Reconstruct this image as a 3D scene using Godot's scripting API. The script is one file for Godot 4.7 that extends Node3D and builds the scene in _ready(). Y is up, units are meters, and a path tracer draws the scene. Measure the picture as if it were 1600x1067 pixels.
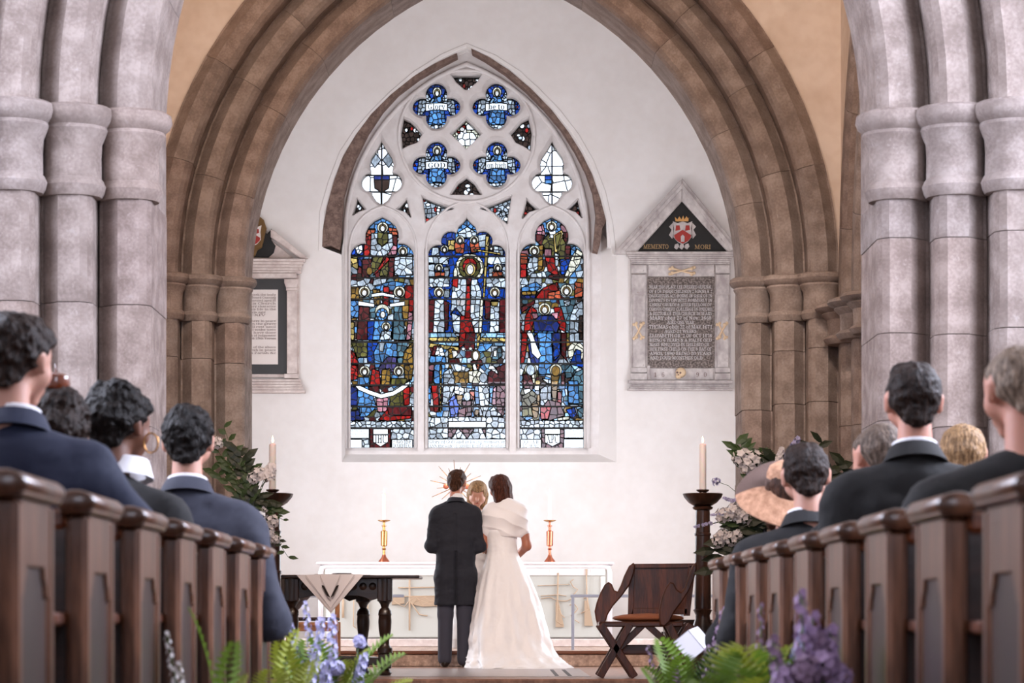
extends Node3D
# A parish church during a wedding: the nave with its pews, the crossing under two stone arches, the chancel with its east window.
# Axes: x to the south (right), y up, -z to the east. The eye stands 0.70 m above the nave floor, in the aisle.
const F := 4300.0
const VX := 790.0
const VY := 965.0
const EYE := 0.70
const WALL_D := 32.4      # east wall
const ARCH_D := 22.0      # chancel arch
const NEAR_D := 14.0      # arch between nave and crossing
const CROSS_Y := 0.249    # floor of crossing and chancel
const SANC_Y := 0.394     # floor of the sanctuary
const AISLE := 0.80

var rng := RandomNumberGenerator.new()
var M := {}
var used_names := {}

func P(px: float, py: float, d: float) -> Vector3:
	return Vector3((px - VX) * d / F, EYE + (VY - py) * d / F, -d)

func XY(px: float, py: float, d: float) -> Vector2:
	return Vector2((px - VX) * d / F, EYE + (VY - py) * d / F)

func _ready() -> void:
	rng.seed = 7
	set_view_and_light()
	make_materials()
	build_shell()
	build_crossing_arches()
	build_east_window()
	build_tablets()
	build_altar()
	build_chancel_furniture()
	build_pews()
	build_couple()
	build_guests()
	build_flowers()

# ------------------------------------------------------------------ camera, sky, light
func set_view_and_light() -> void:
	var cam := Camera3D.new()
	cam.name = "camera"
	cam.projection = Camera3D.PROJECTION_FRUSTUM
	cam.near = 0.1
	cam.far = 200.0
	cam.size = 0.1 * 1067.0 / F
	cam.frustum_offset = Vector2(800.0 - VX, VY - 533.5) / F * 0.1
	cam.position = Vector3(0, EYE, 0)
	var lens := CameraAttributesPhysical.new()
	lens.frustum_near = 0.1
	lens.frustum_far = 200.0
	lens.frustum_focal_length = 85.0
	lens.exposure_aperture = 6.5
	lens.frustum_focus_distance = 25.5
	cam.attributes = lens
	add_child(cam)
	var env := Environment.new()
	var sky := Sky.new()
	var sm := ProceduralSkyMaterial.new()
	sm.sky_top_color = Color(0.80, 0.87, 0.97)
	sm.sky_horizon_color = Color(0.93, 0.95, 0.98)
	sm.ground_bottom_color = Color(0.35, 0.37, 0.33)
	sm.ground_horizon_color = Color(0.6, 0.62, 0.6)
	sm.sky_energy_multiplier = 1.0
	sky.sky_material = sm
	env.background_mode = Environment.BG_SKY
	env.sky = sky
	env.background_energy_multiplier = 2.3
	env.tonemap_mode = Environment.TONE_MAPPER_LINEAR
	env.tonemap_exposure = 1.0
	env.sdfgi_enabled = true
	env.ssao_enabled = true
	env.ssil_enabled = true
	var we := WorldEnvironment.new()
	we.name = "surroundings"
	we.environment = env
	add_child(we)
	var day := Color(0.95, 0.97, 1.0)
	# daylight through the chancel's north and south windows, and the nave's (panes are built in build_shell)
	area_light("chancel_north_daylight", Vector3(-3.48, 2.5, -28.0), Vector3(1, 0, 0), Vector2(3.6, 2.8), day, 21.5)
	area_light("chancel_south_daylight", Vector3(3.08, 2.5, -28.0), Vector3(-1, 0, 0), Vector2(3.6, 2.8), day, 21.5)
	area_light("nave_south_daylight", Vector3(5.33, 4.4, -9.8), Vector3(-1, 0, 0), Vector2(5.4, 3.2), Color(0.90, 0.92, 1.0), 148.0)
	area_light("nave_north_daylight", Vector3(-5.33, 4.4, -9.8), Vector3(1, 0, 0), Vector2(5.4, 3.2), Color(0.90, 0.92, 1.0), 80.0)
	area_light("nave_west_daylight", Vector3(0, 4.6, 3.3), Vector3(0, 0, -1), Vector2(3.0, 4.0), Color(0.92, 0.93, 1.0), 18.0)

func area_light(called: String, at: Vector3, towards: Vector3, size: Vector2, color: Color, energy: float) -> void:
	var l := AreaLight3D.new()
	l.name = called
	l.area_size = size
	l.light_color = color
	l.light_energy = energy
	l.area_range = 60.0
	l.shadow_enabled = true
	l.position = at
	l.basis = Basis.looking_at(towards, Vector3.UP)
	add_child(l)

# ------------------------------------------------------------------ mesh helpers
func ST(smooth := false) -> SurfaceTool:
	var st := SurfaceTool.new()
	st.begin(Mesh.PRIMITIVE_TRIANGLES)
	st.set_smooth_group(0 if smooth else -1)
	return st

func tri(st: SurfaceTool, a: Vector3, b: Vector3, c: Vector3) -> void:
	st.add_vertex(a)
	st.add_vertex(c)
	st.add_vertex(b)

func q(st: SurfaceTool, a: Vector3, b: Vector3, c: Vector3, d: Vector3) -> void:
	tri(st, a, b, c)
	tri(st, a, c, d)

# faces of a convex body: turned outwards from its middle
func to(st: SurfaceTool, a: Vector3, b: Vector3, c: Vector3, mid: Vector3) -> void:
	if (b - a).cross(c - a).dot(a - mid) < 0.0:
		tri(st, a, c, b)
	else:
		tri(st, a, b, c)

func qo(st: SurfaceTool, a: Vector3, b: Vector3, c: Vector3, d: Vector3, mid: Vector3) -> void:
	to(st, a, b, c, mid)
	to(st, a, c, d, mid)

func bx(st: SurfaceTool, c: Vector3, s: Vector3, bev := 0.0, B := Basis()) -> void:
	var h := s * 0.5
	var e := minf(bev, minf(h.x, minf(h.y, h.z)) * 0.95)
	for ax in 3:
		var u := (ax + 1) % 3
		var v := (ax + 2) % 3
		for sg in [-1.0, 1.0]:
			var pts: Array[Vector3] = []
			for k in [[-1, -1], [1, -1], [1, 1], [-1, 1]]:
				var p := Vector3()
				p[ax] = h[ax] * sg
				p[u] = (h[u] - e) * k[0]
				p[v] = (h[v] - e) * k[1]
				pts.append(c + B * p)
			qo(st, pts[0], pts[1], pts[2], pts[3], c)
			if e > 0.0:
				for sv in [-1.0, 1.0]:
					var a1 := Vector3()
					a1[ax] = h[ax] * sg
					a1[u] = (h[u] - e) * sv
					a1[v] = h[v] - e
					var b1 := a1
					b1[ax] = (h[ax] - e) * sg
					b1[u] = h[u] * sv
					var a2 := a1
					a2[v] = -a2[v]
					var b2 := b1
					b2[v] = -b2[v]
					qo(st, c + B * a1, c + B * b1, c + B * b2, c + B * a2, c)
	if e > 0.0:
		for i in 8:
			var sx := 1.0 if i & 1 else -1.0
			var sy := 1.0 if i & 2 else -1.0
			var sz := 1.0 if i & 4 else -1.0
			to(st, c + B * Vector3(h.x * sx, (h.y - e) * sy, (h.z - e) * sz), c + B * Vector3((h.x - e) * sx, h.y * sy, (h.z - e) * sz), c + B * Vector3((h.x - e) * sx, (h.y - e) * sy, h.z * sz), c)

func box2(st: SurfaceTool, lo: Vector3, hi: Vector3, bev := 0.0) -> void:
	bx(st, (lo + hi) * 0.5, (hi - lo).abs(), bev)

# a straight bar of rectangular section between two points; up is the direction of its height
func bar(st: SurfaceTool, a: Vector3, b: Vector3, w: float, h: float, bev := 0.0, up := Vector3.UP) -> void:
	var t := (b - a).normalized()
	var side := up.cross(t)
	if side.length() < 0.01:
		side = Vector3.RIGHT.cross(t)
	side = side.normalized()
	var v := t.cross(side)
	bx(st, (a + b) * 0.5, Vector3(w, h, (b - a).length()), bev, Basis(side, v, t))

func area2(p: PackedVector2Array) -> float:
	var s := 0.0
	for i in p.size():
		s += p[i].cross(p[(i + 1) % p.size()])
	return s * 0.5

func ccw(p: PackedVector2Array) -> PackedVector2Array:
	var r := p.duplicate()
	if area2(r) < 0.0:
		r.reverse()
	return r

func inset(p: PackedVector2Array, e: float) -> PackedVector2Array:
	var out := PackedVector2Array()
	var n := p.size()
	for i in n:
		var a := (p[i] - p[(i + n - 1) % n]).normalized()
		var b := (p[(i + 1) % n] - p[i]).normalized()
		var na := Vector2(-a.y, a.x)
		var nb := Vector2(-b.y, b.x)
		var m := (na + nb)
		var l := m.length()
		if l < 0.2:
			out.append(p[i])
			continue
		m /= l
		out.append(p[i] + m * e / maxf(0.45, m.dot(na)))
	return out

# a flat outline (x, y) given depth from z0 to z1, front edge chamfered by bev
func prism(st: SurfaceTool, poly: PackedVector2Array, z0: float, z1: float, T := Transform3D(), bev := 0.0, both := false) -> void:
	var p := ccw(poly)
	var f := inset(p, bev) if bev > 0.0 else p
	var bk := f if both else p
	var n := p.size()
	var idx := Geometry2D.triangulate_polygon(f)
	for i in range(0, idx.size(), 3):
		var a := f[idx[i]]
		var b := f[idx[i + 1]]
		var c := f[idx[i + 2]]
		if (b - a).cross(c - a) < 0.0:
			var t := b
			b = c
			c = t
		tri(st, T * Vector3(a.x, a.y, z1), T * Vector3(b.x, b.y, z1), T * Vector3(c.x, c.y, z1))
	var idb := Geometry2D.triangulate_polygon(bk)
	for i in range(0, idb.size(), 3):
		var a := bk[idb[i]]
		var b := bk[idb[i + 1]]
		var c := bk[idb[i + 2]]
		if (b - a).cross(c - a) < 0.0:
			var t := b
			b = c
			c = t
		tri(st, T * Vector3(a.x, a.y, z0), T * Vector3(c.x, c.y, z0), T * Vector3(b.x, b.y, z0))
	var za := z0 + bev if both else z0
	var zb := z1 - bev
	for i in n:
		var j := (i + 1) % n
		q(st, T * Vector3(p[i].x, p[i].y, za), T * Vector3(p[j].x, p[j].y, za), T * Vector3(p[j].x, p[j].y, zb), T * Vector3(p[i].x, p[i].y, zb))
		if bev > 0.0:
			q(st, T * Vector3(p[i].x, p[i].y, zb), T * Vector3(p[j].x, p[j].y, zb), T * Vector3(f[j].x, f[j].y, z1), T * Vector3(f[i].x, f[i].y, z1))
			if both:
				q(st, T * Vector3(f[i].x, f[i].y, z0), T * Vector3(f[j].x, f[j].y, z0), T * Vector3(p[j].x, p[j].y, za), T * Vector3(p[i].x, p[i].y, za))

func lathe(st: SurfaceTool, prof: PackedVector2Array, seg: int, T := Transform3D()) -> void:
	var n := prof.size()
	var g := 1
	for i in n - 1:
		if i > 0:
			var a := (prof[i] - prof[i - 1]).normalized()
			var b := (prof[i + 1] - prof[i]).normalized()
			if a.dot(b) < 0.8:
				g += 1
		st.set_smooth_group(g)
		for j in seg:
			var t0 := TAU * j / seg
			var t1 := TAU * (j + 1) / seg
			var lo := prof[i]
			var hi := prof[i + 1]
			var a0 := T * Vector3(lo.x * cos(t0), lo.y, lo.x * sin(t0))
			var a1 := T * Vector3(lo.x * cos(t1), lo.y, lo.x * sin(t1))
			var b0 := T * Vector3(hi.x * cos(t0), hi.y, hi.x * sin(t0))
			var b1 := T * Vector3(hi.x * cos(t1), hi.y, hi.x * sin(t1))
			if lo.x > 0.0001:
				tri(st, a1, a0, b0)
			if hi.x > 0.0001:
				tri(st, a1, b0, b1)
	st.set_smooth_group(-1)

func tube(st: SurfaceTool, pts: PackedVector3Array, radii: PackedFloat32Array, seg := 8, flat := 1.0, up := Vector3(0.13, 0.31, 0.94)) -> void:
	var n := pts.size()
	var rings := []
	var side := Vector3()
	for i in n:
		var t := (pts[mini(i + 1, n - 1)] - pts[maxi(i - 1, 0)]).normalized()
		var s := up.cross(t) if i == 0 else side - t * side.dot(t)
		if s.length() < 0.001:
			s = Vector3(1, 0.1, 0).cross(t)
		side = s.normalized()
		var b := t.cross(side)
		var r: float = radii[mini(i, radii.size() - 1)]
		var ring := PackedVector3Array()
		for j in seg:
			var a := TAU * j / seg
			ring.append(pts[i] + side * cos(a) * r + b * sin(a) * r * flat)
		rings.append(ring)
	st.set_smooth_group(0)
	for i in n - 1:
		for j in seg:
			var k := (j + 1) % seg
			q(st, rings[i][j], rings[i][k], rings[i + 1][k], rings[i + 1][j])
	for e in [0, n - 1]:
		for j in seg:
			var k := (j + 1) % seg
			if e == 0:
				tri(st, pts[0], rings[0][k], rings[0][j])
			else:
				tri(st, pts[e], rings[e][j], rings[e][k])
	st.set_smooth_group(-1)

func ball(st: SurfaceTool, c: Vector3, r: Vector3, seg := 10, rows := 6, B := Basis()) -> void:
	var prof := PackedVector2Array()
	for i in rows + 1:
		var a := -PI / 2 + PI * i / rows
		prof.append(Vector2(maxf(cos(a), 0.0), sin(a)))
	lathe(st, prof, seg, Transform3D(B * Basis.from_scale(r), c))

func ellipse(c: Vector2, rx: float, ry: float, n := 14) -> PackedVector2Array:
	var p := PackedVector2Array()
	for i in n:
		p.append(c + Vector2(cos(TAU * i / n) * rx, sin(TAU * i / n) * ry))
	return p

func pv(a: Array) -> PackedVector2Array:
	var p := PackedVector2Array()
	for i in range(0, a.size(), 2):
		p.append(Vector2(a[i], a[i + 1]))
	return p

func done(st: SurfaceTool) -> ArrayMesh:
	st.generate_normals()
	st.index()
	return st.commit()

func numbered(called: String) -> String:
	if not used_names.has(called):
		used_names[called] = 0
		return called
	used_names[called] += 1
	return "%s_%03d" % [called, used_names[called]]

func put(called: String, mesh: Mesh, m: Material, parent: Node = null) -> MeshInstance3D:
	var o := MeshInstance3D.new()
	o.mesh = mesh
	o.material_override = m
	if parent == null:
		o.name = numbered(called)
		add_child(o)
	else:
		o.name = called
		parent.add_child(o, true)
	return o

func obj(called: String, st: SurfaceTool, m: Material, parent: Node = null) -> MeshInstance3D:
	return put(called, done(st), m, parent)

func tag(o: Node, label: String, category: String, group := "", kind := "") -> Node:
	o.set_meta("label", label)
	if category:
		o.set_meta("category", category)
	if group:
		o.set_meta("group", group)
	if kind:
		o.set_meta("kind", kind)
	return o

func thing(called: String, label: String, category: String, at := Vector3.ZERO, turn := 0.0, group := "") -> Node3D:
	var o := Node3D.new()
	o.name = numbered(called)
	add_child(o)
	o.position = at
	o.rotation.y = turn
	tag(o, label, category, group)
	return o

func place(called: String, label := "") -> Node3D:
	var o := Node3D.new()
	o.name = numbered(called)
	add_child(o)
	o.set_meta("kind", "structure")
	if label:
		o.set_meta("label", label)
	return o

func sub(called: String, parent: Node) -> Node3D:
	var o := Node3D.new()
	o.name = called
	parent.add_child(o, true)
	return o

func lettering(text: String, height: float, depth: float, font_name := "Droid Serif", bold := false) -> TextMesh:
	var f := SystemFont.new()
	f.font_names = PackedStringArray([font_name])
	if bold:
		f.font_weight = 700
	var t := TextMesh.new()
	t.text = text
	t.font = f
	t.font_size = 32
	t.pixel_size = height / 23.0
	t.depth = depth
	t.curve_step = 1.5
	t.horizontal_alignment = HORIZONTAL_ALIGNMENT_CENTER
	t.vertical_alignment = VERTICAL_ALIGNMENT_CENTER
	return t

# text squeezed to a given width, centred at a point
func words(text: String, at: Vector3, width: float, height: float, m: Material, parent: Node, font_name := "Droid Serif", depth := 0.002, bold := false) -> MeshInstance3D:
	var t := lettering(text, height, depth, font_name, bold)
	var o := put("lettering", t, m, parent)
	var w := t.get_aabb().size.x
	var k := width / w if width > 0.0 and w > 0.001 else 1.0
	o.transform = Transform3D(Basis.from_scale(Vector3(k, 1, 1)), at)
	return o

# ------------------------------------------------------------------ soft bodies: tapered bones joined by a smooth minimum, meshed as surface nets
# bone: [a, b, ra, rb]; cut(p) > 0 is taken away; disp(p) is added to the distance
class Form:
	var kind := ""
	var n: FastNoiseLite
	var m: FastNoiseLite
	var amp := 0.0
	var c := Vector3()
	func disp(_p: Vector3) -> float:
		return 0.0
	func cut(_p: Vector3) -> float:
		return -1.0

func body_mesh(bones: Array, cell: float, k: float, form: Form = null) -> ArrayMesh:
	var lo := Vector3(1e9, 1e9, 1e9)
	var hi := -lo
	for b in bones:
		var r: float = maxf(b[2], b[3]) + k * 0.3 + cell * 2.0
		lo = lo.min((b[0] as Vector3).min(b[1]) - Vector3.ONE * r)
		hi = hi.max((b[0] as Vector3).max(b[1]) + Vector3.ONE * r)
	var nx := int(ceil((hi.x - lo.x) / cell)) + 1
	var ny := int(ceil((hi.y - lo.y) / cell)) + 1
	var nz := int(ceil((hi.z - lo.z) / cell)) + 1
	var g := PackedFloat32Array()
	g.resize(nx * ny * nz)
	g.fill(1.0)
	for b in bones:
		var a: Vector3 = b[0]
		var ab: Vector3 = b[1] - a
		var ra: float = b[2]
		var dr: float = b[3] - ra
		var il := 1.0 / maxf(ab.length_squared(), 1e-9)
		var reach := maxf(b[2], b[3]) + k + cell * 2.0
		var l := (((b[0] as Vector3).min(b[1]) - Vector3.ONE * reach - lo) / cell).floor()
		var h := (((b[0] as Vector3).max(b[1]) + Vector3.ONE * reach - lo) / cell).ceil()
		for z in range(maxi(0, int(l.z)), mini(nz, int(h.z) + 1)):
			for y in range(maxi(0, int(l.y)), mini(ny, int(h.y) + 1)):
				var row := (z * ny + y) * nx
				for x in range(maxi(0, int(l.x)), mini(nx, int(h.x) + 1)):
					var p := Vector3(lo.x + x * cell, lo.y + y * cell, lo.z + z * cell) - a
					var t := clampf(p.dot(ab) * il, 0.0, 1.0)
					var d := (p - ab * t).length() - ra - dr * t
					var o := g[row + x]
					if absf(d - o) < k:
						var hh := (k - absf(d - o)) / k
						g[row + x] = minf(d, o) - hh * hh * k * 0.25
					elif d < o:
						g[row + x] = d
	if form:
		for z in nz:
			for y in ny:
				var row := (z * ny + y) * nx
				for x in nx:
					var v := g[row + x]
					if v < cell * 4.0 + 0.03:
						var p := Vector3(lo.x + x * cell, lo.y + y * cell, lo.z + z * cell)
						if v > -0.04:
							v += form.disp(p)
						g[row + x] = maxf(v, form.cut(p))
	return nets(g, nx, ny, nz, lo, cell)

func nets(g: PackedFloat32Array, nx: int, ny: int, nz: int, lo: Vector3, cell: float) -> ArrayMesh:
	var at := PackedInt32Array()
	at.resize(nx * ny * nz)
	at.fill(-1)
	var verts := PackedVector3Array()
	var norms := PackedVector3Array()
	var index := PackedInt32Array()
	var sy := nx
	var sz := nx * ny
	var off := PackedInt32Array([0, 1, sy, sy + 1, sz, sz + 1, sz + sy, sz + sy + 1])
	var cor := PackedVector3Array()
	for i in 8:
		cor.append(Vector3(i & 1, (i >> 1) & 1, (i >> 2) & 1))
	var e0 := PackedInt32Array([0, 2, 4, 6, 0, 1, 4, 5, 0, 1, 2, 3])
	var e1 := PackedInt32Array([1, 3, 5, 7, 2, 3, 6, 7, 4, 5, 6, 7])
	for z in nz - 1:
		for y in ny - 1:
			for x in nx - 1:
				var i := (z * ny + y) * nx + x
				var mask := 0
				for c in 8:
					if g[i + off[c]] < 0.0:
						mask |= 1 << c
				if mask == 0 or mask == 255:
					continue
				var s := Vector3()
				var n := 0
				for e in 12:
					var a := g[i + off[e0[e]]]
					var b := g[i + off[e1[e]]]
					if (a < 0.0) != (b < 0.0):
						s += cor[e0[e]].lerp(cor[e1[e]], a / (a - b))
						n += 1
				at[i] = verts.size()
				verts.append(lo + (Vector3(x, y, z) + s / n) * cell)
				norms.append(Vector3(g[i + 1] + g[i + sy + 1] + g[i + sz + 1] + g[i + sy + sz + 1] - g[i] - g[i + sy] - g[i + sz] - g[i + sy + sz],
					g[i + sy] + g[i + sy + 1] + g[i + sz + sy] + g[i + sy + sz + 1] - g[i] - g[i + 1] - g[i + sz] - g[i + sz + 1],
					g[i + sz] + g[i + sz + 1] + g[i + sz + sy] + g[i + sy + sz + 1] - g[i] - g[i + 1] - g[i + sy] - g[i + sy + 1]).normalized())
	for z in range(1, nz - 1):
		for y in range(1, ny - 1):
			for x in range(1, nx - 1):
				var i := (z * ny + y) * nx + x
				var inside := g[i] < 0.0
				for ax in 3:
					var st: int = [1, sy, sz][ax]
					if (g[i + st] < 0.0) == inside:
						continue
					var u: int = [sy, sz, 1][ax]
					var v: int = [sz, 1, sy][ax]
					var a := at[i]
					var b := at[i - u]
					var c := at[i - u - v]
					var d := at[i - v]
					if a < 0 or b < 0 or c < 0 or d < 0:
						continue
					if inside:
						index.append_array(PackedInt32Array([a, c, b, a, d, c]))
					else:
						index.append_array(PackedInt32Array([a, b, c, a, c, d]))
	var arr := []
	arr.resize(Mesh.ARRAY_MAX)
	arr[Mesh.ARRAY_VERTEX] = verts
	arr[Mesh.ARRAY_NORMAL] = norms
	arr[Mesh.ARRAY_INDEX] = index
	var m := ArrayMesh.new()
	if verts.size():
		m.add_surface_from_arrays(Mesh.PRIMITIVE_TRIANGLES, arr)
	return m

# ------------------------------------------------------------------ materials
func noise(seed_: int, freq: float, octaves := 4, kind := FastNoiseLite.TYPE_SIMPLEX_SMOOTH) -> FastNoiseLite:
	var n := FastNoiseLite.new()
	n.seed = seed_
	n.frequency = freq
	n.noise_type = kind
	n.fractal_octaves = octaves
	return n

func field(seed_: int, freq: float, octaves := 4, size := 256) -> Image:
	return noise(seed_, freq, octaves).get_seamless_image(size, size)

func tex(im: Image) -> ImageTexture:
	return ImageTexture.create_from_image(im)

# grain: fine and coarse fields blended between two tints (multiplies the material's colour)
func mottled(seed_: int, a: Color, b: Color, spots: Color, spot_from: float, coarse := 0.012, fine := 0.08, size := 256) -> ImageTexture:
	var f1 := field(seed_, coarse, 4, size)
	var f2 := field(seed_ + 1, fine, 3, size)
	var f3 := field(seed_ + 2, coarse * 2.3, 5, size)
	var out := Image.create(size, size, false, Image.FORMAT_RGB8)
	for y in size:
		for x in size:
			var t := clampf(f1.get_pixel(x, y).r * 0.65 + f2.get_pixel(x, y).r * 0.35, 0.0, 1.0)
			var c := a.lerp(b, clampf((t - 0.25) * 2.0, 0.0, 1.0))
			var s := f3.get_pixel(x, y).r * 0.7 + f2.get_pixel(x, y).r * 0.3
			c = c.lerp(spots, clampf((s - spot_from) * 7.0, 0.0, 0.85))
			out.set_pixel(x, y, c)
	return tex(out)

func mat(c: Color, rough := 0.8, o := {}) -> StandardMaterial3D:
	var m := StandardMaterial3D.new()
	m.albedo_color = c
	m.roughness = rough
	m.metallic = o.get("metal", 0.0)
	m.metallic_specular = o.get("spec", 0.5)
	if o.has("tex") or o.has("bump"):
		m.uv1_triplanar = true
		m.uv1_world_triplanar = o.get("world", true)
		m.uv1_triplanar_sharpness = 4.0
		var s = o.get("scale", 1.0)
		m.uv1_scale = s if s is Vector3 else Vector3.ONE * s
		m.uv1_offset = o.get("offset", Vector3.ZERO)
	if o.has("tex"):
		m.albedo_texture = o.tex
	if o.has("bump"):
		m.heightmap_enabled = true
		m.heightmap_texture = o.bump
		m.heightmap_scale = o.get("bump_cm", 0.5)
	if o.has("coat"):
		m.clearcoat_enabled = true
		m.clearcoat = o.coat
		m.clearcoat_roughness = o.get("coat_rough", 0.3)
	if o.has("rim"):
		m.rim_enabled = true
		m.rim = o.rim
		m.rim_tint = 0.6
	if o.has("sss"):
		m.subsurf_scatter_enabled = true
		m.subsurf_scatter_strength = o.sss
	if o.has("back"):
		m.backlight_enabled = true
		m.backlight = o.back
	if o.has("glow"):
		m.emission_enabled = true
		m.emission = o.glow
		m.emission_energy_multiplier = o.get("glow_e", 1.0)
	return m

func make_materials() -> void:
	var fine := tex(field(11, 0.09, 4))
	var lumpy := tex(field(12, 0.03, 5))
	var st_tex := mottled(20, Color(0.79, 0.76, 0.745), Color(1, 0.985, 0.975), Color(1.0, 1.0, 1.0), 0.70, 0.010, 0.09, 384)
	var st_tex2 := mottled(30, Color(0.72, 0.68, 0.66), Color(0.97, 0.93, 0.90), Color(1.0, 0.98, 0.96), 0.68, 0.016, 0.06, 384)
	# the same weathered limestone in the slightly different beds it was cut from
	var tints := [Color(0.64, 0.60, 0.58), Color(0.62, 0.58, 0.56), Color(0.65, 0.61, 0.59), Color(0.63, 0.595, 0.58), Color(0.64, 0.59, 0.565), Color(0.62, 0.57, 0.55)]
	M.stone = []
	for i in tints.size():
		M.stone.append(mat(tints[i], 0.92, {"tex": st_tex, "scale": 1.0 + 0.07 * i, "offset": Vector3(0.31, 0.17, 0.43) * i, "bump": lumpy, "bump_cm": 0.35, "spec": 0.25}))
	M.hoodstone = mat(Color(0.56, 0.49, 0.465), 0.92, {"tex": st_tex2, "scale": 1.3, "bump": lumpy, "bump_cm": 0.6, "spec": 0.2})
	M.mortar = mat(Color(0.55, 0.51, 0.48), 0.95, {"tex": st_tex, "scale": 2.0})
	M.plaster = mat(Color(0.90, 0.88, 0.87), 0.94, {"tex": mottled(40, Color(0.975, 0.97, 0.965), Color(1, 1, 1), Color(1, 1, 1), 0.9, 0.01, 0.05), "scale": 0.5, "bump": lumpy, "bump_cm": 0.15, "spec": 0.2})
	M.plaster_cream = mat(Color(0.90, 0.86, 0.825), 0.94, {"tex": mottled(43, Color(0.93, 0.91, 0.89), Color(1, 1, 1), Color(1, 1, 1), 0.9, 0.01, 0.05), "scale": 0.5, "bump": lumpy, "bump_cm": 0.15, "spec": 0.2})
	M.tracery = mat(Color(0.88, 0.86, 0.855), 0.9, {"tex": mottled(46, Color(0.95, 0.94, 0.935), Color(1, 1, 1), Color(1, 1, 1), 0.9, 0.02, 0.06), "scale": 0.6, "bump": fine, "bump_cm": 0.2, "spec": 0.2})
	M.ceiling = mat(Color(0.62, 0.58, 0.54), 0.95)
	M.floor_nave = mat(Color(0.44, 0.38, 0.34), 0.6, {"tex": st_tex2, "scale": 0.8})
	M.floor_tile = mat(Color(0.76, 0.62, 0.55), 0.35, {"tex": mottled(50, Color(0.74, 0.70, 0.68), Color(1, 0.97, 0.94), Color(0.9, 0.95, 1), 0.75, 0.03, 0.1), "scale": 1.2, "spec": 0.5})
	M.ledger = mat(Color(0.72, 0.70, 0.71), 0.3, {"tex": st_tex, "scale": 1.5})
	M.ledger_dark = mat(Color(0.22, 0.21, 0.22), 0.5)
	M.step_stone = mat(Color(0.80, 0.72, 0.67), 0.8, {"tex": st_tex2, "scale": 1.4, "bump": fine, "bump_cm": 0.3})
	M.timber_edge = mat(Color(0.42, 0.24, 0.15), 0.5)
	# wood: streaks drawn out along the grain
	var grain := mottled(60, Color(0.55, 0.50, 0.46), Color(1, 0.97, 0.93), Color(0.45, 0.40, 0.36), 0.72, 0.02, 0.12)
	for w in [["pew_face", Color(0.37, 0.21, 0.15), 0.30], ["pew_worn_lit", Color(0.47, 0.325, 0.25), 0.30], ["pew_dark", Color(0.20, 0.11, 0.08), 0.40], ["pew_rail", Color(0.50, 0.28, 0.17), 0.36], ["oak_dark", Color(0.20, 0.125, 0.09), 0.32], ["oak_chair", Color(0.42, 0.235, 0.145), 0.3], ["oak_light", Color(0.78, 0.55, 0.38), 0.45], ["oak_stand", Color(0.29, 0.18, 0.135), 0.3]]:  # worn pew tone also paints in the chancel light grazing the ends
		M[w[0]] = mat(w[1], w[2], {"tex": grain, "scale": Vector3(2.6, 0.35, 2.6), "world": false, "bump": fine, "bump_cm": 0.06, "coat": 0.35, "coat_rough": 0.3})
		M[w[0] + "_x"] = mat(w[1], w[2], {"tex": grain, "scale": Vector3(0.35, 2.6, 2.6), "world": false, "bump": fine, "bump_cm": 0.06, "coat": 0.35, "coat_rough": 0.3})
	# cloth and skin
	var weave := tex(field(70, 0.22, 2))
	var fold := tex(field(71, 0.02, 3))
	M.navy = mat(Color(0.08, 0.11, 0.205), 0.85, {"bump": weave, "bump_cm": 0.07, "scale": 5.0, "rim": 0.2, "world": false})
	M.slate_suit = mat(Color(0.175, 0.185, 0.24), 0.85, {"bump": weave, "bump_cm": 0.07, "scale": 5.0, "rim": 0.25, "world": false})
	M.charcoal = mat(Color(0.065, 0.064, 0.075), 0.85, {"bump": weave, "bump_cm": 0.07, "scale": 5.0, "rim": 0.2, "world": false})
	M.black_suit = mat(Color(0.043, 0.039, 0.044), 0.88, {"bump": weave, "bump_cm": 0.07, "scale": 5.0, "rim": 0.15, "world": false})
	M.groom_coat = mat(Color(0.105, 0.115, 0.16), 0.85, {"bump": weave, "bump_cm": 0.06, "scale": 6.0, "rim": 0.4, "world": false})
	M.groom_trousers = mat(Color(0.215, 0.22, 0.275), 0.85, {"bump": weave, "bump_cm": 0.06, "scale": 6.0, "rim": 0.4, "world": false})
	M.dress = mat(Color(0.95, 0.945, 0.955), 0.45, {"bump": fold, "bump_cm": 0.8, "scale": 1.1, "world": false})
	M.shawl = mat(Color(0.95, 0.94, 0.95), 0.6)
	M.shirt = mat(Color(0.92, 0.92, 0.94), 0.8)
	M.vestment = mat(Color(0.92, 0.91, 0.90), 0.8)
	M.linen = mat(Color(0.88, 0.86, 0.87), 0.85, {"bump": weave, "bump_cm": 0.05, "scale": 8.0})
	M.linen_dark = mat(Color(0.14, 0.11, 0.10), 0.9)
	M.linen_grey = mat(Color(0.72, 0.70, 0.71), 0.9)
	M.skin = mat(Color(0.74, 0.52, 0.44), 0.55, {"sss": 0.15})
	M.skin_pale = mat(Color(0.72, 0.53, 0.455), 0.55, {"sss": 0.15})
	M.skin_brown = mat(Color(0.40, 0.25, 0.18), 0.5, {"sss": 0.1})
	M.skin_tan = mat(Color(0.66, 0.42, 0.33), 0.5, {"sss": 0.15})
	var strands := mottled(80, Color(0.45, 0.42, 0.40), Color(1, 0.98, 0.95), Color(1, 1, 1), 0.8, 0.03, 0.14)
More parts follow.
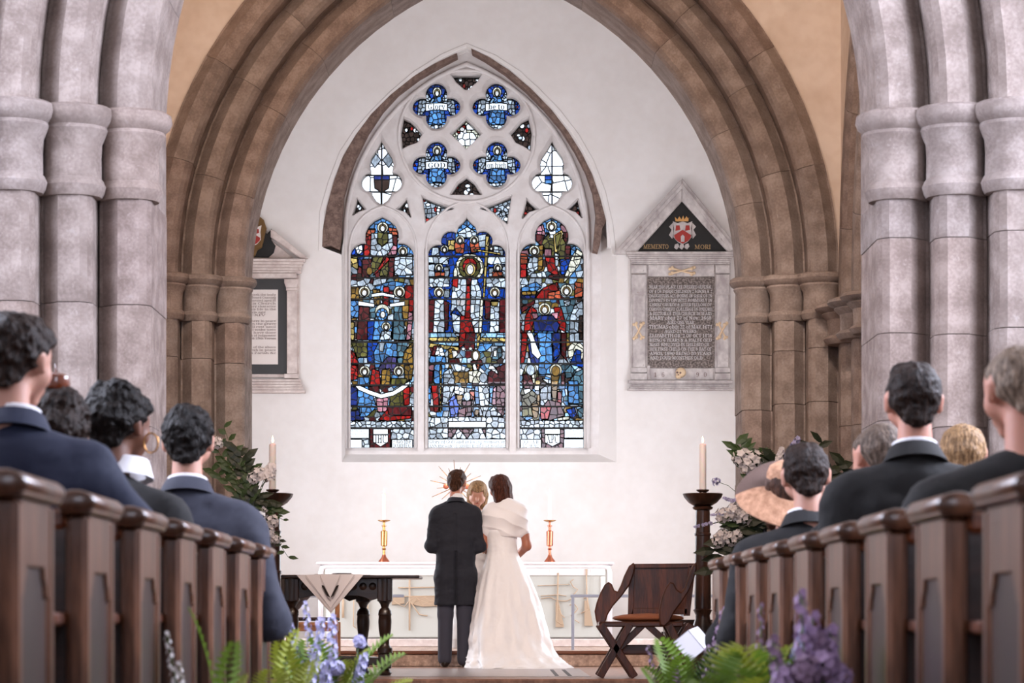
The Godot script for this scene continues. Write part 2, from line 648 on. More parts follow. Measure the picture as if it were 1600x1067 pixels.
	for h in [["hair_dark", Color(0.20, 0.135, 0.105)], ["hair_black", Color(0.11, 0.082, 0.072)], ["hair_brown", Color(0.36, 0.235, 0.17)], ["hair_bride", Color(0.40, 0.235, 0.185)], ["hair_grey", Color(0.55, 0.49, 0.45)], ["hair_silver", Color(0.70, 0.63, 0.57)], ["hair_blond", Color(0.78, 0.64, 0.48)]]:
		M[h[0]] = mat(h[1], 0.5, {"tex": strands, "scale": Vector3(9, 2.2, 9), "bump": fine, "bump_cm": 0.4, "world": false, "spec": 0.28})
	M.straw = mat(Color(0.80, 0.62, 0.50), 0.8, {"tex": mottled(83, Color(0.75, 0.70, 0.66), Color(1, 1, 1), Color(1, 0.95, 0.9), 0.75, 0.04, 0.2), "scale": 3.0, "bump": fine, "bump_cm": 0.25, "world": false})
	M.hat_band = mat(Color(0.36, 0.28, 0.25), 0.85, {"bump": fine, "bump_cm": 0.2, "scale": 6.0, "world": false})
	M.fascinator = mat(Color(0.42, 0.19, 0.08), 0.18, {"coat": 0.8, "coat_rough": 0.1})
	M.shoe = mat(Color(0.03, 0.028, 0.03), 0.18, {"coat": 0.6, "coat_rough": 0.1})
	M.paper = mat(Color(0.90, 0.89, 0.92), 0.8)
	# marble, metal, wax
	M.marble = mat(Color(0.80, 0.77, 0.765), 0.45, {"tex": mottled(90, Color(0.80, 0.78, 0.78), Color(1, 1, 0.99), Color(0.74, 0.70, 0.68), 0.72, 0.012, 0.05), "scale": Vector3(1.2, 0.9, 1.2), "spec": 0.4})
	M.marble_pink = mat(Color(0.85, 0.80, 0.785), 0.5, {"tex": mottled(93, Color(0.86, 0.83, 0.82), Color(1, 1, 0.99), Color(0.8, 0.76, 0.74), 0.75, 0.012, 0.05), "scale": 1.1})
	M.slab = mat(Color(0.64, 0.60, 0.585), 0.75, {"tex": mottled(96, Color(0.42, 0.39, 0.37), Color(1, 0.98, 0.97), Color(0.3, 0.28, 0.26), 0.66, 0.05, 0.2), "scale": 2.4, "bump": fine, "bump_cm": 0.5})
	M.slate = mat(Color(0.20, 0.20, 0.205), 0.55)
	M.black_paint = mat(Color(0.06, 0.06, 0.065), 0.55, {"tex": st_tex2, "scale": 2.0})
	M.tablet_white = mat(Color(0.87, 0.83, 0.81), 0.6)
	M.letter_white = mat(Color(0.82, 0.80, 0.80), 0.8)
	M.letter_gold = mat(Color(0.72, 0.58, 0.40), 0.5)
	M.letter_brown = mat(Color(0.47, 0.38, 0.36), 0.8)
	M.letter_black = mat(Color(0.10, 0.09, 0.09), 0.7)
	M.gilt = mat(Color(0.80, 0.60, 0.36), 0.45, {"metal": 0.35})
	M.bone = mat(Color(0.84, 0.73, 0.60), 0.6)
	M.gilt_dark = mat(Color(0.42, 0.31, 0.16), 0.5, {"metal": 0.3})
	M.red_paint = mat(Color(0.60, 0.16, 0.13), 0.6)
	M.copper = mat(Color(0.80, 0.47, 0.36), 0.25, {"metal": 0.9})
	M.brass = mat(Color(0.78, 0.58, 0.36), 0.25, {"metal": 0.9})
	M.steel_rail = mat(Color(0.66, 0.69, 0.76), 0.35, {"metal": 0.5})
	M.iron = mat(Color(0.10, 0.095, 0.09), 0.5, {"metal": 0.6})
	M.wax = mat(Color(0.94, 0.91, 0.87), 0.5, {"sss": 0.3})
	M.wax_grey = mat(Color(0.86, 0.83, 0.82), 0.5, {"sss": 0.3})
	M.flame = mat(Color(1, 0.9, 0.7), 0.5, {"glow": Color(1, 0.85, 0.6), "glow_e": 6.0})
	M.wick = mat(Color(0.05, 0.04, 0.04), 0.9)
	M.frontal = mat(Color(0.70, 0.695, 0.67), 0.85, {"bump": weave, "bump_cm": 0.05, "scale": 6.0})
	M.frontal_lace = mat(Color(0.88, 0.86, 0.85), 0.9, {"bump": weave, "bump_cm": 0.1, "scale": 4.0})
	M.applique = mat(Color(0.70, 0.60, 0.50), 0.5, {"rim": 0.3})
	M.applique_dark = mat(Color(0.64, 0.55, 0.46), 0.6)
	M.leather = mat(Color(0.66, 0.40, 0.26), 0.5, {"bump": fine, "bump_cm": 0.1, "scale": 3.0})
	M.seat_cloth = mat(Color(0.20, 0.14, 0.13), 0.85)
	# window
	M.lead = mat(Color(0.06, 0.06, 0.065), 0.6)
	M.daylight_pane = mat(Color(0.9, 0.93, 1.0), 0.3, {"glow": Color(0.88, 0.93, 1.0), "glow_e": 1.2})
	M.lamp_glow = mat(Color(1, 0.85, 0.65), 0.4, {"glow": Color(1.0, 0.78, 0.52), "glow_e": 3.0})
	# plants
	M.leaf = mat(Color(0.17, 0.26, 0.11), 0.5, {"back": Color(0.12, 0.20, 0.05)})
	M.leaf_dark = mat(Color(0.10, 0.15, 0.075), 0.5, {"back": Color(0.08, 0.13, 0.03)})
	M.fern = mat(Color(0.40, 0.50, 0.20), 0.55, {"back": Color(0.32, 0.42, 0.10)})
	M.fern_yellow = mat(Color(0.55, 0.58, 0.24), 0.55, {"back": Color(0.42, 0.45, 0.12)})
	M.stem = mat(Color(0.28, 0.34, 0.16), 0.6)
	M.petal_white = mat(Color(0.92, 0.90, 0.90), 0.7, {"back": Color(0.5, 0.48, 0.48)})
	M.petal_blue = mat(Color(0.74, 0.73, 0.86), 0.7, {"back": Color(0.3, 0.3, 0.5)})
	M.petal_lilac = mat(Color(0.66, 0.56, 0.70), 0.7, {"back": Color(0.3, 0.22, 0.34)})
	M.petal_mauve = mat(Color(0.55, 0.45, 0.55), 0.7, {"back": Color(0.2, 0.15, 0.22)})

# ------------------------------------------------------------------ the shell: floors, walls, ceilings, windows outside the view
func slab(called: String, lo: Vector3, hi: Vector3, m: Material, bev := 0.0) -> MeshInstance3D:
	var st := ST()
	box2(st, lo, hi, bev)
	var o := obj(called, st, m)
	o.set_meta("kind", "structure")
	return o

# two-centred pointed arch, from the left springing over the apex to the right one (x, y)
func pointed(xl: float, xr: float, y: float, r: float, grow := 0.0, steps := 14) -> PackedVector2Array:
	var mid := (xl + xr) * 0.5
	var a := (xr - xl) * 0.5
	var out := PackedVector2Array()
	var top := acos((r - a) / (r + grow))
	for i in steps + 1:
		var t := top * i / steps
		out.append(Vector2(mid - a + r - (r + grow) * cos(t), y + (r + grow) * sin(t)))
	for i in range(steps - 1, -1, -1):
		var t := top * i / steps
		out.append(Vector2(mid + a - r + (r + grow) * cos(t), y + (r + grow) * sin(t)))
	return out

func arch_wall(called: String, x0: float, x1: float, y0: float, y1: float, xl: float, xr: float, spring: float, r: float, grow: float, z0: float, z1: float, m: Material, T := Transform3D()) -> MeshInstance3D:
	var p := PackedVector2Array([Vector2(x0, y0), Vector2(xl - grow, y0)])
	p.append_array(pointed(xl, xr, spring, r, grow))
	p.append_array(PackedVector2Array([Vector2(xr + grow, y0), Vector2(x1, y0), Vector2(x1, y1), Vector2(x0, y1)]))
	var st := ST()
	prism(st, p, z0, z1, T)
	var o := obj(called, st, m)
	o.set_meta("kind", "structure")
	return o

func daylight_window(called: String, at: Vector3, towards: Vector3, size: Vector2) -> void:
	var w := place(called, "tall leaded window letting daylight in")
	w.position = at
	w.basis = Basis.looking_at(-towards, Vector3.UP)
	var st := ST()
	box2(st, Vector3(-size.x / 2, -size.y / 2, -0.02), Vector3(size.x / 2, size.y / 2, 0.0))
	obj("pane", st, M.daylight_pane, w)
	var n := int(round(size.x / 0.9))
	for i in n + 1:
		var x := -size.x / 2 + size.x * i / n
		st = ST()
		bx(st, Vector3(x, 0, 0.01), Vector3(0.09, size.y, 0.06), 0.02)
		obj("mullion", st, M.tracery, w)

func build_shell() -> void:
	slab("floor", Vector3(-5.6, -0.2, -15.0), Vector3(5.6, 0.0, 4.0), M.floor_nave)
	slab("floor_crossing", Vector3(-5.6, -0.2, -20.2), Vector3(5.6, 0.10, -15.0), M.floor_nave)
	slab("floor_chancel", Vector3(-4.2, -0.2, -25.3), Vector3(4.2, CROSS_Y, -20.2), M.floor_tile, 0.01)
	slab("floor_sanctuary", Vector3(-4.2, -0.2, -33.0), Vector3(4.2, SANC_Y - 0.012, -25.36), M.step_stone)
	# the altar step: a row of stone blocks under a timber nosing
	var step := place("altar_step", "pale stone step under a timber edge")
	var x := -3.4
	while x < 3.0:
		var w := rng.randf_range(0.7, 1.05)
		var st := ST()
		box2(st, Vector3(x + 0.003, CROSS_Y, -25.5), Vector3(x + w - 0.003, SANC_Y - 0.03, -25.3), 0.008)
		obj("stone", st, M.step_stone, step)
		x += w
	var st2 := ST()
	box2(st2, Vector3(-3.4, SANC_Y - 0.03, -25.6), Vector3(3.1, SANC_Y, -25.28), 0.008)
	obj("timber_nosing", st2, M.timber_edge, step)
	# a pale grave slab let into the tiles in front of the step, with an inlaid border
	var gs := place("ledger_slab", "pale grey stone slab let into the red tiles")
	var sa := ST()
	box2(sa, Vector3(-1.35, CROSS_Y - 0.02, -24.3), Vector3(0.65, CROSS_Y + 0.004, -20.9), 0.003)
	obj("slab", sa, M.ledger, gs)
	for k in 2:
		sa = ST()
		box2(sa, Vector3([0.38, 0.48][k], CROSS_Y, -23.6), Vector3([0.41, 0.51][k], CROSS_Y + 0.006, -21.2))
		obj("inlay", sa, M.ledger_dark, gs)
	# nave walls and roof
	slab("wall_nave_north", Vector3(-5.9, 0, -14.0), Vector3(-5.4, 8.2, 3.9), M.plaster)
	slab("wall_nave_south", Vector3(5.4, 0, -14.0), Vector3(5.9, 8.2, 3.9), M.plaster)
	slab("wall_nave_west", Vector3(-5.9, 0, 3.4), Vector3(5.9, 8.2, 3.9), M.plaster)
	slab("ceiling_nave", Vector3(-5.9, 8.2, -14.4), Vector3(5.9, 8.5, 3.9), M.ceiling)
	slab("ceiling_crossing", Vector3(-3.4, 7.6, -22.4), Vector3(3.3, 7.9, -14.4), M.ceiling)
	slab("wall_crossing_north", Vector3(-3.4, 0, -22.4), Vector3(-2.95, 7.9, -14.4), M.plaster_cream)
	slab("wall_transept_south", Vector3(5.2, 0, -22.4), Vector3(5.5, 7.9, -14.0), M.plaster_cream)
	slab("wall_transept_west", Vector3(3.2, 0, -14.6), Vector3(5.5, 7.9, -14.35), M.plaster_cream)
	slab("wall_transept_east", Vector3(3.2, 0, -22.4), Vector3(5.5, 7.9, -22.15), M.plaster_cream)
	slab("ceiling_transept", Vector3(3.1, 7.6, -22.4), Vector3(5.5, 7.9, -14.0), M.ceiling)
	# chancel
	slab("wall_chancel_north", Vector3(-4.0, 0, -33.0), Vector3(-3.55, 8.9, -22.4), M.plaster)
	slab("wall_chancel_south", Vector3(3.15, 0, -33.0), Vector3(3.6, 8.9, -22.4), M.plaster)
	slab("ceiling_chancel", Vector3(-4.0, 8.6, -33.0), Vector3(3.6, 8.9, -22.4), M.plaster)
	daylight_window("window_2", Vector3(-3.54, 2.5, -28.0), Vector3(1, 0, 0), Vector2(3.6, 2.8))
	daylight_window("window_3", Vector3(3.14, 2.5, -28.0), Vector3(-1, 0, 0), Vector2(3.6, 2.8))
	daylight_window("window_4", Vector3(5.39, 4.4, -9.8), Vector3(-1, 0, 0), Vector2(5.4, 3.2))
	daylight_window("window_5", Vector3(-5.39, 4.4, -9.8), Vector3(1, 0, 0), Vector2(5.4, 3.2))
	daylight_window("window_6", Vector3(0, 4.6, 3.39), Vector3(0, 0, -1), Vector2(3.0, 4.0))
	# two warm flood lamps high on the crossing walls, above the view
	flood_lamp(Vector3(-1.9, 6.3, -15.0), Vector3(-0.02, 0.02, -1.0), "warm flood lamp over the nave arch on the groom's side", 14.0, 70.0, Color(1.0, 0.87, 0.77))
	flood_lamp(Vector3(1.9, 6.3, -15.0), Vector3(0.02, 0.02, -1.0), "warm flood lamp over the nave arch on the bride's side", 14.0, 70.0, Color(1.0, 0.87, 0.77))
	# two added spots, there to brighten the couple through the arch
	flood_lamp(Vector3(-0.8, 6.55, -15.0), Vector3(0.6, -5.4, -9.6), "added narrow spot lamp over the nave arch on the groom's side", 26.0, 19.0, Color(1.0, 0.94, 0.90))
	flood_lamp(Vector3(0.9, 6.55, -15.0), Vector3(-0.6, -5.4, -9.6), "added narrow spot lamp over the nave arch on the bride's side", 26.0, 19.0, Color(1.0, 0.94, 0.90))

func flood_lamp(at: Vector3, aim: Vector3, label: String, energy: float, cone: float, tint: Color) -> void:
	var t := thing("flood_lamp", label, "lamp", at, 0.0, "flood lamps of the crossing")
	t.basis = Basis.looking_at(aim.normalized(), Vector3.UP)
	var st := ST()
	lathe(st, PackedVector2Array([Vector2(0, -0.1), Vector2(0.06, -0.09), Vector2(0.11, 0.06), Vector2(0.12, 0.1), Vector2(0.1, 0.1)]), 18, Transform3D(Basis(Vector3.RIGHT, -PI / 2), Vector3.ZERO))
	obj("housing", st, M.iron, t)
	st = ST()
	bar(st, Vector3(0, 0, 0.05), t.basis.inverse() * Vector3(0, 0, 0.26), 0.05, 0.05, 0.005)
	obj("bracket", st, M.iron, t)
	st = ST()
	lathe(st, PackedVector2Array([Vector2(0.0, 0.085), Vector2(0.1, 0.085), Vector2(0.1, 0.095), Vector2(0, 0.095)]), 18, Transform3D(Basis(Vector3.RIGHT, -PI / 2), Vector3.ZERO))
	obj("lamp_glass", st, M.lamp_glow, t)
	var l := SpotLight3D.new()
	l.name = "flood_beam"
	l.light_color = tint
	l.light_energy = energy
	l.light_size = 0.1
	l.spot_angle = cone
	l.spot_angle_attenuation = 0.6
	l.spot_range = 40.0
	l.shadow_enabled = true
	l.position = Vector3(0, 0, -0.13)
	t.add_child(l)

# ------------------------------------------------------------------ the stone arches
# one order of an arch in section: r outwards from the opening, z towards the viewer
func order_section(k: int, w: float, s: float, deep: float) -> PackedVector2Array:
	var r := k * w
	var z := k * s
	return PackedVector2Array([Vector2(r, -deep), Vector2(r + w - 0.002, -deep), Vector2(r + w - 0.002, z - 0.105), Vector2(r + w * 0.93, z - 0.10), Vector2(r + w * 0.60, z), Vector2(r + w * 0.20, z), Vector2(r + 0.02, z - 0.03), Vector2(r, z - 0.07)])

# a run of the section along a path of frames [origin, outward direction]; z stays z
func swept(st: SurfaceTool, sec: PackedVector2Array, frames: Array, gap: float, mid_x := 1e9, side := 0.0) -> void:
	var p := ccw(sec)
	var n := p.size()
	var rings := []
	for f in frames:
		var ring := PackedVector3Array()
		for v in p:
			var at := Vector3(f[0].x + f[1].x * v.x, f[0].y + f[1].y * v.x, v.y)
			if side != 0.0 and side * (at.x - mid_x) < 0.002:
				at.x = mid_x + side * 0.002
			ring.append(at)
		rings.append(ring)
	var mid := Vector3()
	for v in rings[0]:
		mid += v / n
	var mid2 := Vector3()
	for v in rings[-1]:
		mid2 += v / n
	# joints: pull the end rings together a little and slightly inwards
	var dir := (mid2 - mid).normalized()
	for e in [0, rings.size() - 1]:
		var c := mid if e == 0 else mid2
		var cut := PackedVector3Array()
		for v in rings[e]:
			cut.append(v + (c - v) * 0.010)
		if e == 0:
			for i in n:
				rings[0][i] += dir * gap
			rings.push_front(cut)
		else:
			for i in n:
				rings[-1][i] -= dir * gap
			rings.push_back(cut)
			break
	var ms := []
	for ring in rings:
		var c := Vector3()
		for v in ring:
			c += v / n
		ms.append(c)
	var cross: Vector3 = (rings[0][1] - rings[0][0]).cross(rings[0][2] - rings[0][1])
	var flip: bool = cross.dot(ms[-1] - ms[0]) < 0.0
	for i in rings.size() - 1:
		for j in n:
			var k := (j + 1) % n
			if flip:
				q(st, rings[i][k], rings[i][j], rings[i + 1][j], rings[i + 1][k])
			else:
				q(st, rings[i][j], rings[i][k], rings[i + 1][k], rings[i + 1][j])
	for e in [0, rings.size() - 1]:
		for j in n:
			to(st, ms[e], rings[e][j], rings[e][(j + 1) % n], ms[1 if e == 0 else e - 1])

# a whole arch of stepped orders on jambs with moulded capitals, stone by stone
func stone_arch(called: String, label: String, xl: float, xr: float, base: float, spring: float, r: float, w: float, s: float, orders: int, deep: float, mats: Array, T: Transform3D, cap_h: float) -> void:
	var root := place(called, label)
	root.transform = T
	var mid := (xl + xr) * 0.5
	var a := (xr - xl) * 0.5
	var top := acos((r - a) / r)
	var neck := spring - cap_h
	for k in orders:
		var sec := order_section(k, w, s, deep)
		for side in [-1.0, 1.0]:
			var edge := xl if side < 0 else xr
			# jamb stones
			var y := base
			var beds := RandomNumberGenerator.new()
			beds.seed = 31 + int(side) + called.length()
			while y < neck - 0.05:
				var h := minf(beds.randf_range(0.42, 0.72) + rng.randf_range(-0.02, 0.02), neck - y)
				if neck - y - h < 0.2:
					h = neck - y
				var st := ST()
				var jig := Vector2(rng.randf_range(-0.004, 0.004), 0)
				swept(st, sec, [[Vector2(edge, y) + jig, Vector2(side, 0)], [Vector2(edge, y + h) + jig, Vector2(side, 0)]], 0.003)
				obj("jamb_stone", st, mats[rng.randi() % mats.size()], root)
				y += h
			# capital: necking roll, bell, moulded abacus
			var cx: float = edge + side * (k * w + w * 0.42)
			var cz: float = k * s - 0.125
			var e := w * 0.5
			var prof := PackedVector2Array([Vector2(0.0, neck - 0.01), Vector2(e * 1.10, neck - 0.01), Vector2(e * 1.20, neck + cap_h * 0.03), Vector2(e * 1.26, neck + cap_h * 0.10), Vector2(e * 1.16, neck + cap_h * 0.17), Vector2(e * 1.10, neck + cap_h * 0.19), Vector2(e * 1.09, neck + cap_h * 0.45), Vector2(e * 1.12, neck + cap_h * 0.60), Vector2(e * 1.28, neck + cap_h * 0.70), Vector2(e * 1.34, neck + cap_h * 0.74), Vector2(e * 1.30, neck + cap_h * 0.78), Vector2(e * 1.50, neck + cap_h * 0.83), Vector2(e * 1.60, neck + cap_h * 0.90), Vector2(e * 1.55, neck + cap_h * 0.98), Vector2(e * 1.40, spring + 0.005), Vector2(0, spring + 0.005)])
			var stc := ST()
			lathe(stc, prof, 24, Transform3D(Basis(), Vector3(cx, 0, cz)))
			obj("capital", stc, mats[rng.randi() % mats.size()], root)
			var stf := ST()
			swept(stf, sec, [[Vector2(edge, neck), Vector2(side, 0)], [Vector2(edge, spring), Vector2(side, 0)]], 0.002)
			obj("capital_core", stf, mats[rng.randi() % mats.size()], root)
			# voussoirs
			var t := 0.0
			top = acos((r - a) / (r + (k + 1.0) * w))
			while t < top - 0.001:
				var dt := minf(rng.randf_range(0.20, 0.32), top - t)
				if top - t - dt < 0.08:
					dt = top - t
				var frames := []
				for i in 5:
					var u := t + dt * i / 4.0
					var dirv := Vector2(side * cos(u), sin(u))
					var cen := Vector2(mid + (-a + r if side < 0 else a - r), spring)
					frames.append([cen + dirv * r, dirv])
				var st := ST()
				swept(st, sec, frames, 0.002, mid, side)
				obj("voussoir", st, mats[rng.randi() % mats.size()], root)
				t += dt

func build_crossing_arches() -> void:
	# chancel arch
	var xl := (381.0 - VX) * ARCH_D / F
	var xr := (1160.0 - VX) * ARCH_D / F
	stone_arch("chancel_arch", "weathered stone chancel arch in three stepped orders", xl, xr, CROSS_Y - 0.15, 3.42, 2.70, 0.25, 0.15, 3, 0.7, M.stone, Transform3D(Basis(), Vector3(0, 0, -ARCH_D)), 0.35)
	arch_wall("wall_chancel_arch", -4.0, 4.4, 0.0, 8.9, xl, xr, 3.42, 2.70, 0.66, -ARCH_D - 0.75, -ARCH_D + 0.17, M.plaster_cream)
	# arch between nave and crossing
	var nl := (233.0 - VX) * NEAR_D / F
	var nr := (1373.0 - VX) * NEAR_D / F
	stone_arch("nave_arch", "wide stone arch of stepped orders at the end of the nave", nl, nr, 0.0, 3.28, 2.75, 0.273, 0.15, 4, 0.7, M.stone, Transform3D(Basis(), Vector3(0, 0, -NEAR_D)), 0.44)
	arch_wall("wall_nave_east", -5.9, 5.9, 0.0, 8.5, nl, nr, 3.28, 2.75, 0.98, -NEAR_D - 0.75, -NEAR_D + 0.35, M.plaster)
	# the crossing's south side: an arch to the transept, seen edge-on
	var turn := Transform3D(Basis(Vector3.UP, -PI / 2), Vector3(2.72, 0, -18.62))
	stone_arch("transept_arch", "stone arch opening to the south transept", -2.0, 2.0, CROSS_Y - 0.15, 3.15, 2.02, 0.40, 0.05, 3, 0.6, M.stone, turn, 0.30)
	arch_wall("wall_crossing_south", -3.35, 4.25, 0.0, 7.9, -2.0, 2.0, 3.15, 2.02, 1.08, -0.5, 0.06, M.plaster_cream, turn)

# ------------------------------------------------------------------ the east window
const GLASS_D := 32.80
var glass_colors := {"B": Color(0.10, 0.28, 0.66), "b": Color(0.36, 0.58, 0.80), "l": Color(0.62, 0.78, 0.90), "R": Color(0.62, 0.13, 0.12), "r": Color(0.36, 0.13, 0.14), "p": Color(0.76, 0.52, 0.56), "w": Color(0.84, 0.88, 0.91), "W": Color(0.97, 0.98, 0.98), "g": Color(0.58, 0.44, 0.20), "y": Color(0.84, 0.72, 0.42), "o": Color(0.40, 0.38, 0.20), "k": Color(0.22, 0.16, 0.14), "s": Color(0.70, 0.74, 0.77), "t": Color(0.35, 0.48, 0.53), "f": Color(0.90, 0.88, 0.78), "F": Color(0.94, 0.92, 0.88), "u": Color(0.76, 0.36, 0.24), "v": Color(0.30, 0.27, 0.45), "c": Color(1, 1, 1), "n": Color(0.14, 0.20, 0.45)}

func glass_material(c: Color, clear: bool, tx: Texture2D) -> StandardMaterial3D:
	var m := StandardMaterial3D.new()
	m.albedo_color = Color(c.r, c.g, c.b, 0.02)
	m.roughness = 0.0
	m.transparency = BaseMaterial3D.TRANSPARENCY_ALPHA
	m.refraction_enabled = true
	m.refraction_scale = 0.05
	if not clear:
		m.albedo_texture = tx
		m.uv1_triplanar = true
		m.uv1_world_triplanar = true
		m.uv1_scale = Vector3(2.2, 1.3, 2.2)
	return m

func union(list: Array) -> PackedVector2Array:
	var p: PackedVector2Array = ccw(list[0])
	for i in range(1, list.size()):
		var m := Geometry2D.merge_polygons(p, ccw(list[i]))
		var best: PackedVector2Array = p
		var most := 0.0
		for c in m:
			if absf(area2(c)) > most:
				most = absf(area2(c))
				best = c
		p = ccw(best)
	return p

func rect(x0: float, y0: float, x1: float, y1: float) -> PackedVector2Array:
	return PackedVector2Array([Vector2(x0, y0), Vector2(x1, y0), Vector2(x1, y1), Vector2(x0, y1)])

func side_light(cx: float) -> PackedVector2Array:
	return union([rect(cx - 50, 403, cx + 50, 700), ellipse(Vector2(cx - 28.5, 402), 21.5, 22, 24), ellipse(Vector2(cx + 28.5, 402), 21.5, 22, 24), pv([cx, 339, cx + 12, 345, cx + 21, 353, cx + 26, 364, cx + 26.5, 376, cx + 22, 390, cx + 18, 410, cx - 18, 410, cx - 22, 390, cx - 26.5, 376, cx - 26, 364, cx - 21, 353, cx - 12, 345])])

func middle_light(cx: float) -> PackedVector2Array:
	return union([rect(cx - 60.5, 399, cx + 60.5, 700), ellipse(Vector2(cx - 44, 397), 16.5, 15, 20), ellipse(Vector2(cx + 44, 397), 16.5, 15, 20), ellipse(Vector2(cx - 25, 377), 15.5, 16, 20), ellipse(Vector2(cx + 25, 377), 15.5, 16, 20), pv([cx, 341, cx + 6, 348, cx + 13, 354, cx + 16, 363, cx + 14, 378, cx + 30, 392, cx + 50, 405, cx - 50, 405, cx - 30, 392, cx - 14, 378, cx - 16, 363, cx - 13, 354, cx - 6, 348])])

func quatrefoil(cx: float, cy: float) -> PackedVector2Array:
	return union([ellipse(Vector2(cx, cy), 15, 13, 22), ellipse(Vector2(cx, cy - 19), 17, 18, 22), ellipse(Vector2(cx, cy + 18), 16.5, 18, 22), ellipse(Vector2(cx - 21, cy + 1), 16.5, 15, 22), ellipse(Vector2(cx + 21, cy + 1), 16.5, 15, 22)])

func dagger(cx: float) -> PackedVector2Array:
	return union([pv([cx, 222, cx + 7, 234, cx + 16, 247, cx + 19, 258, cx + 17, 270, cx + 10, 280, cx - 10, 280, cx - 17, 270, cx - 19, 258, cx - 16, 247, cx - 7, 234]), ellipse(Vector2(cx - 15, 286), 17, 16, 20), ellipse(Vector2(cx + 15, 286), 17, 16, 20), pv([cx - 14, 285, cx + 14, 285, cx + 15.5, 305, cx + 9, 315, cx, 321, cx - 9, 315, cx - 15.5, 305])])

func head(list: Array, cx: float, cy: float, r: float, hair := "g") -> void:
	list.append(["f", 0, [cx, cy, r, r]])
	list.append([hair, 0, [cx, cy + r * 0.1, r * 0.66, r * 0.72]])
	list.append(["F", 0, [cx, cy + r * 0.2, r * 0.44, r * 0.55]])

# from a sketch drawn in its own units to the window's drawing units
func scaled(list: Array, ox: float, oy: float, k: float) -> Array:
	var out := []
	for s in list:
		var a: Array = s[2]
		var p: PackedVector2Array
		if a.size() == 4:
			p = ellipse(Vector2(a[0], a[1]), a[2], a[3], 16)
		else:
			p = pv(a)
		var t := PackedVector2Array()
		for v in p:
			t.append(Vector2(ox + v.x / k, oy + v.y / k))
		out.append([s[0], s[1] / k * 1.4, ccw(t)])
	return out

func cells_of(p: PackedVector2Array, size: float) -> Array:
	var lo := p[0]
	var hi := p[0]
	for v in p:
		lo = lo.min(v)
		hi = hi.max(v)
	if size <= 0.0 or (hi - lo).length() < size * 1.2:
		return [p]
	var seeds := PackedVector2Array()
	var nx := maxi(1, int(round((hi.x - lo.x) / size)))
	var ny := maxi(1, int(round((hi.y - lo.y) / size)))
	for j in range(-1, ny + 1):
		for i in range(-1, nx + 1):
			seeds.append(lo + Vector2((i + 0.5 + rng.randf_range(-0.36, 0.36)) * (hi.x - lo.x) / nx, (j + 0.5 + rng.randf_range(-0.36, 0.36)) * (hi.y - lo.y) / ny))
	var out := []
	for s in seeds:
		var c := rect(lo.x - 1, lo.y - 1, hi.x + 1, hi.y + 1)
		for t in seeds:
			if t == s or t.distance_to(s) > size * 3.2:
				continue
			var m := (s + t) * 0.5
			var d := (t - s)
			var keep := PackedVector2Array()
			for i in c.size():
				var a := c[i]
				var b := c[(i + 1) % c.size()]
				var da := (a - m).dot(d)
				var db := (b - m).dot(d)
				if da <= 0.0:
					keep.append(a)
				if (da < 0.0) != (db < 0.0) and da != db:
					keep.append(a.lerp(b, da / (da - db)))
			c = keep
			if c.size() < 3:
				break
		if c.size() >= 3:
			for g in Geometry2D.intersect_polygons(p, c):
				if g.size() >= 3 and area2(g) * area2(p) > 0.0:
					out.append(g)
	return out

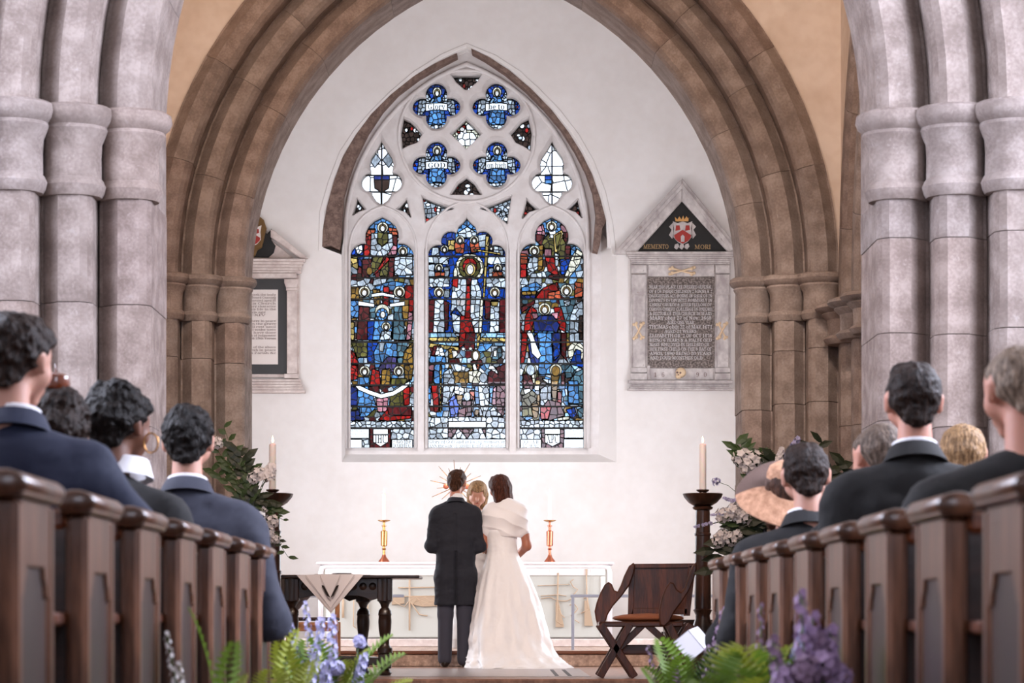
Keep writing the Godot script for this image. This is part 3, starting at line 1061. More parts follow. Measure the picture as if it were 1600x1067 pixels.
# cuts the sketch (painted bottom to top) into single glass pieces inside an opening and leads them together
func glaze(panel: Node3D, opening: PackedVector2Array, sketch: Array, glass: Dictionary, fine := 1.0) -> void:
	var n := sketch.size()
	var boxes := []
	for s in sketch:
		var r := Rect2(s[2][0], Vector2.ZERO)
		for v in s[2]:
			r = r.expand(v)
		boxes.append(r)
	var edges := {}
	var open := ccw(opening)
	for i in n:
		for cell in cells_of(sketch[i][2], sketch[i][1] if sketch[i][1] > 60 else sketch[i][1] * fine):
			var bits: Array = []
			for g in Geometry2D.intersect_polygons(ccw(cell), open):
				bits.append(g)
			for j in range(i + 1, n):
				if not boxes[i].intersects(boxes[j]):
					continue
				var next := []
				for b in bits:
					var res := Geometry2D.clip_polygons(b, sketch[j][2])
					var holed := false
					for c in res:
						if area2(c) * area2(b) < 0.0:
							holed = true
					if holed:
						# split the piece across the hole
						var mid: Vector2 = boxes[j].get_center()
						for half in [rect(-5000, -5000, mid.x, 5000), rect(mid.x, -5000, 5000, 5000)]:
							for h in Geometry2D.intersect_polygons(b, half):
								for c in Geometry2D.clip_polygons(h, sketch[j][2]):
									if area2(c) * area2(b) > 0.0:
										next.append(c)
					else:
						next.append_array(res)
				bits = next
				if bits.is_empty():
					break
			for b in bits:
				if absf(area2(b)) < 3.0:
					continue
				var bb := PackedVector2Array()
				for v in ccw(b):
					if bb.is_empty() or bb[-1].distance_to(v) > 0.25:
						bb.append(v)
				if bb.size() < 3:
					continue
				for small in Geometry2D.offset_polygon(bb, -0.35):
					if small.size() < 3 or absf(area2(small)) < 1.5:
						continue
					var w := PackedVector2Array()
					for v in small:
						w.append(XY(v.x, v.y, GLASS_D))
					var st := ST()
					prism(st, w, -GLASS_D - 0.003, -GLASS_D + 0.003)
					var kind: String = sketch[i][0]
					if kind == "*":
						kind = "wwslsbotrkgw"[rng.randi() % 12]
					var shades: Array = glass[kind]
					obj("glass_piece", st, shades[rng.randi() % shades.size()], panel)
				for e in bb.size():
					var a := bb[e]
					var c := bb[(e + 1) % bb.size()]
					var key := ((a + c) * 0.5 * 2.0).round()
					if not edges.has(key):
						edges[key] = [a, c]
	var lead := ST()
	for key in edges:
		var a := XY(edges[key][0].x, edges[key][0].y, GLASS_D)
		var c := XY(edges[key][1].x, edges[key][1].y, GLASS_D)
		bar(lead, Vector3(a.x, a.y, -GLASS_D), Vector3(c.x, c.y, -GLASS_D), 0.012, 0.0062, 0.0, Vector3(0, 0, 1))
	obj("lead_cames", lead, M.lead, panel)

func to_xy(p: PackedVector2Array, d: float) -> PackedVector2Array:
	var o := PackedVector2Array()
	for v in p:
		o.append(XY(v.x, v.y, d))
	return o

func build_east_window() -> void:
	# the wall, in two halves round the recess
	var left_edge := [534, 722, 534, 398, 503, 386, 504, 360, 511, 322, 522, 282, 536, 245, 556, 210, 580, 178, 610, 148, 645, 120, 680, 99, 714, 83, 729, 76]
	var right_edge := [963, 722, 963, 392, 949, 386, 947, 345, 938, 310, 925, 272, 908, 238, 888, 206, 862, 172, 830, 139, 796, 110, 765, 90, 742, 79, 729, 76]
	for half in [["wall_east", left_edge, -4.0], ["wall_east", right_edge, 3.6]]:
		var p := to_xy(pv(half[1]), WALL_D)
		var sill := p[0]
		var apex := p[-1]
		var poly := PackedVector2Array([Vector2(half[2], 0.0), Vector2(apex.x, 0.0), Vector2(apex.x, sill.y)])
		poly.append_array(p)
		poly.append_array(PackedVector2Array([Vector2(apex.x, 8.9), Vector2(half[2], 8.9)]))
		var st := ST()
		prism(st, poly, -33.0, -WALL_D)
		var o := obj(half[0], st, M.plaster)
		o.set_meta("kind", "structure")
	var win := place("window_1", "tall pointed east window of three stained glass lights under tracery")
	# the brown stone of the old arch showing in the plaster round the recess
	var bl := [503, 386, 504, 360, 511, 322, 522, 282, 536, 245, 556, 210, 580, 178, 610, 148, 645, 120, 680, 99, 714, 83, 715, 88, 690, 101, 655, 121, 622, 146, 598, 172, 575, 207, 556, 245, 545, 275, 537, 305, 534, 340, 533, 372, 531, 391, 517, 384]
	var br := [736, 76, 765, 90, 796, 110, 830, 139, 862, 172, 888, 206, 908, 238, 925, 272, 938, 310, 947, 345, 941, 358, 938, 380, 934, 394, 926, 392, 929, 362, 931, 335, 926, 300, 915, 268, 898, 235, 876, 200, 850, 169, 820, 139, 788, 113, 758, 93, 738, 82]
	for b in [bl, br]:
		var st := ST()
		prism(st, to_xy(pv(b), WALL_D), -WALL_D - 0.2, -WALL_D + 0.012, Transform3D(), 0.004)
		obj("arch_stone", st, M.hoodstone, win)
	# a low plaster band that follows the recess
	var outer := pv([497, 392, 499, 330, 512, 285, 530, 237, 553, 203, 581, 171, 610, 142, 645, 112, 690, 84, 729, 67, 775, 86, 812, 110, 845, 140, 876, 172, 905, 210, 928, 250, 947, 300, 958, 350, 964, 400])
	var inner := pv([505, 392, 507, 333, 519, 288, 537, 241, 560, 207, 587, 176, 616, 147, 650, 118, 692, 90, 729, 73, 771, 92, 807, 116, 839, 145, 870, 177, 898, 214, 921, 253, 939, 302, 950, 352, 956, 400])
	inner.reverse()
	outer.append_array(inner)
	var band := ST()
	prism(band, to_xy(outer, WALL_D), -WALL_D - 0.02, -WALL_D + 0.010, Transform3D(), 0.009)
	obj("plaster_band", band, M.plaster, win)
	# sloping sill and splayed jambs of the recess
	var sp := ST()
	var zf := -WALL_D
	var zb := -WALL_D - 0.33
	var a0 := P(534, 722, WALL_D)
	var a1 := P(963, 722, WALL_D)
	var b0 := P(543, 702, WALL_D + 0.33)
	var b1 := P(917, 702, WALL_D + 0.33)
	q(sp, a0, a1, b1, b0)
	q(sp, P(963, 722, WALL_D), P(963, 392, WALL_D), P(924, 345, WALL_D + 0.33), b1)
	q(sp, a0, b0, P(541, 345, WALL_D + 0.33), P(534, 392, WALL_D))
	obj("splay", sp, M.plaster, win)
	# openings
	var lights := [side_light(597), middle_light(729.5), side_light(862)]
	var foils := [quatrefoil(682, 167), quatrefoil(775.5, 167), quatrefoil(682, 258), quatrefoil(776, 258)]
	var diamond := pv([728.6, 188, 740, 199, 752, 212, 741, 223, 728.6, 235, 717, 223, 705, 212, 717, 199])
	var dags := [dagger(596.5), dagger(862.5)]
	var darks := [pv([706, 120.5, 751.5, 120.5, 745, 131, 731, 143, 727, 143, 713, 131]), pv([631, 187, 642, 192, 650, 200, 660, 212, 652, 225, 640, 229, 630, 234, 627, 210]), pv([826, 187, 815, 192, 808, 200, 797.5, 212, 806, 225, 817, 230, 828, 237, 831, 210]), pv([729, 279, 741, 288, 752, 306, 705, 306, 716, 288]), pv([559, 313, 571, 329, 562, 332, 553, 338]), pv([636, 314, 642, 341, 634, 333, 622, 329]), pv([823, 314.5, 839, 329, 827, 333, 816.5, 343]), pv([902.5, 314.5, 908.5, 342, 899, 333, 888, 329])]
	var spans := [pv([660.5, 310, 708, 328.5, 690, 333, 666, 348]), pv([799, 309.5, 752, 328.5, 772, 334, 792, 351])]
	# tracery: one carved plate, every opening cut with a wide chamfer
	var plate := CSGMesh3D.new()
	plate.name = "tracery"
	var outline := pv([520, 735, 985, 735, 985, 385, 965, 330, 930, 250, 880, 180, 815, 110, 729, 55, 645, 105, 580, 160, 530, 230, 500, 310, 488, 390, 520, 420])
	var stp := ST()
	prism(stp, to_xy(outline, GLASS_D), -32.92, -32.60)
	stp.index()
	stp.generate_normals()
	plate.mesh = stp.commit()
	plate.material_override = M.tracery
	win.add_child(plate)
	# the great hollow round the tracery
	var cuts := []
	for l in lights:
		cuts.append([l, 0.055])
	for l in foils:
		cuts.append([l, 0.05])
	for l in dags:
		cuts.append([l, 0.045])
	for l in [diamond] + darks + spans:
		cuts.append([l, 0.022])
	for c in cuts:
		var hole := PackedVector2Array()
		for v in ccw(to_xy(c[0], GLASS_D - 0.05)):
			if hole.is_empty() or (hole[-1].distance_to(v) > 0.006 and (hole[0].distance_to(v) > 0.006)):
				hole.append(v)
		var steps := 7 if c[1] > 0.03 else 4
		for i in steps:
			# a hollow chamfer, cut in fine steps
			var f := float(i) / (steps - 1)
			var grown := hole
			if i > 0:
				for g in Geometry2D.offset_polygon(hole, c[1] * f, Geometry2D.JOIN_MITER):
					if area2(g) > 0.0:
						grown = g
			var stc := ST()
			prism(stc, grown, -32.96 if i == 0 else -32.74 + 0.14 * sqrt(f), -32.55)
			stc.index()
			stc.generate_normals()
			var m := CSGMesh3D.new()
			m.operation = CSGShape3D.OPERATION_SUBTRACTION
			m.mesh = stc.commit()
			plate.add_child(m)
	# raised mouldings on the tracery: the arch, the wheel and the light heads
	for line in [[pointed_px(539, 919, 370, 100), 0.030, 0.05], [pointed_px(546, 650, 388, 322), 0.014, 0.03], [pointed_px(810, 914, 388, 322), 0.014, 0.03], [pointed_px(666, 793, 388, 314), 0.014, 0.03]]:
		var pts := PackedVector3Array()
		for v in line[0]:
			var w := XY(v.x, v.y, GLASS_D - 0.2)
			pts.append(Vector3(w.x, w.y, -32.60))
		var stm := ST()
		tube(stm, pts, PackedFloat32Array([line[1]]), 8, 1.0, Vector3(0, 0, 1))
		obj("moulding", stm, M.tracery, win)
	var ring := PackedVector3Array()
	for i in 49:
		var w := XY(729.3 + 106 * cos(TAU * i / 48), 212.5 + 103 * sin(TAU * i / 48), GLASS_D - 0.2)
		ring.append(Vector3(w.x, w.y, -32.60))
	var str_ := ST()
	tube(str_, ring, PackedFloat32Array([0.02]), 8, 1.0, Vector3(0, 0, 1))
	obj("moulding", str_, M.tracery, win)
	# glass
	var streak := mottled(101, Color(0.70, 0.70, 0.70), Color(1, 1, 1), Color(0.50, 0.48, 0.46), 0.74, 0.02, 0.06, 384)
	var glass := {}
	for k in glass_colors:
		var c: Color = glass_colors[k]
		glass[k] = []
		for v in ([1.0] if k in ["c", "W", "F", "f"] else [0.74, 0.92, 1.08]):
			glass[k].append(glass_material(Color(minf(c.r * v, 1.0), minf(c.g * v, 1.0), minf(c.b * v, 1.0)), k == "c" or k == "W", streak))
	var names := ["nativity_light", "risen_figure_light", "annunciation_light"]
	var sketches := [sketch_left(), sketch_middle(), sketch_right()]
	for i in 3:
		var panel := sub("stained_glass_light", win)
		panel.set_meta("label", ["stained glass light with seated blue figure and angels", "stained glass light with standing figure in red and white", "stained glass light with blue winged angel and gold haired figure"][i])
		glaze(panel, lights[i], sketches[i], glass)
		var cx: float = [597.0, 729.5, 862.0][i]
		var half: float = [51.0, 62.0, 51.0][i]
		for k in 9:
			var st := ST()
			var y: float = 400.5 + 33.5 * k
			bar(st, P(cx - half, y, GLASS_D - 0.02), P(cx + half, y, GLASS_D - 0.02), 0.02, 0.018)
			obj("saddle_bar", st, M.lead, panel)
	window_words(win)
	for i in 4:
		var panel := sub("tracery_light", win)
		glaze(panel, foils[i], sketch_foil([682.0, 775.5, 682.0, 776.0][i], [167.0, 167.0, 258.0, 258.0][i]), glass)
	var lamb := sub("tracery_light", win)
	glaze(lamb, diamond, scaled([["f", 30, [400, 420, 660, 420, 660, 660, 400, 660]], ["W", 34, [455, 560, 480, 500, 500, 470, 520, 470, 530, 520, 580, 520, 605, 560, 590, 620, 470, 620]], ["R", 0, [480, 470, 520, 465, 520, 495, 485, 485]], ["R", 0, [455, 510, 480, 510, 480, 530, 458, 525]], ["W", 0, [525, 470, 540, 450, 590, 480, 590, 500, 530, 500]], ["F", 0, [495, 495, 18, 18]]], 620, 100, 4.85), glass)
	for d in 2:
		var cx: float = [596.5, 862.5][d]
		var panel := sub("tracery_light", win)
		var sk := [["c", 22, rect(cx - 40, 215, cx + 40, 325)]]
		if d == 0:
			sk.append(["s", 0, pv([cx - 11, 238, cx - 1, 250, cx - 11, 262, cx - 19, 250])])
			sk.append(["s", 0, pv([cx + 11, 238, cx + 19, 250, cx + 11, 262, cx + 1, 250])])
			sk.append(["n", 0, pv([cx - 12, 274, cx + 12, 274, cx + 12, 281, cx - 12, 281])])
			sk.append(["k", 0, pv([cx - 12, 281, cx + 12, 281, cx + 11, 294, cx, 301, cx - 11, 294])])
		else:
			sk.append(["B", 0, rect(cx - 11, 273, cx, 281)])
			sk.append(["b", 0, rect(cx - 11, 281, cx, 287)])
		for s in sk:
			s[2] = ccw(s[2])
		glaze(panel, dags[d], sk, glass)
		var st := ST()
		bar(st, P(cx, 222, GLASS_D - 0.02), P(cx, 321, GLASS_D - 0.02), 0.018, 0.018, 0.0, Vector3.RIGHT)
		for y in [274.0, 300.0]:
			bar(st, P(cx - 30, y, GLASS_D - 0.02), P(cx + 30, y, GLASS_D - 0.02), 0.016, 0.016)
		obj("iron_bar", st, M.lead, panel)
	for d in darks + spans:
		var panel := sub("tracery_light", win)
		var r := Rect2(d[0], Vector2.ZERO)
		for v in d:
			r = r.expand(v)
		var sk := [["s" if d in spans else "k", 7, ccw(rect(r.position.x, r.position.y, r.end.x, r.end.y))]]
		for k in int(r.get_area() / 130.0) + 1:
			sk.append([["W", "W", "R", "w"][rng.randi() % 4], 0, ccw(ellipse(r.position + Vector2(rng.randf() * r.size.x, rng.randf() * r.size.y), rng.randf_range(2.0, 4.5), rng.randf_range(2.0, 4.5), 7))])
		glaze(panel, d, sk, glass)

func pointed_px(x0: float, x1: float, y: float, top: float) -> PackedVector2Array:
	var a := (x1 - x0) * 0.5
	var h := y - top
	var r := (a * a + h * h) / (2.0 * a)
	var out := PackedVector2Array([Vector2(x0, 700)])
	for v in pointed(x0, x1, 0.0, r, 0.0, 14):
		out.append(Vector2(v.x, y - v.y))
	out.append(Vector2(x1, 700))
	return out

func sketch_foil(cx: float, cy: float) -> Array:
	# an angel in pale blue on deep blue, with a scroll
	var s := [["B", 8, rect(cx - 45, cy - 45, cx + 45, cy + 45)], ["s", 6, pv([cx - 16, cy - 22, cx - 10, cy - 8, cx - 22, cy + 12, cx - 30, cy + 14, cx - 28, cy - 8])], ["s", 6, pv([cx + 16, cy - 22, cx + 10, cy - 8, cx + 22, cy + 12, cx + 30, cy + 14, cx + 28, cy - 8])], ["w", 6, pv([cx - 15, cy - 25, cx - 8, cy - 12, cx - 12, cy - 8, cx - 18, cy - 10])], ["w", 6, pv([cx + 15, cy - 25, cx + 8, cy - 12, cx + 12, cy - 8, cx + 18, cy - 10])],
		["b", 8, pv([cx - 5, cy - 16, cx + 7, cy - 16, cx + 12, cy + 6, cx + 15, cy + 34, cx - 14, cy + 34, cx - 10, cy + 6])], ["l", 7, pv([cx - 6, cy - 14, cx - 12, cy - 4, cx - 8, cy - 4, cx - 2, cy - 12])], ["w", 6, pv([cx - 15, cy + 28, cx + 15, cy + 28, cx + 12, cy + 38, cx - 12, cy + 38])], ["W", 0, pv([cx - 17, cy - 5, cx - 6, cy - 6, cx + 8, cy - 6, cx + 17, cy - 5, cx + 17, cy + 6, cx + 6, cy + 5, cx - 6, cy + 5, cx - 17, cy + 7])],
		["f", 0, ellipse(Vector2(cx + 1, cy - 23), 7, 8, 14)], ["y", 0, ellipse(Vector2(cx + 1, cy - 22), 4.6, 5.6, 12)], ["F", 0, ellipse(Vector2(cx + 1, cy - 21), 3.2, 4.3, 12)], ["R", 0, ellipse(Vector2(cx - 34, cy), 1.8, 1.8, 7)], ["R", 0, ellipse(Vector2(cx + 33, cy), 1.8, 1.8, 7)]]
	for e in s:
		e[2] = ccw(e[2])
	return s

func sketch_left() -> Array:
	var a := [["*", 34, [0, 60, 711, 60, 711, 1067, 0, 1067]], ["b", 36, [190, 90, 480, 90, 480, 260, 190, 260]], ["B", 34, [80, 300, 195, 300, 200, 400, 80, 400]], ["b", 30, [460, 300, 600, 300, 600, 400, 460, 400]], ["u", 34, [215, 190, 290, 190, 270, 260, 215, 270]], ["R", 36, [205, 260, 270, 230, 250, 410, 190, 410]], ["u", 34, [390, 180, 470, 190, 460, 260, 400, 250]], ["r", 36, [400, 240, 465, 240, 450, 410, 420, 410]], ["w", 34, [255, 225, 420, 225, 430, 330, 400, 405, 245, 405]], ["o", 34, [305, 215, 385, 215, 390, 290, 340, 330, 305, 300]], ["p", 30, [380, 400, 430, 320, 460, 330, 455, 395]], ["w", 34, [430, 420, 580, 390, 585, 560, 440, 560]], ["W", 26, [120, 330, 180, 310, 190, 370, 150, 400]],
		["y", 34, [90, 420, 150, 430, 150, 520, 90, 480]], ["B", 30, [150, 400, 200, 400, 180, 500, 150, 490]], ["r", 34, [180, 430, 265, 430, 235, 575, 180, 575]], ["o", 34, [260, 412, 355, 412, 300, 530, 250, 545]], ["o", 30, [330, 490, 395, 430, 385, 570, 320, 570]], ["r", 30, [395, 420, 440, 420, 430, 575, 385, 575]], ["R", 32, [265, 565, 375, 410, 405, 430, 310, 530]], ["g", 0, [240, 525, 24, 32]], ["w", 34, [275, 580, 380, 580, 360, 645, 265, 640]], ["b", 34, [285, 640, 430, 605, 545, 625, 480, 685, 300, 685]], ["g", 34, [85, 650, 160, 650, 160, 800, 85, 800]], ["R", 34, [525, 640, 590, 640, 590, 850, 545, 850, 520, 745]], ["g", 30, [265, 670, 320, 670, 330, 800, 280, 800]], ["R", 30, [350, 650, 395, 650, 400, 800, 345, 800]], ["b", 36, [88, 760, 150, 760, 165, 900, 88, 900]], ["r", 36, [160, 805, 240, 805, 250, 1080, 135, 1080]], ["t", 32, [240, 810, 290, 810, 290, 900, 240, 900]], ["t", 38, [435, 805, 505, 805, 525, 1080, 425, 1080]], ["g", 34, [500, 750, 555, 750, 550, 905, 500, 905]], ["p", 34, [550, 850, 590, 850, 565, 1080, 530, 1080]], ["y", 34, [85, 930, 120, 930, 120, 1080, 85, 1080]], ["B", 34, [225, 925, 285, 915, 290, 1080, 225, 1080]], ["b", 38, [280, 915, 420, 915, 420, 1080, 265, 1080]], ["W", 0, [255, 705, 340, 695, 440, 715, 440, 740, 340, 722, 255, 735]], ["W", 0, [150, 762, 280, 785, 280, 812, 150, 800]], ["W", 0, [400, 785, 520, 765, 520, 800, 400, 812]]]
	head(a, 345, 180, 44)
	head(a, 505, 367, 38)
	head(a, 200, 690, 46)
	head(a, 478, 690, 46)
	a.append(["f", 0, [342, 845, 58, 58]])
	a.append(["b", 24, [340, 870, 46, 50]])
	a.append(["F", 0, [346, 872, 20, 27]])
	head(a, 372, 965, 35, "y")
	a.append(["w", 30, [338, 1002, 412, 1002, 415, 1080, 320, 1080]])
	var b := [["*", 36, [60, 60, 640, 60, 640, 800, 60, 800]], ["o", 38, [95, 70, 235, 70, 240, 205, 150, 205]], ["B", 36, [235, 70, 325, 70, 290, 250, 235, 250]], ["t", 36, [485, 70, 575, 70, 550, 195, 480, 205]], ["g", 36, [545, 150, 615, 75, 615, 260, 525, 260]], ["R", 36, [80, 130, 130, 170, 165, 265, 80, 265]], ["b", 40, [285, 170, 330, 75, 480, 90, 485, 250, 300, 300]], ["v", 36, [400, 200, 480, 200, 470, 320, 330, 350, 330, 290]], ["w", 0, [335, 78, 382, 78, 365, 160, 335, 150]], ["R", 34, [80, 270, 155, 270, 155, 385, 85, 400]], ["R", 34, [275, 295, 335, 320, 345, 440, 255, 440]], ["g", 34, [355, 310, 425, 295, 430, 440, 350, 440]], ["g", 34, [540, 265, 620, 265, 605, 395, 550, 395]], ["b", 34, [155, 370, 250, 370, 250, 440, 155, 440]], ["o", 34, [435, 380, 565, 380, 565, 440, 430, 440]], ["n", 36, [85, 445, 155, 450, 155, 605, 85, 605]], ["b", 36, [155, 445, 255, 445, 320, 640, 150, 640]], ["o", 36, [425, 490, 535, 470, 545, 640, 415, 640]], ["R", 34, [530, 465, 590, 445, 585, 600, 540, 605]], ["p", 32, [305, 540, 410, 540, 400, 660, 320, 660]], ["r", 34, [240, 450, 330, 440, 340, 510, 260, 500]], ["n", 36, [85, 650, 170, 640, 215, 725, 85, 735]], ["b", 34, [170, 620, 310, 620, 230, 700, 170, 700]], ["R", 36, [325, 725, 400, 640, 605, 690, 590, 715, 400, 735]], ["r", 36, [395, 615, 605, 615, 605, 690, 420, 690]],
		["w", 30, [60, 735, 640, 735, 640, 800, 60, 800]], ["w", 34, [60, 800, 640, 800, 640, 980, 60, 980]], ["r", 30, [255, 795, 430, 795, 430, 970, 255, 970]], ["W", 0, [130, 440, 175, 440, 260, 480, 350, 510, 450, 485, 520, 440, 590, 400, 580, 440, 530, 480, 450, 525, 350, 548, 250, 515, 160, 475]], ["W", 0, [82, 800, 250, 800, 250, 880, 82, 880]], ["W", 0, [283, 800, 408, 800, 408, 848, 283, 848]], ["W", 0, [283, 850, 408, 850, 408, 910, 345, 950, 283, 910]], ["W", 0, [438, 890, 612, 890, 612, 970, 438, 970]], ["W", 0, [82, 888, 190, 888, 190, 970, 82, 970]]]
	head(b, 212, 318, 44)
	head(b, 497, 318, 44)
	return scaled(a, 530, 320, 5.08) + scaled(b, 530, 520, 5.336)

func sketch_middle() -> Array:
	var a := [["B", 42, [40, 40, 760, 40, 760, 1067, 40, 1067]], ["b", 34, [300, 60, 490, 60, 490, 230, 300, 230]], ["w", 34, [320, 180, 400, 130, 480, 180, 470, 220, 330, 220]], ["s", 34, [110, 300, 170, 300, 170, 370, 100, 370]], ["y", 34, [240, 240, 300, 240, 290, 330, 240, 330]], ["u", 34, [290, 260, 380, 260, 370, 350, 300, 350]], ["u", 34, [420, 260, 510, 260, 500, 340, 430, 350]], ["s", 34, [490, 200, 560, 190, 560, 300, 500, 300]], ["s", 34, [620, 290, 700, 300, 700, 370, 620, 360]], ["w", 36, [70, 380, 250, 380, 240, 445, 70, 435]], ["w", 36, [565, 380, 720, 380, 720, 440, 570, 445]], ["s", 34, [75, 440, 130, 440, 130, 545, 75, 545]], ["s", 34, [205, 465, 255, 465, 250, 545, 205, 545]], ["u", 30, [130, 505, 215, 505, 210, 545, 130, 545]], ["s", 34, [580, 470, 620, 470, 620, 545, 580, 545]], ["s", 34, [690, 450, 720, 450, 720, 545, 690, 545]], ["u", 30, [610, 505, 695, 505, 690, 545, 610, 545]], ["w", 36, [72, 555, 255, 555, 250, 630, 72, 635]], ["w", 36, [555, 555, 722, 555, 722, 640, 560, 630]], ["s", 34, [205, 650, 260, 650, 250, 720, 205, 720]], ["r", 38, [75, 735, 150, 735, 150, 1040, 75, 1040]], ["r", 38, [185, 735, 250, 760, 240, 990, 190, 990]], ["w", 36, [130, 735, 205, 735, 215, 1010, 115, 1010]], ["r", 36, [545, 740, 610, 735, 610, 900, 550, 900]], ["r", 38, [660, 735, 722, 735, 722, 1030, 670, 1030]], ["w", 36, [595, 745, 670, 745, 665, 1010, 585, 1010]], ["y", 40, [70, 1035, 300, 1035, 300, 1067, 70, 1067]], ["y", 40, [520, 1035, 722, 1035, 722, 1067, 520, 1067]], ["f", 44, [420, 470, 120, 120]], ["o", 40, [420, 470, 92, 92]], ["R", 40, [422, 460, 60, 70]], ["w", 40, [325, 555, 400, 555, 395, 620, 400, 900, 370, 880, 300, 800, 260, 870, 275, 620]], ["w", 40, [430, 555, 480, 560, 520, 680, 515, 900, 480, 1020, 440, 1000, 425, 870]], ["w", 38, [270, 850, 340, 870, 345, 1067, 290, 1067]], ["w", 38, [440, 900, 510, 880, 510, 1067, 440, 1067]], ["R", 36, [345, 870, 430, 880, 470, 1067, 335, 1067]], ["R", 40, [395, 610, 430, 610, 425, 890, 380, 890]], ["r", 30, [390, 550, 440, 550, 430, 620, 395, 620]], ["R", 0, [280, 565, 325, 560, 320, 640, 275, 620]], ["f", 0, [285, 500, 300, 460, 320, 500, 315, 545, 285, 545]], ["y", 60, [555, 200, 585, 200, 545, 720, 530, 720]], ["y", 60, [455, 315, 680, 350, 675, 364, 455, 328]], ["f", 60, [510, 735, 540, 735, 515, 1067, 490, 1067]]]
	head(a, 210, 316, 34)
	head(a, 340, 240, 36)
	head(a, 458, 240, 36)
	head(a, 600, 308, 24)
	head(a, 165, 470, 34)
	head(a, 655, 470, 34)
	head(a, 165, 675, 44)
	head(a, 630, 675, 44)
	a.append(["y", 0, [425, 485, 46, 55]])
	a.append(["F", 0, [425, 485, 28, 42]])
	a.append(["y", 0, [595, 752, 662, 752, 650, 790, 605, 790]])
	var b := [["l", 44, [40, 0, 760, 0, 760, 260, 40, 260]], ["*", 36, [40, 110, 760, 110, 760, 800, 40, 800]], ["y", 44, [70, 40, 330, 35, 330, 70, 70, 70]], ["y", 44, [500, 40, 725, 40, 725, 75, 500, 75]], ["y", 44, [90, 85, 330, 120, 330, 150, 80, 120]], ["b", 44, [500, 90, 620, 90, 560, 150, 480, 160]], ["w", 34, [295, 0, 345, 0, 345, 35, 300, 20]], ["R", 34, [335, 0, 400, 0, 395, 80, 330, 135]], ["r", 36, [390, 0, 470, 0, 460, 140, 370, 140]], ["y", 50, [480, 0, 515, 0, 495, 130, 480, 130]], ["F", 0, [368, 134, 16, 14]], ["F", 0, [428, 132, 16, 14]], ["r", 38, [100, 190, 120, 110, 180, 105, 215, 195, 215, 245, 90, 245]], ["W", 34, [125, 195, 150, 120, 190, 115, 215, 190, 180, 195]], ["b", 36, [95, 190, 220, 195, 225, 250, 80, 250]], ["g", 34, [240, 140, 280, 125, 320, 160, 300, 220, 250, 215]], ["F", 0, [270, 145, 310, 150, 325, 180, 285, 215]], ["r", 34, [245, 215, 330, 210, 345, 260, 240, 260]], ["g", 0, [470, 190, 38, 50]], ["F", 0, [470, 190, 26, 40]], ["t", 34, [625, 130, 680, 125, 695, 190, 640, 235, 600, 235]], ["F", 0, [620, 150, 650, 140, 645, 200, 618, 195]], ["r", 38, [430, 235, 520, 225, 530, 270, 430, 270]], ["r", 36, [70, 255, 120, 255, 110, 420, 70, 420]], ["p", 0, [110, 290, 34, 26]], ["b", 36, [125, 260, 215, 265, 210, 425, 120, 425]], ["g", 38, [285, 320, 420, 320, 410, 420, 275, 420]], ["w", 34, [255, 255, 320, 260, 430, 300, 400, 325, 290, 325]], ["s", 36, [205, 330, 260, 290, 300, 380, 290, 430, 200, 430]], ["u", 32, [480, 255, 505, 255, 500, 310, 480, 310]], ["W", 32, [445, 270, 465, 250, 485, 310, 445, 315]], ["f", 34, [410, 320, 490, 310, 530, 340, 500, 420, 415, 420]], ["s", 0, [535, 375, 34, 40]], ["r", 40, [575, 330, 640, 290, 725, 255, 725, 425, 570, 425]], ["W", 34, [575, 300, 590, 258, 640, 290, 660, 350, 620, 320]], ["R", 38, [100, 435, 160, 435, 165, 660, 125, 660]], ["b", 34, [70, 440, 100, 440, 95, 600, 70, 560]], ["y", 60, [172, 270, 188, 270, 182, 660, 172, 660]], ["s", 38, [200, 440, 300, 440, 240, 590, 195, 580]], ["W", 38, [300, 440, 375, 460, 380, 500, 340, 520, 290, 500]], ["B", 38, [245, 560, 300, 510, 340, 600, 330, 700, 265, 720]], ["g", 34, [305, 515, 365, 520, 350, 600, 320, 590]], ["s", 0, [400, 530, 30, 38]], ["u", 34, [420, 480, 460, 480, 460, 560, 430, 560]], ["r", 38, [355, 570, 435, 565, 440, 690, 380, 700]], ["r", 36, [325, 640, 390, 620, 380, 730, 315, 730]], ["b", 36, [455, 440, 500, 440, 510, 600, 470, 600]], ["w", 38, [490, 440, 585, 440, 580, 620, 540, 715, 505, 600]], ["b", 36, [585, 445, 625, 445, 615, 600, 585, 580]], ["p", 36, [615, 470, 650, 430, 640, 600, 605, 600]], ["r", 40, [640, 435, 725, 435, 705, 690, 660, 680, 640, 600]], ["w", 34, [590, 640, 620, 615, 690, 690, 600, 700]], ["g", 34, [465, 640, 500, 640, 490, 735, 460, 735]],
		["w", 34, [40, 700, 760, 700, 760, 800, 40, 800]], ["w", 38, [40, 795, 760, 795, 760, 885, 40, 885]], ["r", 30, [240, 800, 320, 800, 280, 870, 240, 870]], ["r", 30, [330, 800, 460, 800, 400, 880]], ["r", 30, [520, 800, 555, 800, 555, 870]], ["W", 0, [243, 738, 557, 738, 557, 788, 243, 788]], ["W", 0, [40, 885, 760, 885, 760, 980, 40, 980]]]
	return scaled(a, 655, 330, 5.333) + scaled(b, 655, 520, 5.333)

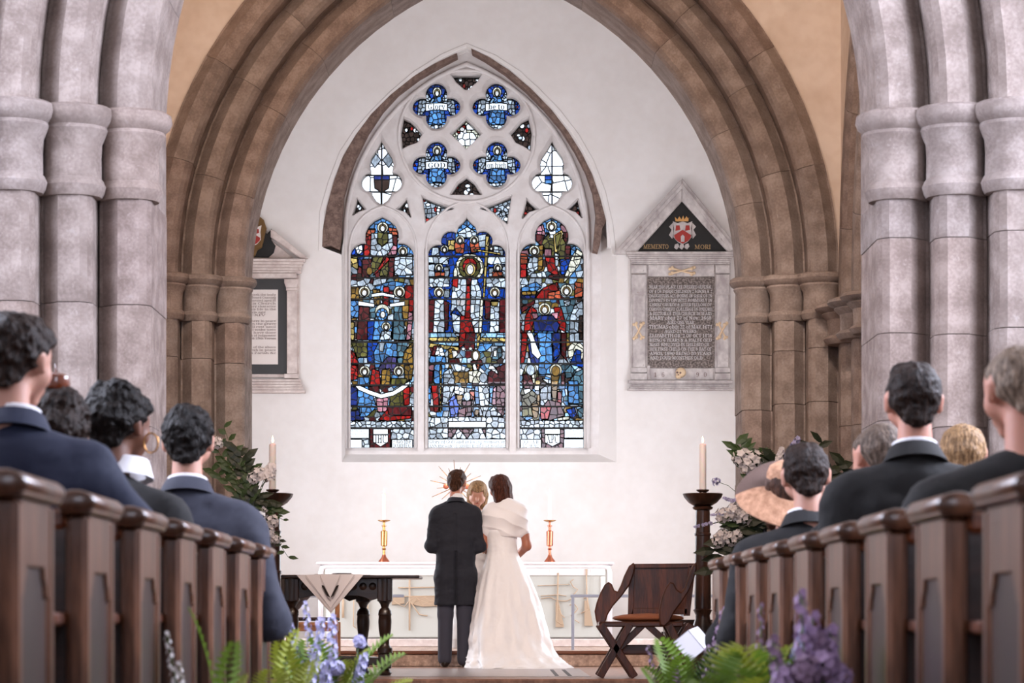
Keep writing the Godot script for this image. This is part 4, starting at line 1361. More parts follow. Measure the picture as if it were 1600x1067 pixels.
func sketch_right() -> Array:
	var a := [["*", 36, [30, 40, 640, 40, 640, 1067, 30, 1067]], ["b", 34, [200, 40, 470, 40, 470, 180, 200, 180]], ["p", 34, [205, 130, 260, 110, 280, 200, 210, 210]], ["p", 34, [400, 110, 450, 110, 470, 180, 410, 170]], ["r", 34, [200, 190, 270, 200, 250, 290, 200, 250]], ["r", 34, [430, 180, 475, 170, 460, 250, 430, 280]], ["o", 38, [255, 250, 300, 185, 400, 190, 450, 270, 440, 380, 330, 380, 250, 280]], ["W", 34, [305, 150, 365, 150, 365, 225, 310, 225]], ["y", 0, [345, 200, 415, 155, 425, 185, 375, 345, 355, 340]], ["o", 0, [358, 205, 408, 178, 412, 190, 372, 320]], ["b", 34, [80, 280, 160, 270, 150, 330, 80, 340]], ["p", 34, [75, 330, 140, 310, 140, 380, 70, 380]], ["u", 34, [70, 350, 130, 360, 125, 550, 70, 540]], ["R", 36, [70, 440, 120, 440, 120, 555, 70, 555]], ["w", 36, [150, 380, 230, 380, 225, 470, 180, 510, 120, 480]], ["g", 34, [220, 290, 260, 280, 255, 480, 215, 500]], ["p", 34, [265, 310, 330, 310, 330, 380, 270, 380]], ["R", 36, [275, 385, 350, 385, 385, 500, 380, 545, 300, 500]], ["r", 34, [445, 280, 490, 290, 480, 400, 440, 400]], ["w", 34, [355, 350, 395, 350, 385, 460, 360, 460]], ["B", 36, [395, 400, 500, 400, 480, 520, 410, 530]], ["b", 30, [490, 300, 530, 290, 540, 360, 490, 370]], ["f", 36, [490, 400, 540, 310, 590, 350, 560, 450, 470, 560, 430, 600, 440, 540]], ["r", 34, [310, 530, 400, 530, 390, 580, 300, 560]], ["w", 38, [160, 520, 250, 510, 250, 620, 130, 620]], ["b", 38, [80, 640, 140, 610, 200, 590, 250, 630, 200, 670, 80, 680]], ["g", 36, [75, 670, 210, 665, 200, 700, 75, 700]], ["n", 36, [75, 700, 200, 700, 190, 730, 75, 730]], ["R", 40, [190, 730, 260, 640, 380, 590, 385, 660, 300, 730]], ["u", 34, [300, 680, 400, 660, 410, 730, 300, 735]], ["u", 36, [525, 590, 595, 600, 590, 720, 520, 720]], ["t", 40, [390, 740, 530, 720, 520, 860, 470, 1067, 430, 1067, 420, 860]], ["w", 32, [430, 745, 490, 740, 480, 790, 440, 790]], ["s", 44, [520, 790, 590, 740, 600, 1067, 475, 1067, 485, 880]], ["k", 36, [560, 870, 590, 870, 590, 1067, 550, 1067]], ["r", 36, [70, 800, 190, 740, 190, 770, 80, 850]], ["R", 40, [110, 880, 160, 790, 210, 830, 170, 960, 150, 1067, 95, 1067]], ["R", 40, [345, 800, 410, 800, 450, 940, 450, 1067, 400, 1000]], ["p", 32, [330, 850, 390, 840, 380, 900, 330, 890]], ["p", 32, [165, 850, 210, 850, 220, 890, 180, 900]], ["n", 42, [180, 920, 230, 870, 340, 870, 400, 950, 380, 1000, 400, 1067, 190, 1067]], ["b", 38, [220, 1000, 350, 1000, 360, 1067, 210, 1067]], ["W", 32, [400, 985, 460, 1015, 440, 1030, 400, 1010]], ["w", 36, [120, 1010, 150, 990, 190, 1067, 125, 1067]]]
	head(a, 330, 125, 44)
	head(a, 187, 328, 44)
	head(a, 455, 660, 50)
	head(a, 272, 815, 52)
	var b := [["*", 36, [30, 0, 640, 0, 640, 980, 30, 980]], ["R", 38, [80, 0, 130, 0, 120, 140, 100, 250, 70, 260]], ["r", 38, [410, 0, 455, 0, 450, 200, 470, 250, 410, 180]], ["n", 40, [130, 80, 220, 0, 400, 0, 410, 180, 370, 260, 160, 260]], ["b", 44, [210, 0, 330, 0, 340, 250, 320, 350, 215, 350, 230, 200]], ["B", 40, [340, 70, 400, 70, 400, 180, 350, 240]], ["W", 0, [120, 0, 170, 0, 200, 90, 245, 190, 215, 220, 165, 170, 150, 60]], ["s", 40, [480, 0, 600, 0, 600, 75, 480, 75]], ["k", 30, [560, 0, 590, 0, 590, 60, 560, 60]], ["f", 44, [535, 160, 70, 85]], ["B", 40, [515, 180, 530, 135, 575, 150, 575, 220, 600, 260, 590, 290, 480, 260]], ["t", 40, [440, 320, 490, 265, 520, 310, 500, 370, 450, 380]], ["t", 40, [460, 430, 530, 330, 595, 300, 595, 600, 470, 600]], ["b", 38, [465, 400, 550, 400, 560, 590, 470, 590]], ["r", 36, [90, 345, 150, 340, 180, 430, 170, 480, 95, 470]], ["W", 38, [90, 460, 160, 470, 155, 520, 110, 520]], ["o", 40, [80, 530, 170, 480, 210, 520, 200, 700, 85, 700]], ["f", 36, [160, 340, 200, 340, 200, 420, 175, 420]], ["y", 0, [215, 415, 22, 22]], ["W", 36, [190, 440, 230, 440, 225, 480, 185, 475]], ["s", 38, [230, 480, 330, 400, 325, 600, 235, 610]], ["w", 34, [245, 380, 320, 390, 390, 380, 380, 415, 300, 425]], ["r", 36, [410, 340, 440, 330, 440, 440, 410, 440]], ["g", 40, [325, 330, 400, 340, 380, 440, 370, 560, 345, 600, 330, 500]], ["R", 40, [380, 490, 420, 480, 410, 600, 380, 580]], ["r", 42, [300, 560, 400, 580, 440, 690, 320, 730, 240, 720, 240, 640]], ["R", 38, [235, 620, 330, 610, 300, 720, 240, 720]], ["g", 36, [165, 585, 215, 585, 225, 650, 210, 710, 180, 710, 165, 650]], ["B", 40, [450, 640, 520, 620, 540, 680, 500, 720]], ["t", 36, [540, 640, 595, 620, 595, 700, 560, 710]], ["f", 34, [380, 710, 480, 695, 480, 725, 380, 730]],
		["w", 30, [30, 730, 640, 730, 640, 800, 30, 800]], ["w", 36, [30, 800, 640, 800, 640, 980, 30, 980]], ["r", 30, [245, 800, 435, 800, 435, 970, 245, 970]], ["W", 0, [272, 800, 402, 800, 402, 845, 272, 845]], ["W", 0, [275, 848, 400, 848, 400, 915, 338, 948, 275, 915]], ["W", 0, [437, 800, 612, 800, 612, 878, 437, 878]], ["W", 0, [70, 888, 243, 888, 243, 975, 70, 975]], ["W", 0, [432, 885, 612, 885, 612, 975, 432, 975]]]
	b.append(["f", 0, [155, 305, 50, 46]])
	b.append(["s", 0, [155, 310, 36, 46]])
	b.append(["f", 0, [365, 310, 52, 52]])
	b.append(["g", 0, [365, 318, 36, 44]])
	return scaled(a, 800, 330, 5.338) + scaled(b, 800, 520, 5.338)

func window_words(win: Node3D) -> void:
	var d := GLASS_D - 0.012
	for w in [["Glory", 682, 167, 27, 8.2], ["be to", 775.5, 167, 25, 8.2], ["GOD", 682, 258.5, 27, 7.5], ["on high", 776, 258.5, 30, 8], ["IHC", 594.5, 686, 18, 13], ["XPC", 863, 686, 18, 13], ["Glory of GOD and in loving memory of", 729.5, 690.5, 119, 4.6], ["ANN the wife of ARTHUR HILL of Reading", 729.5, 696.8, 119, 4.4], ["+ Go the", 628, 690, 28, 6], ["DARBIEG", 628, 696.5, 28, 5.5], ["DD - A H", 829, 690.5, 26, 5], ["A D - MCMII", 829, 697, 26, 5], ["even thou that art my", 561, 673, 29, 3.4], ["and thou shalt bring", 561, 677.5, 29, 3.4], ["unto thee shall all", 561, 682, 29, 3.4], ["I will not leave", 898, 673, 29, 3.6], ["you comfortless I", 898, 677.5, 29, 3.6], ["will come to you", 898, 682, 29, 3.6], ["Suffer little", 716, 661, 20, 3.2], ["children to come", 742, 661, 22, 3.2], ["ISTI SUNT VIRI", 598, 461.5, 32, 4]]:
		words(w[0], P(w[1], w[2], d), w[3] * d / F, w[4] * d / F, M.lead, win, "Droid Serif", 0.003, w[4] > 4.2)

# ------------------------------------------------------------------ wall tablets
func flat(called: String, pts: Array, front: float, thick: float, m: Material, parent: Node, bev := 0.006) -> MeshInstance3D:
	var st := ST()
	prism(st, to_xy(pv(pts), WALL_D), -WALL_D + front - thick, -WALL_D + front, Transform3D(), bev)
	return obj(called, st, m, parent)

# a moulding with a stepped profile: layers of one outline, each wider and further out
func cornice(called: String, x0: float, x1: float, y0: float, y1: float, out: float, m: Material, parent: Node) -> void:
	var st := ST()
	var n := 5
	for i in n:
		var t := float(i) / (n - 1)
		var e := t * t * (x1 - x0) * 0.045
		var ya := y1 + (y0 - y1) * i / n
		var yb := y1 + (y0 - y1) * (i + 1) / n
		var a := XY(x0 - e, ya, WALL_D)
		var b := XY(x1 + e, yb, WALL_D)
		box2(st, Vector3(a.x, a.y, -WALL_D), Vector3(b.x, b.y, -WALL_D + out * (0.55 + 0.45 * t)), 0.005)
	obj(called, st, m, parent)

func crossed_bones(cx: float, cy: float, w: float, h: float, parent: Node) -> void:
	for s in [-1.0, 1.0]:
		var a := P(cx - w, cy + s * h, WALL_D)
		var b := P(cx + w, cy - s * h, WALL_D)
		a.z = -WALL_D + 0.075 + 0.008 * s
		b.z = a.z
		var st := ST()
		tube(st, PackedVector3Array([a, a.lerp(b, 0.15), a.lerp(b, 0.5), a.lerp(b, 0.85), b]), PackedFloat32Array([0.024, 0.014, 0.011, 0.014, 0.024]), 8)
		for e in [a, b]:
			ball(st, e + Vector3(0.014, 0.008, 0), Vector3.ONE * 0.020, 8, 5)
			ball(st, e - Vector3(0.014, 0.008, 0), Vector3.ONE * 0.020, 8, 5)
		obj("bone", st, M.bone, parent)

func shield(cx: float, cy: float, s: float, front: float, parent: Node, m: Material) -> void:
	flat("shield", [cx - 16 * s, cy - 20 * s, cx - 8 * s, cy - 17 * s, cx, cy - 20 * s, cx + 8 * s, cy - 17 * s, cx + 16 * s, cy - 20 * s, cx + 14 * s, cy - 8 * s, cx + 15 * s, cy + 6 * s, cx + 8 * s, cy + 14 * s, cx, cy + 18 * s, cx - 8 * s, cy + 14 * s, cx - 15 * s, cy + 6 * s, cx - 14 * s, cy - 8 * s], front, 0.02, m, parent, 0.004)
	flat("chevron", [cx, cy - 6 * s, cx + 14 * s, cy + 3 * s, cx + 13 * s, cy + 8 * s, cx + 8 * s, cy + 13 * s, cx, cy + 17 * s, cx - 8 * s, cy + 13 * s, cx - 13 * s, cy + 8 * s, cx - 14 * s, cy + 3 * s], front + 0.006, 0.012, M.red_paint, parent, 0.002)
	for sx in [-1.0, 1.0]:
		flat("charge", [cx + sx * 8 * s - 3 * s, cy - 13 * s, cx + sx * 8 * s + 3 * s, cy - 13 * s, cx + sx * 8 * s + 4 * s, cy - 6 * s, cx + sx * 8 * s - 4 * s, cy - 4 * s], front + 0.006, 0.012, M.red_paint, parent, 0.002)
	flat("charge", [cx - 3 * s, cy + 14 * s, cx - 3 * s, cy + 5 * s, cx, cy + 2 * s, cx + 3 * s, cy + 5 * s, cx + 3 * s, cy + 14 * s], front + 0.010, 0.008, m, parent, 0.002)

func build_tablets() -> void:
	var t := thing("wall_tablet", "grey marble memorial tablet with black pediment and gilt crossed bones", "memorial")
	flat("back_slab", [985, 412, 1141, 412, 1141, 597, 985, 597], 0.05, 0.05, M.marble, t)
	# pediment
	flat("pediment_field", [1065, 312, 990, 397, 1140, 397], 0.05, 0.05, M.black_paint, t, 0.0)
	flat("pediment_moulding", [959, 398, 961, 393, 1065, 280, 1065, 316, 992, 398], 0.10, 0.10, M.marble, t, 0.012)
	flat("pediment_moulding", [1158, 397, 1156, 392, 1065, 280, 1065, 316, 1138, 397], 0.10, 0.10, M.marble, t, 0.012)
	flat("pediment_fillet", [970, 392, 1065, 289, 1065, 297, 976, 394], 0.115, 0.03, M.marble, t, 0.004)
	flat("pediment_fillet", [1148, 391, 1065, 289, 1065, 297, 1141, 393], 0.115, 0.03, M.marble, t, 0.004)
	flat("pediment_ledge", [978, 395, 1152, 395, 1152, 399, 978, 399], 0.12, 0.1, M.marble, t, 0.004)
	cornice("cornice", 986, 1140, 399, 414, 0.11, M.marble, t)
	# pilasters with capitals, bases and side scrolls
	for sx in [[985.5, 1010], [1117, 1140]]:
		var a: float = sx[0]
		var b: float = sx[1]
		flat("pilaster", [a + 3, 436, b - 2, 436, b - 2, 575, a + 3, 575], 0.075, 0.07, M.marble, t)
		flat("pilaster_block", [a, 415, b, 415, b, 428, a, 428], 0.08, 0.08, M.marble, t)
		flat("pilaster_block", [a + 1, 430, b - 1, 430, b - 1, 462, a + 1, 462], 0.085, 0.08, M.marble, t)
		flat("pilaster_base", [a - 1, 575, b, 575, b + 1, 580, b, 583, a, 583], 0.085, 0.08, M.marble, t)
		flat("pilaster_base", [a - 1, 584, b + 1, 584, b + 1, 595, a - 1, 595], 0.09, 0.08, M.marble, t)
	flat("frieze", [1012, 414.5, 1116, 414.5, 1116, 433, 1012, 433], 0.066, 0.06, M.marble, t)
	flat("inscription_slab", [1011.5, 433.5, 1116, 433.5, 1116, 575.5, 1011.5, 575.5], 0.06, 0.05, M.slab, t, 0.003)
	flat("lower_panel", [1011, 576, 1117, 576, 1117, 595, 1011, 595], 0.066, 0.06, M.marble, t)
	flat("lower_panel_end", [1010.5, 572, 1015.5, 572, 1015.5, 594, 1010.5, 594], 0.075, 0.07, M.marble, t, 0.003)
	flat("lower_panel_end", [1108, 577, 1114, 575, 1114, 594, 1108, 594], 0.075, 0.07, M.marble, t, 0.003)
	cornice("sill", 987, 1137, 611, 596, 0.11, M.marble, t)
	flat("sill_shelf", [981, 595.5, 1144, 595.5, 1144, 600, 981, 600], 0.13, 0.1, M.marble, t, 0.006)
	crossed_bones(1065, 424.5, 17, 4.2, t)
	crossed_bones(997.5, 518, 5.5, 11, t)
	crossed_bones(1127.5, 518, 5.5, 11, t)
	# skull
	var sk := ST()
	var c := P(1062, 584, WALL_D)
	c.z = -WALL_D + 0.09
	ball(sk, c + Vector3(0.008, 0.008, 0), Vector3(0.062, 0.060, 0.045), 14, 8)
	ball(sk, c + Vector3(-0.018, -0.040, 0.006), Vector3(0.040, 0.028, 0.034), 10, 6)
	var skull := obj("skull", sk, M.bone, t)
	for e in [[-0.038, 0.004, 0.013], [0.0, 0.0, 0.013], [-0.024, -0.022, 0.008]]:
		sk = ST()
		ball(sk, c + Vector3(e[0], e[1], 0.040), Vector3(e[2], e[2], 0.010), 8, 5)
		obj("hollow", sk, M.letter_brown, skull)
	shield(1066, 366, 0.95, 0.075, t, M.marble)
	flat("crown", [1055, 347, 1054, 340, 1058, 344, 1061, 339, 1064, 344, 1067, 338, 1069, 344, 1072, 339, 1075, 343, 1076, 340, 1075, 347], 0.066, 0.02, M.gilt, t, 0.002)
	for k in 3:
		var x: float = [1057.0, 1065.0, 1073.0][k]
		flat("flourish", [x - 3, 383, x + 2, 381, x + 4, 386, x, 391, x - 4, 388], 0.06, 0.012, M.marble, t, 0.002)
	for sx in [-1.0, 1.0]:
		flat("mantling", [1066 + sx * 15, 349, 1066 + sx * 21, 355, 1066 + sx * 17, 360, 1066 + sx * 21, 368, 1066 + sx * 16, 374, 1066 + sx * 14, 366], 0.06, 0.012, M.marble, t, 0.002)
	var front := WALL_D - 0.052
	words("MEMENTO", P(1025, 385.5, front), 39 * front / F, 0.048, M.letter_gold, t)
	words("MORI", P(1098, 386, front), 25 * front / F, 0.048, M.letter_gold, t)
	front = WALL_D - 0.069
	for w in [["1", 1024], ["6", 1036], ["9", 1090], ["0", 1102]]:
		words(w[0], P(w[1], 585.5, front), 0.0, 0.05, M.letter_brown, t)
	front = WALL_D - 0.063
	var lines := [["NEAR THIS PLACE LYE INTERR'D SEVERAL", 98, 6.2, 0], ["OF 4 OF THEIR CHILDREN 2 SONNS & 2", 98, 6.2, 0], ["DAUGHTERS ALL BORNE IN SHOR OF IN", 98, 6.2, 0], ["DIVINITY Dr DIVINITY FORMERLY IN", 98, 6.2, 0], ["CHRIST CHURCH & AFTER FELLOW OF", 96, 6.2, 0], ["CORPUS CHRISTI COLLEDGE IN OXFORD", 98, 6.4, 0], ["& RECTOR OF THIS CHURCH 28 YEARS", 97, 6.4, 0], ["MARY obijt 27 of Nov. 1668", 96, 7.4, 0], ["AGED ONE YEAR", 42, 6.4, 0], ["THOMAS obijt 22 of MAY 1671", 98, 7.4, 0], ["AGED 23 WEEKS", 50, 6.4, 0], ["ELIZABETH OB: 2 OF OCT 1678", 97, 7.2, 0], ["BEING 6 YEARS & A HALFE OLD", 97, 6.6, 0], ["MARY WHO DYED IN CHILDBED OF", 93, 6.8, -2], ["HER FIRST CHILD ON THE 8 DAY OF", 97, 6.6, 0], ["APRIL 1690 BEING 20 YEARS", 96, 6.6, 0], ["AND FOUR MONTHES OLD", 82, 6.6, -7]]
	for i in lines.size():
		var y := 448.5 + i * 6.92
		words(lines[i][0], P(1063.5 + lines[i][3], y, front), lines[i][1] * front / F, lines[i][2] * 0.70 * front / F, M.letter_white, t, "Droid Serif", 0.003)
	# the tablet north of the window, half behind the arch
	var u := thing("wall_tablet", "white memorial tablet in a black frame under a gilt coat of arms", "memorial")
	flat("back_slab", [318, 430, 468, 430, 468, 590, 318, 590], 0.04, 0.04, M.marble_pink, u)
	flat("black_frame", [332, 437, 449, 437, 449, 585, 332, 585], 0.06, 0.05, M.slate, u)
	flat("inscription_slab", [345, 453.5, 435, 453.5, 435, 570, 345, 570], 0.066, 0.05, M.tablet_white, u, 0.002)
	for sx in [[449, 466], [314, 331]]:
		flat("pilaster", [sx[0], 455, sx[1] - 1, 455, sx[1] - 1, 585, sx[0], 585], 0.085, 0.08, M.marble_pink, u)
		flat("pilaster_capital", [sx[0] - 4, 437, sx[1] + 1, 437, sx[1] + 1, 443, sx[1] - 2, 451, sx[0] - 1, 451, sx[0] - 4, 443], 0.10, 0.09, M.marble_pink, u)
		flat("pilaster_block", [sx[0] - 1, 451, sx[1], 451, sx[1], 455, sx[0] - 1, 455], 0.105, 0.09, M.marble_pink, u)
		flat("pilaster_base", [sx[0] - 4, 585, sx[1] + 1, 585, sx[1] + 1, 592, sx[0] - 4, 592], 0.10, 0.09, M.marble_pink, u)
	flat("frieze", [322, 428, 464, 428, 464, 436, 322, 436], 0.09, 0.08, M.marble_pink, u)
	cornice("cornice", 323, 471, 406, 428, 0.13, M.marble_pink, u)
	cornice("sill", 323, 471, 615, 593, 0.13, M.marble_pink, u)
	flat("pediment_side", [482, 405, 470, 405, 424, 372, 424, 360, 430, 362], 0.11, 0.1, M.marble_pink, u, 0.01)
	flat("pediment_side", [312, 405, 324, 405, 370, 372, 370, 360, 364, 362], 0.11, 0.1, M.marble_pink, u, 0.01)
	flat("pediment_field", [335, 404, 459, 404, 425, 376, 369, 376], 0.03, 0.03, M.marble_pink, u)
	flat("black_backing", [366, 402, 372, 385, 380, 372, 400, 355, 418, 366, 425, 358, 424, 375, 431, 385, 428, 396, 420, 403], 0.05, 0.04, M.black_paint, u)
	flat("cartouche", [380, 346, 387, 340, 390, 333, 402, 333, 406, 339, 413, 345, 417, 358, 414, 372, 410, 388, 403, 392, 400, 400, 396, 404, 388, 400, 383, 392, 376, 380, 376, 362], 0.085, 0.05, M.gilt_dark, u, 0.014)
	flat("crown", [388, 341, 388, 333, 402, 333, 402, 341], 0.10, 0.03, M.gilt, u, 0.004)
	shield(396, 371, 0.85, 0.105, u, M.tablet_white)
	front = WALL_D - 0.068
	var faint := ["Near this place lyeth the body", "of Robert son of Edward Gunning", "who died much lamented aged 20", "Rector of this Church", "and of exemplary character", "he departed this life in the", "year of his age", "MDCCXIV", "", "He left this life here in peace", "all those are in the grave", "the earth shall rest until", "and there shall wake unto", "and they that have done", "unto resurrection of judgement", "the 5th Jno 28th & 29th Verses", "", "", "and Mary relict of the above", "of the said parish in peace", "Clergy of this Parish &c"]
	for i in faint.size():
		if faint[i]:
			words(faint[i], P(390, 460.5 + i * 4.55, front), (82.0 if faint[i].length() > 20 else 50.0) * front / F, 3.0 * front / F, M.letter_brown, u, "Droid Serif", 0.002)

# ------------------------------------------------------------------ altar
const ALTAR_D := 30.35

func line_on(called: String, pts: Array, r: float, d: float, m: Material, parent: Node, flat_ := 0.6) -> void:
	var p := PackedVector3Array()
	for i in range(0, pts.size(), 2):
		p.append(P(pts[i], pts[i + 1], d))
	var st := ST()
	tube(st, p, PackedFloat32Array([r]), 8, flat_, Vector3(0, 1, 0.01))
	obj(called, st, m, parent)

func build_altar() -> void:
	var at := P(727, 1008, ALTAR_D)
	var x0 := P(497, 0, ALTAR_D).x
	var x1 := P(957, 0, ALTAR_D).x
	var top := P(0, 878, ALTAR_D).y
	var plinth := ST()
	box2(plinth, Vector3(x0 - 0.5, SANC_Y - 0.012, -31.9), Vector3(x1 + 0.55, SANC_Y + 0.075, -29.9), 0.01)
	var pl := obj("altar_plinth", plinth, M.marble_pink)
	pl.set_meta("kind", "structure")
	var base := SANC_Y + 0.075
	var a := thing("altar", "long white altar with an embroidered pale grey frontal", "altar")
	var st := ST()
	box2(st, Vector3(x0 + 0.02, base, -31.6), Vector3(x1 - 0.02, top - 0.03, -30.42), 0.01)
	obj("body", st, M.linen, a)
	st = ST()
	box2(st, Vector3(x0 - 0.02, top - 0.03, -31.62), Vector3(x1 + 0.02, top, -30.32), 0.012)
	obj("mensa_cloth", st, M.linen, a)
	st = ST()
	box2(st, Vector3(x0 + 0.05, base + 0.01, -30.44), Vector3(x1 - 0.05, top - 0.05, -30.37), 0.01)
	var fr := obj("frontal", st, M.frontal, a)
	# white rolled edge and lace band
	var e := PackedVector3Array([Vector3(x0 + 0.03, base + 0.02, -30.37), Vector3(x0 + 0.03, top - 0.12, -30.37), Vector3(x0 + 0.045, top - 0.065, -30.37), Vector3(x0 + 0.1, top - 0.045, -30.37), Vector3(x1 - 0.1, top - 0.045, -30.37), Vector3(x1 - 0.045, top - 0.065, -30.37), Vector3(x1 - 0.03, top - 0.12, -30.37), Vector3(x1 - 0.03, base + 0.02, -30.37)])
	st = ST()
	tube(st, e, PackedFloat32Array([0.03]), 8)
	obj("rolled_edge", st, M.linen, fr)
	st = ST()
	box2(st, Vector3(x0 + 0.08, top - 0.15, -30.38), Vector3(x1 - 0.08, top - 0.07, -30.355), 0.004)
	var lace := obj("lace_band", st, M.frontal_lace, fr)
	var n := 96
	for i in n:
		var s2 := ST() if i == 0 else null
		if s2 == null:
			break
	st = ST()
	for i in n:
		var x := x0 + 0.09 + (x1 - x0 - 0.18) * (i + 0.5) / n
		bx(st, Vector3(x, top - 0.11, -30.353), Vector3(0.012, 0.07, 0.008))
	var fringe := obj("fringe", st, M.linen, fr)
	fringe.set_meta("kind", "stuff")
	for sx in [x0 + 0.09, x1 - 0.13]:
		st = ST()
		box2(st, Vector3(sx, base + 0.02, -30.375), Vector3(sx + 0.05, top - 0.16, -30.355), 0.004)
		obj("side_band", st, M.frontal_lace, fr)
	# applied embroidery: reeds and crosses in pale gold
	var d := ALTAR_D - 0.005
	for l in [[[640, 900, 640, 985], 0.011], [[622, 918, 640, 918, 700, 917], 0.012], [[640, 938, 655, 960, 668, 962], 0.012], [[612, 937, 625, 945, 632, 948, 640, 938, 650, 932, 660, 945, 675, 938, 690, 946], 0.009], [[645, 945, 652, 935, 672, 944, 690, 934], 0.008], [[612, 932, 690, 931], 0.010], [[650, 940, 664, 933, 684, 947], 0.008], [[575, 930, 574, 980], 0.012], [[553, 925, 552, 978, 556, 981], 0.010], [[536, 935, 536, 965], 0.014],
		[[872, 895, 871, 940, 869, 970, 878, 976], 0.014], [[840, 915, 890, 913], 0.007], [[845, 931, 873, 929, 885, 931], 0.009], [[845, 935, 860, 933, 870, 938, 885, 939, 895, 934], 0.009], [[873, 950, 877, 960, 882, 965], 0.010], [[896, 905, 891, 909, 896, 917, 903, 921, 898, 927, 893, 932], 0.010], [[890, 945, 898, 944, 903, 951, 898, 957, 892, 962], 0.010], [[898, 968, 905, 973], 0.009], [[916, 889, 917, 930, 920, 952, 908, 958], 0.012], [[912, 935, 922, 931], 0.010], [[895, 940, 893, 934], 0.008]]:
		line_on("embroidered_reed", l[0], l[1], d, M.applique, fr)
	for p in [[868, 940, 873, 940, 881, 976, 881, 980, 868, 980], [913, 938, 919, 938, 927, 978, 913, 978], [612, 930, 632, 930, 632, 943, 612, 945], [640, 932, 700, 932, 700, 946, 660, 948, 642, 944]]:
		st = ST()
		prism(st, to_xy(pv(p), d), -d - 0.01, -d + 0.006, Transform3D(), 0.003)
		obj("embroidered_panel", st, M.applique_dark, fr)
	# candlesticks
	for i in 2:
		var c := P([600.0, 859.0][i], 876, 30.7)
		c.y = top
		var t := thing("candlestick", ["brass candlestick with a lit white candle on the altar, beside the groom", "copper candlestick with a lit white candle on the altar, beside the bride"][i], "candlestick", c, 0.0, "candlesticks on the altar")
		var s := ST()
		lathe(s, PackedVector2Array([Vector2(0, 0), Vector2(0.065, 0), Vector2(0.06, 0.02), Vector2(0.028, 0.06), Vector2(0.018, 0.09), Vector2(0, 0.09)]), 16)
		obj("foot", s, M.copper, t)
		s = ST()
		lathe(s, PackedVector2Array([Vector2(0, 0.08), Vector2(0.016, 0.09), Vector2(0.016, 0.14), Vector2(0.026, 0.15), Vector2(0.016, 0.16), Vector2(0.014, 0.18), Vector2(0.036, 0.19), Vector2(0.038, 0.35), Vector2(0.016, 0.36), Vector2(0.016, 0.40), Vector2(0.026, 0.405), Vector2(0.026, 0.415), Vector2(0.012, 0.42), Vector2(0.012, 0.455), Vector2(0, 0.455)]), 16)
		obj("stem", s, M.copper if i else M.brass, t)
		s = ST()
		lathe(s, PackedVector2Array([Vector2(0, 0.45), Vector2(0.02, 0.45), Vector2(0.068, 0.465), Vector2(0.07, 0.475), Vector2(0.02, 0.468), Vector2(0, 0.468)]), 18)
		obj("drip_pan", s, M.brass, t)
		candle(t, Vector3(0, 0.468, 0), 0.02, 0.30, M.wax)
	# sunburst cross behind the couple
	var k := thing("altar_cross", "standing copper cross with discs and thin rays on the altar", "cross", Vector3(P(713, 0, 30.9).x, top, -30.9))
	st = ST()
	lathe(st, PackedVector2Array([Vector2(0, 0), Vector2(0.11, 0), Vector2(0.1, 0.03), Vector2(0.03, 0.06), Vector2(0.015, 0.10), Vector2(0.013, 0.62), Vector2(0, 0.62)]), 16)
	obj("stem", st, M.brass, k)
	var mid := Vector3(0, 0.86, 0)
	for i in 4:
		var u := Vector3([0.0, 0.115, 0.0, -0.115][i], [0.16, 0.0, -0.17, 0.0][i], 0)
		st = ST()
		bar(st, mid, mid + u, 0.03, 0.02, 0.004, Vector3(0, 0, 1))
		obj("arm", st, M.brass, k)
		st = ST()
		lathe(st, PackedVector2Array([Vector2(0, -0.015), Vector2(0.030, -0.012), Vector2(0.033, 0.0), Vector2(0.030, 0.012), Vector2(0, 0.015)]), 18, Transform3D(Basis(Vector3.RIGHT, PI / 2), mid + u))
		obj("disc", st, M.copper, k)
	for i in 20:
		var an := TAU * (i + 0.3) / 20
		var l := 0.30 if i % 2 else 0.22
		st = ST()
		tube(st, PackedVector3Array([mid, mid + Vector3(cos(an), sin(an), 0) * l]), PackedFloat32Array([0.006, 0.003]), 5)
		obj("ray", st, M.brass, k)

func candle(t: Node3D, at: Vector3, r: float, h: float, m: Material) -> void:
	var s := ST()
	lathe(s, PackedVector2Array([Vector2(0, 0), Vector2(r, 0), Vector2(r, h - 0.01), Vector2(r * 0.85, h), Vector2(r * 0.3, h - 0.006), Vector2(0, h - 0.006)]), 20, Transform3D(Basis(), at))
	var c := obj("candle", s, m, t)
	s = ST()
	tube(s, PackedVector3Array([at + Vector3(0, h - 0.01, 0), at + Vector3(0.001, h + 0.014, 0)]), PackedFloat32Array([0.002, 0.0015]), 5)
	obj("wick", s, M.wick, c)
	s = ST()
	lathe(s, PackedVector2Array([Vector2(0, 0), Vector2(0.006, 0.006), Vector2(0.0085, 0.018), Vector2(0.005, 0.038), Vector2(0, 0.056)]), 12, Transform3D(Basis(), at + Vector3(0, h + 0.008, 0)))
	obj("flame", s, M.flame, c)
	var l := OmniLight3D.new()
	l.name = "flame_light"
	l.light_color = Color(1.0, 0.72, 0.42)
	l.light_energy = 0.03
	l.light_size = 0.01
	l.omni_range = 20.0
	l.shadow_enabled = true
	l.position = at + Vector3(0, h + 0.03, 0)
	t.add_child(l)

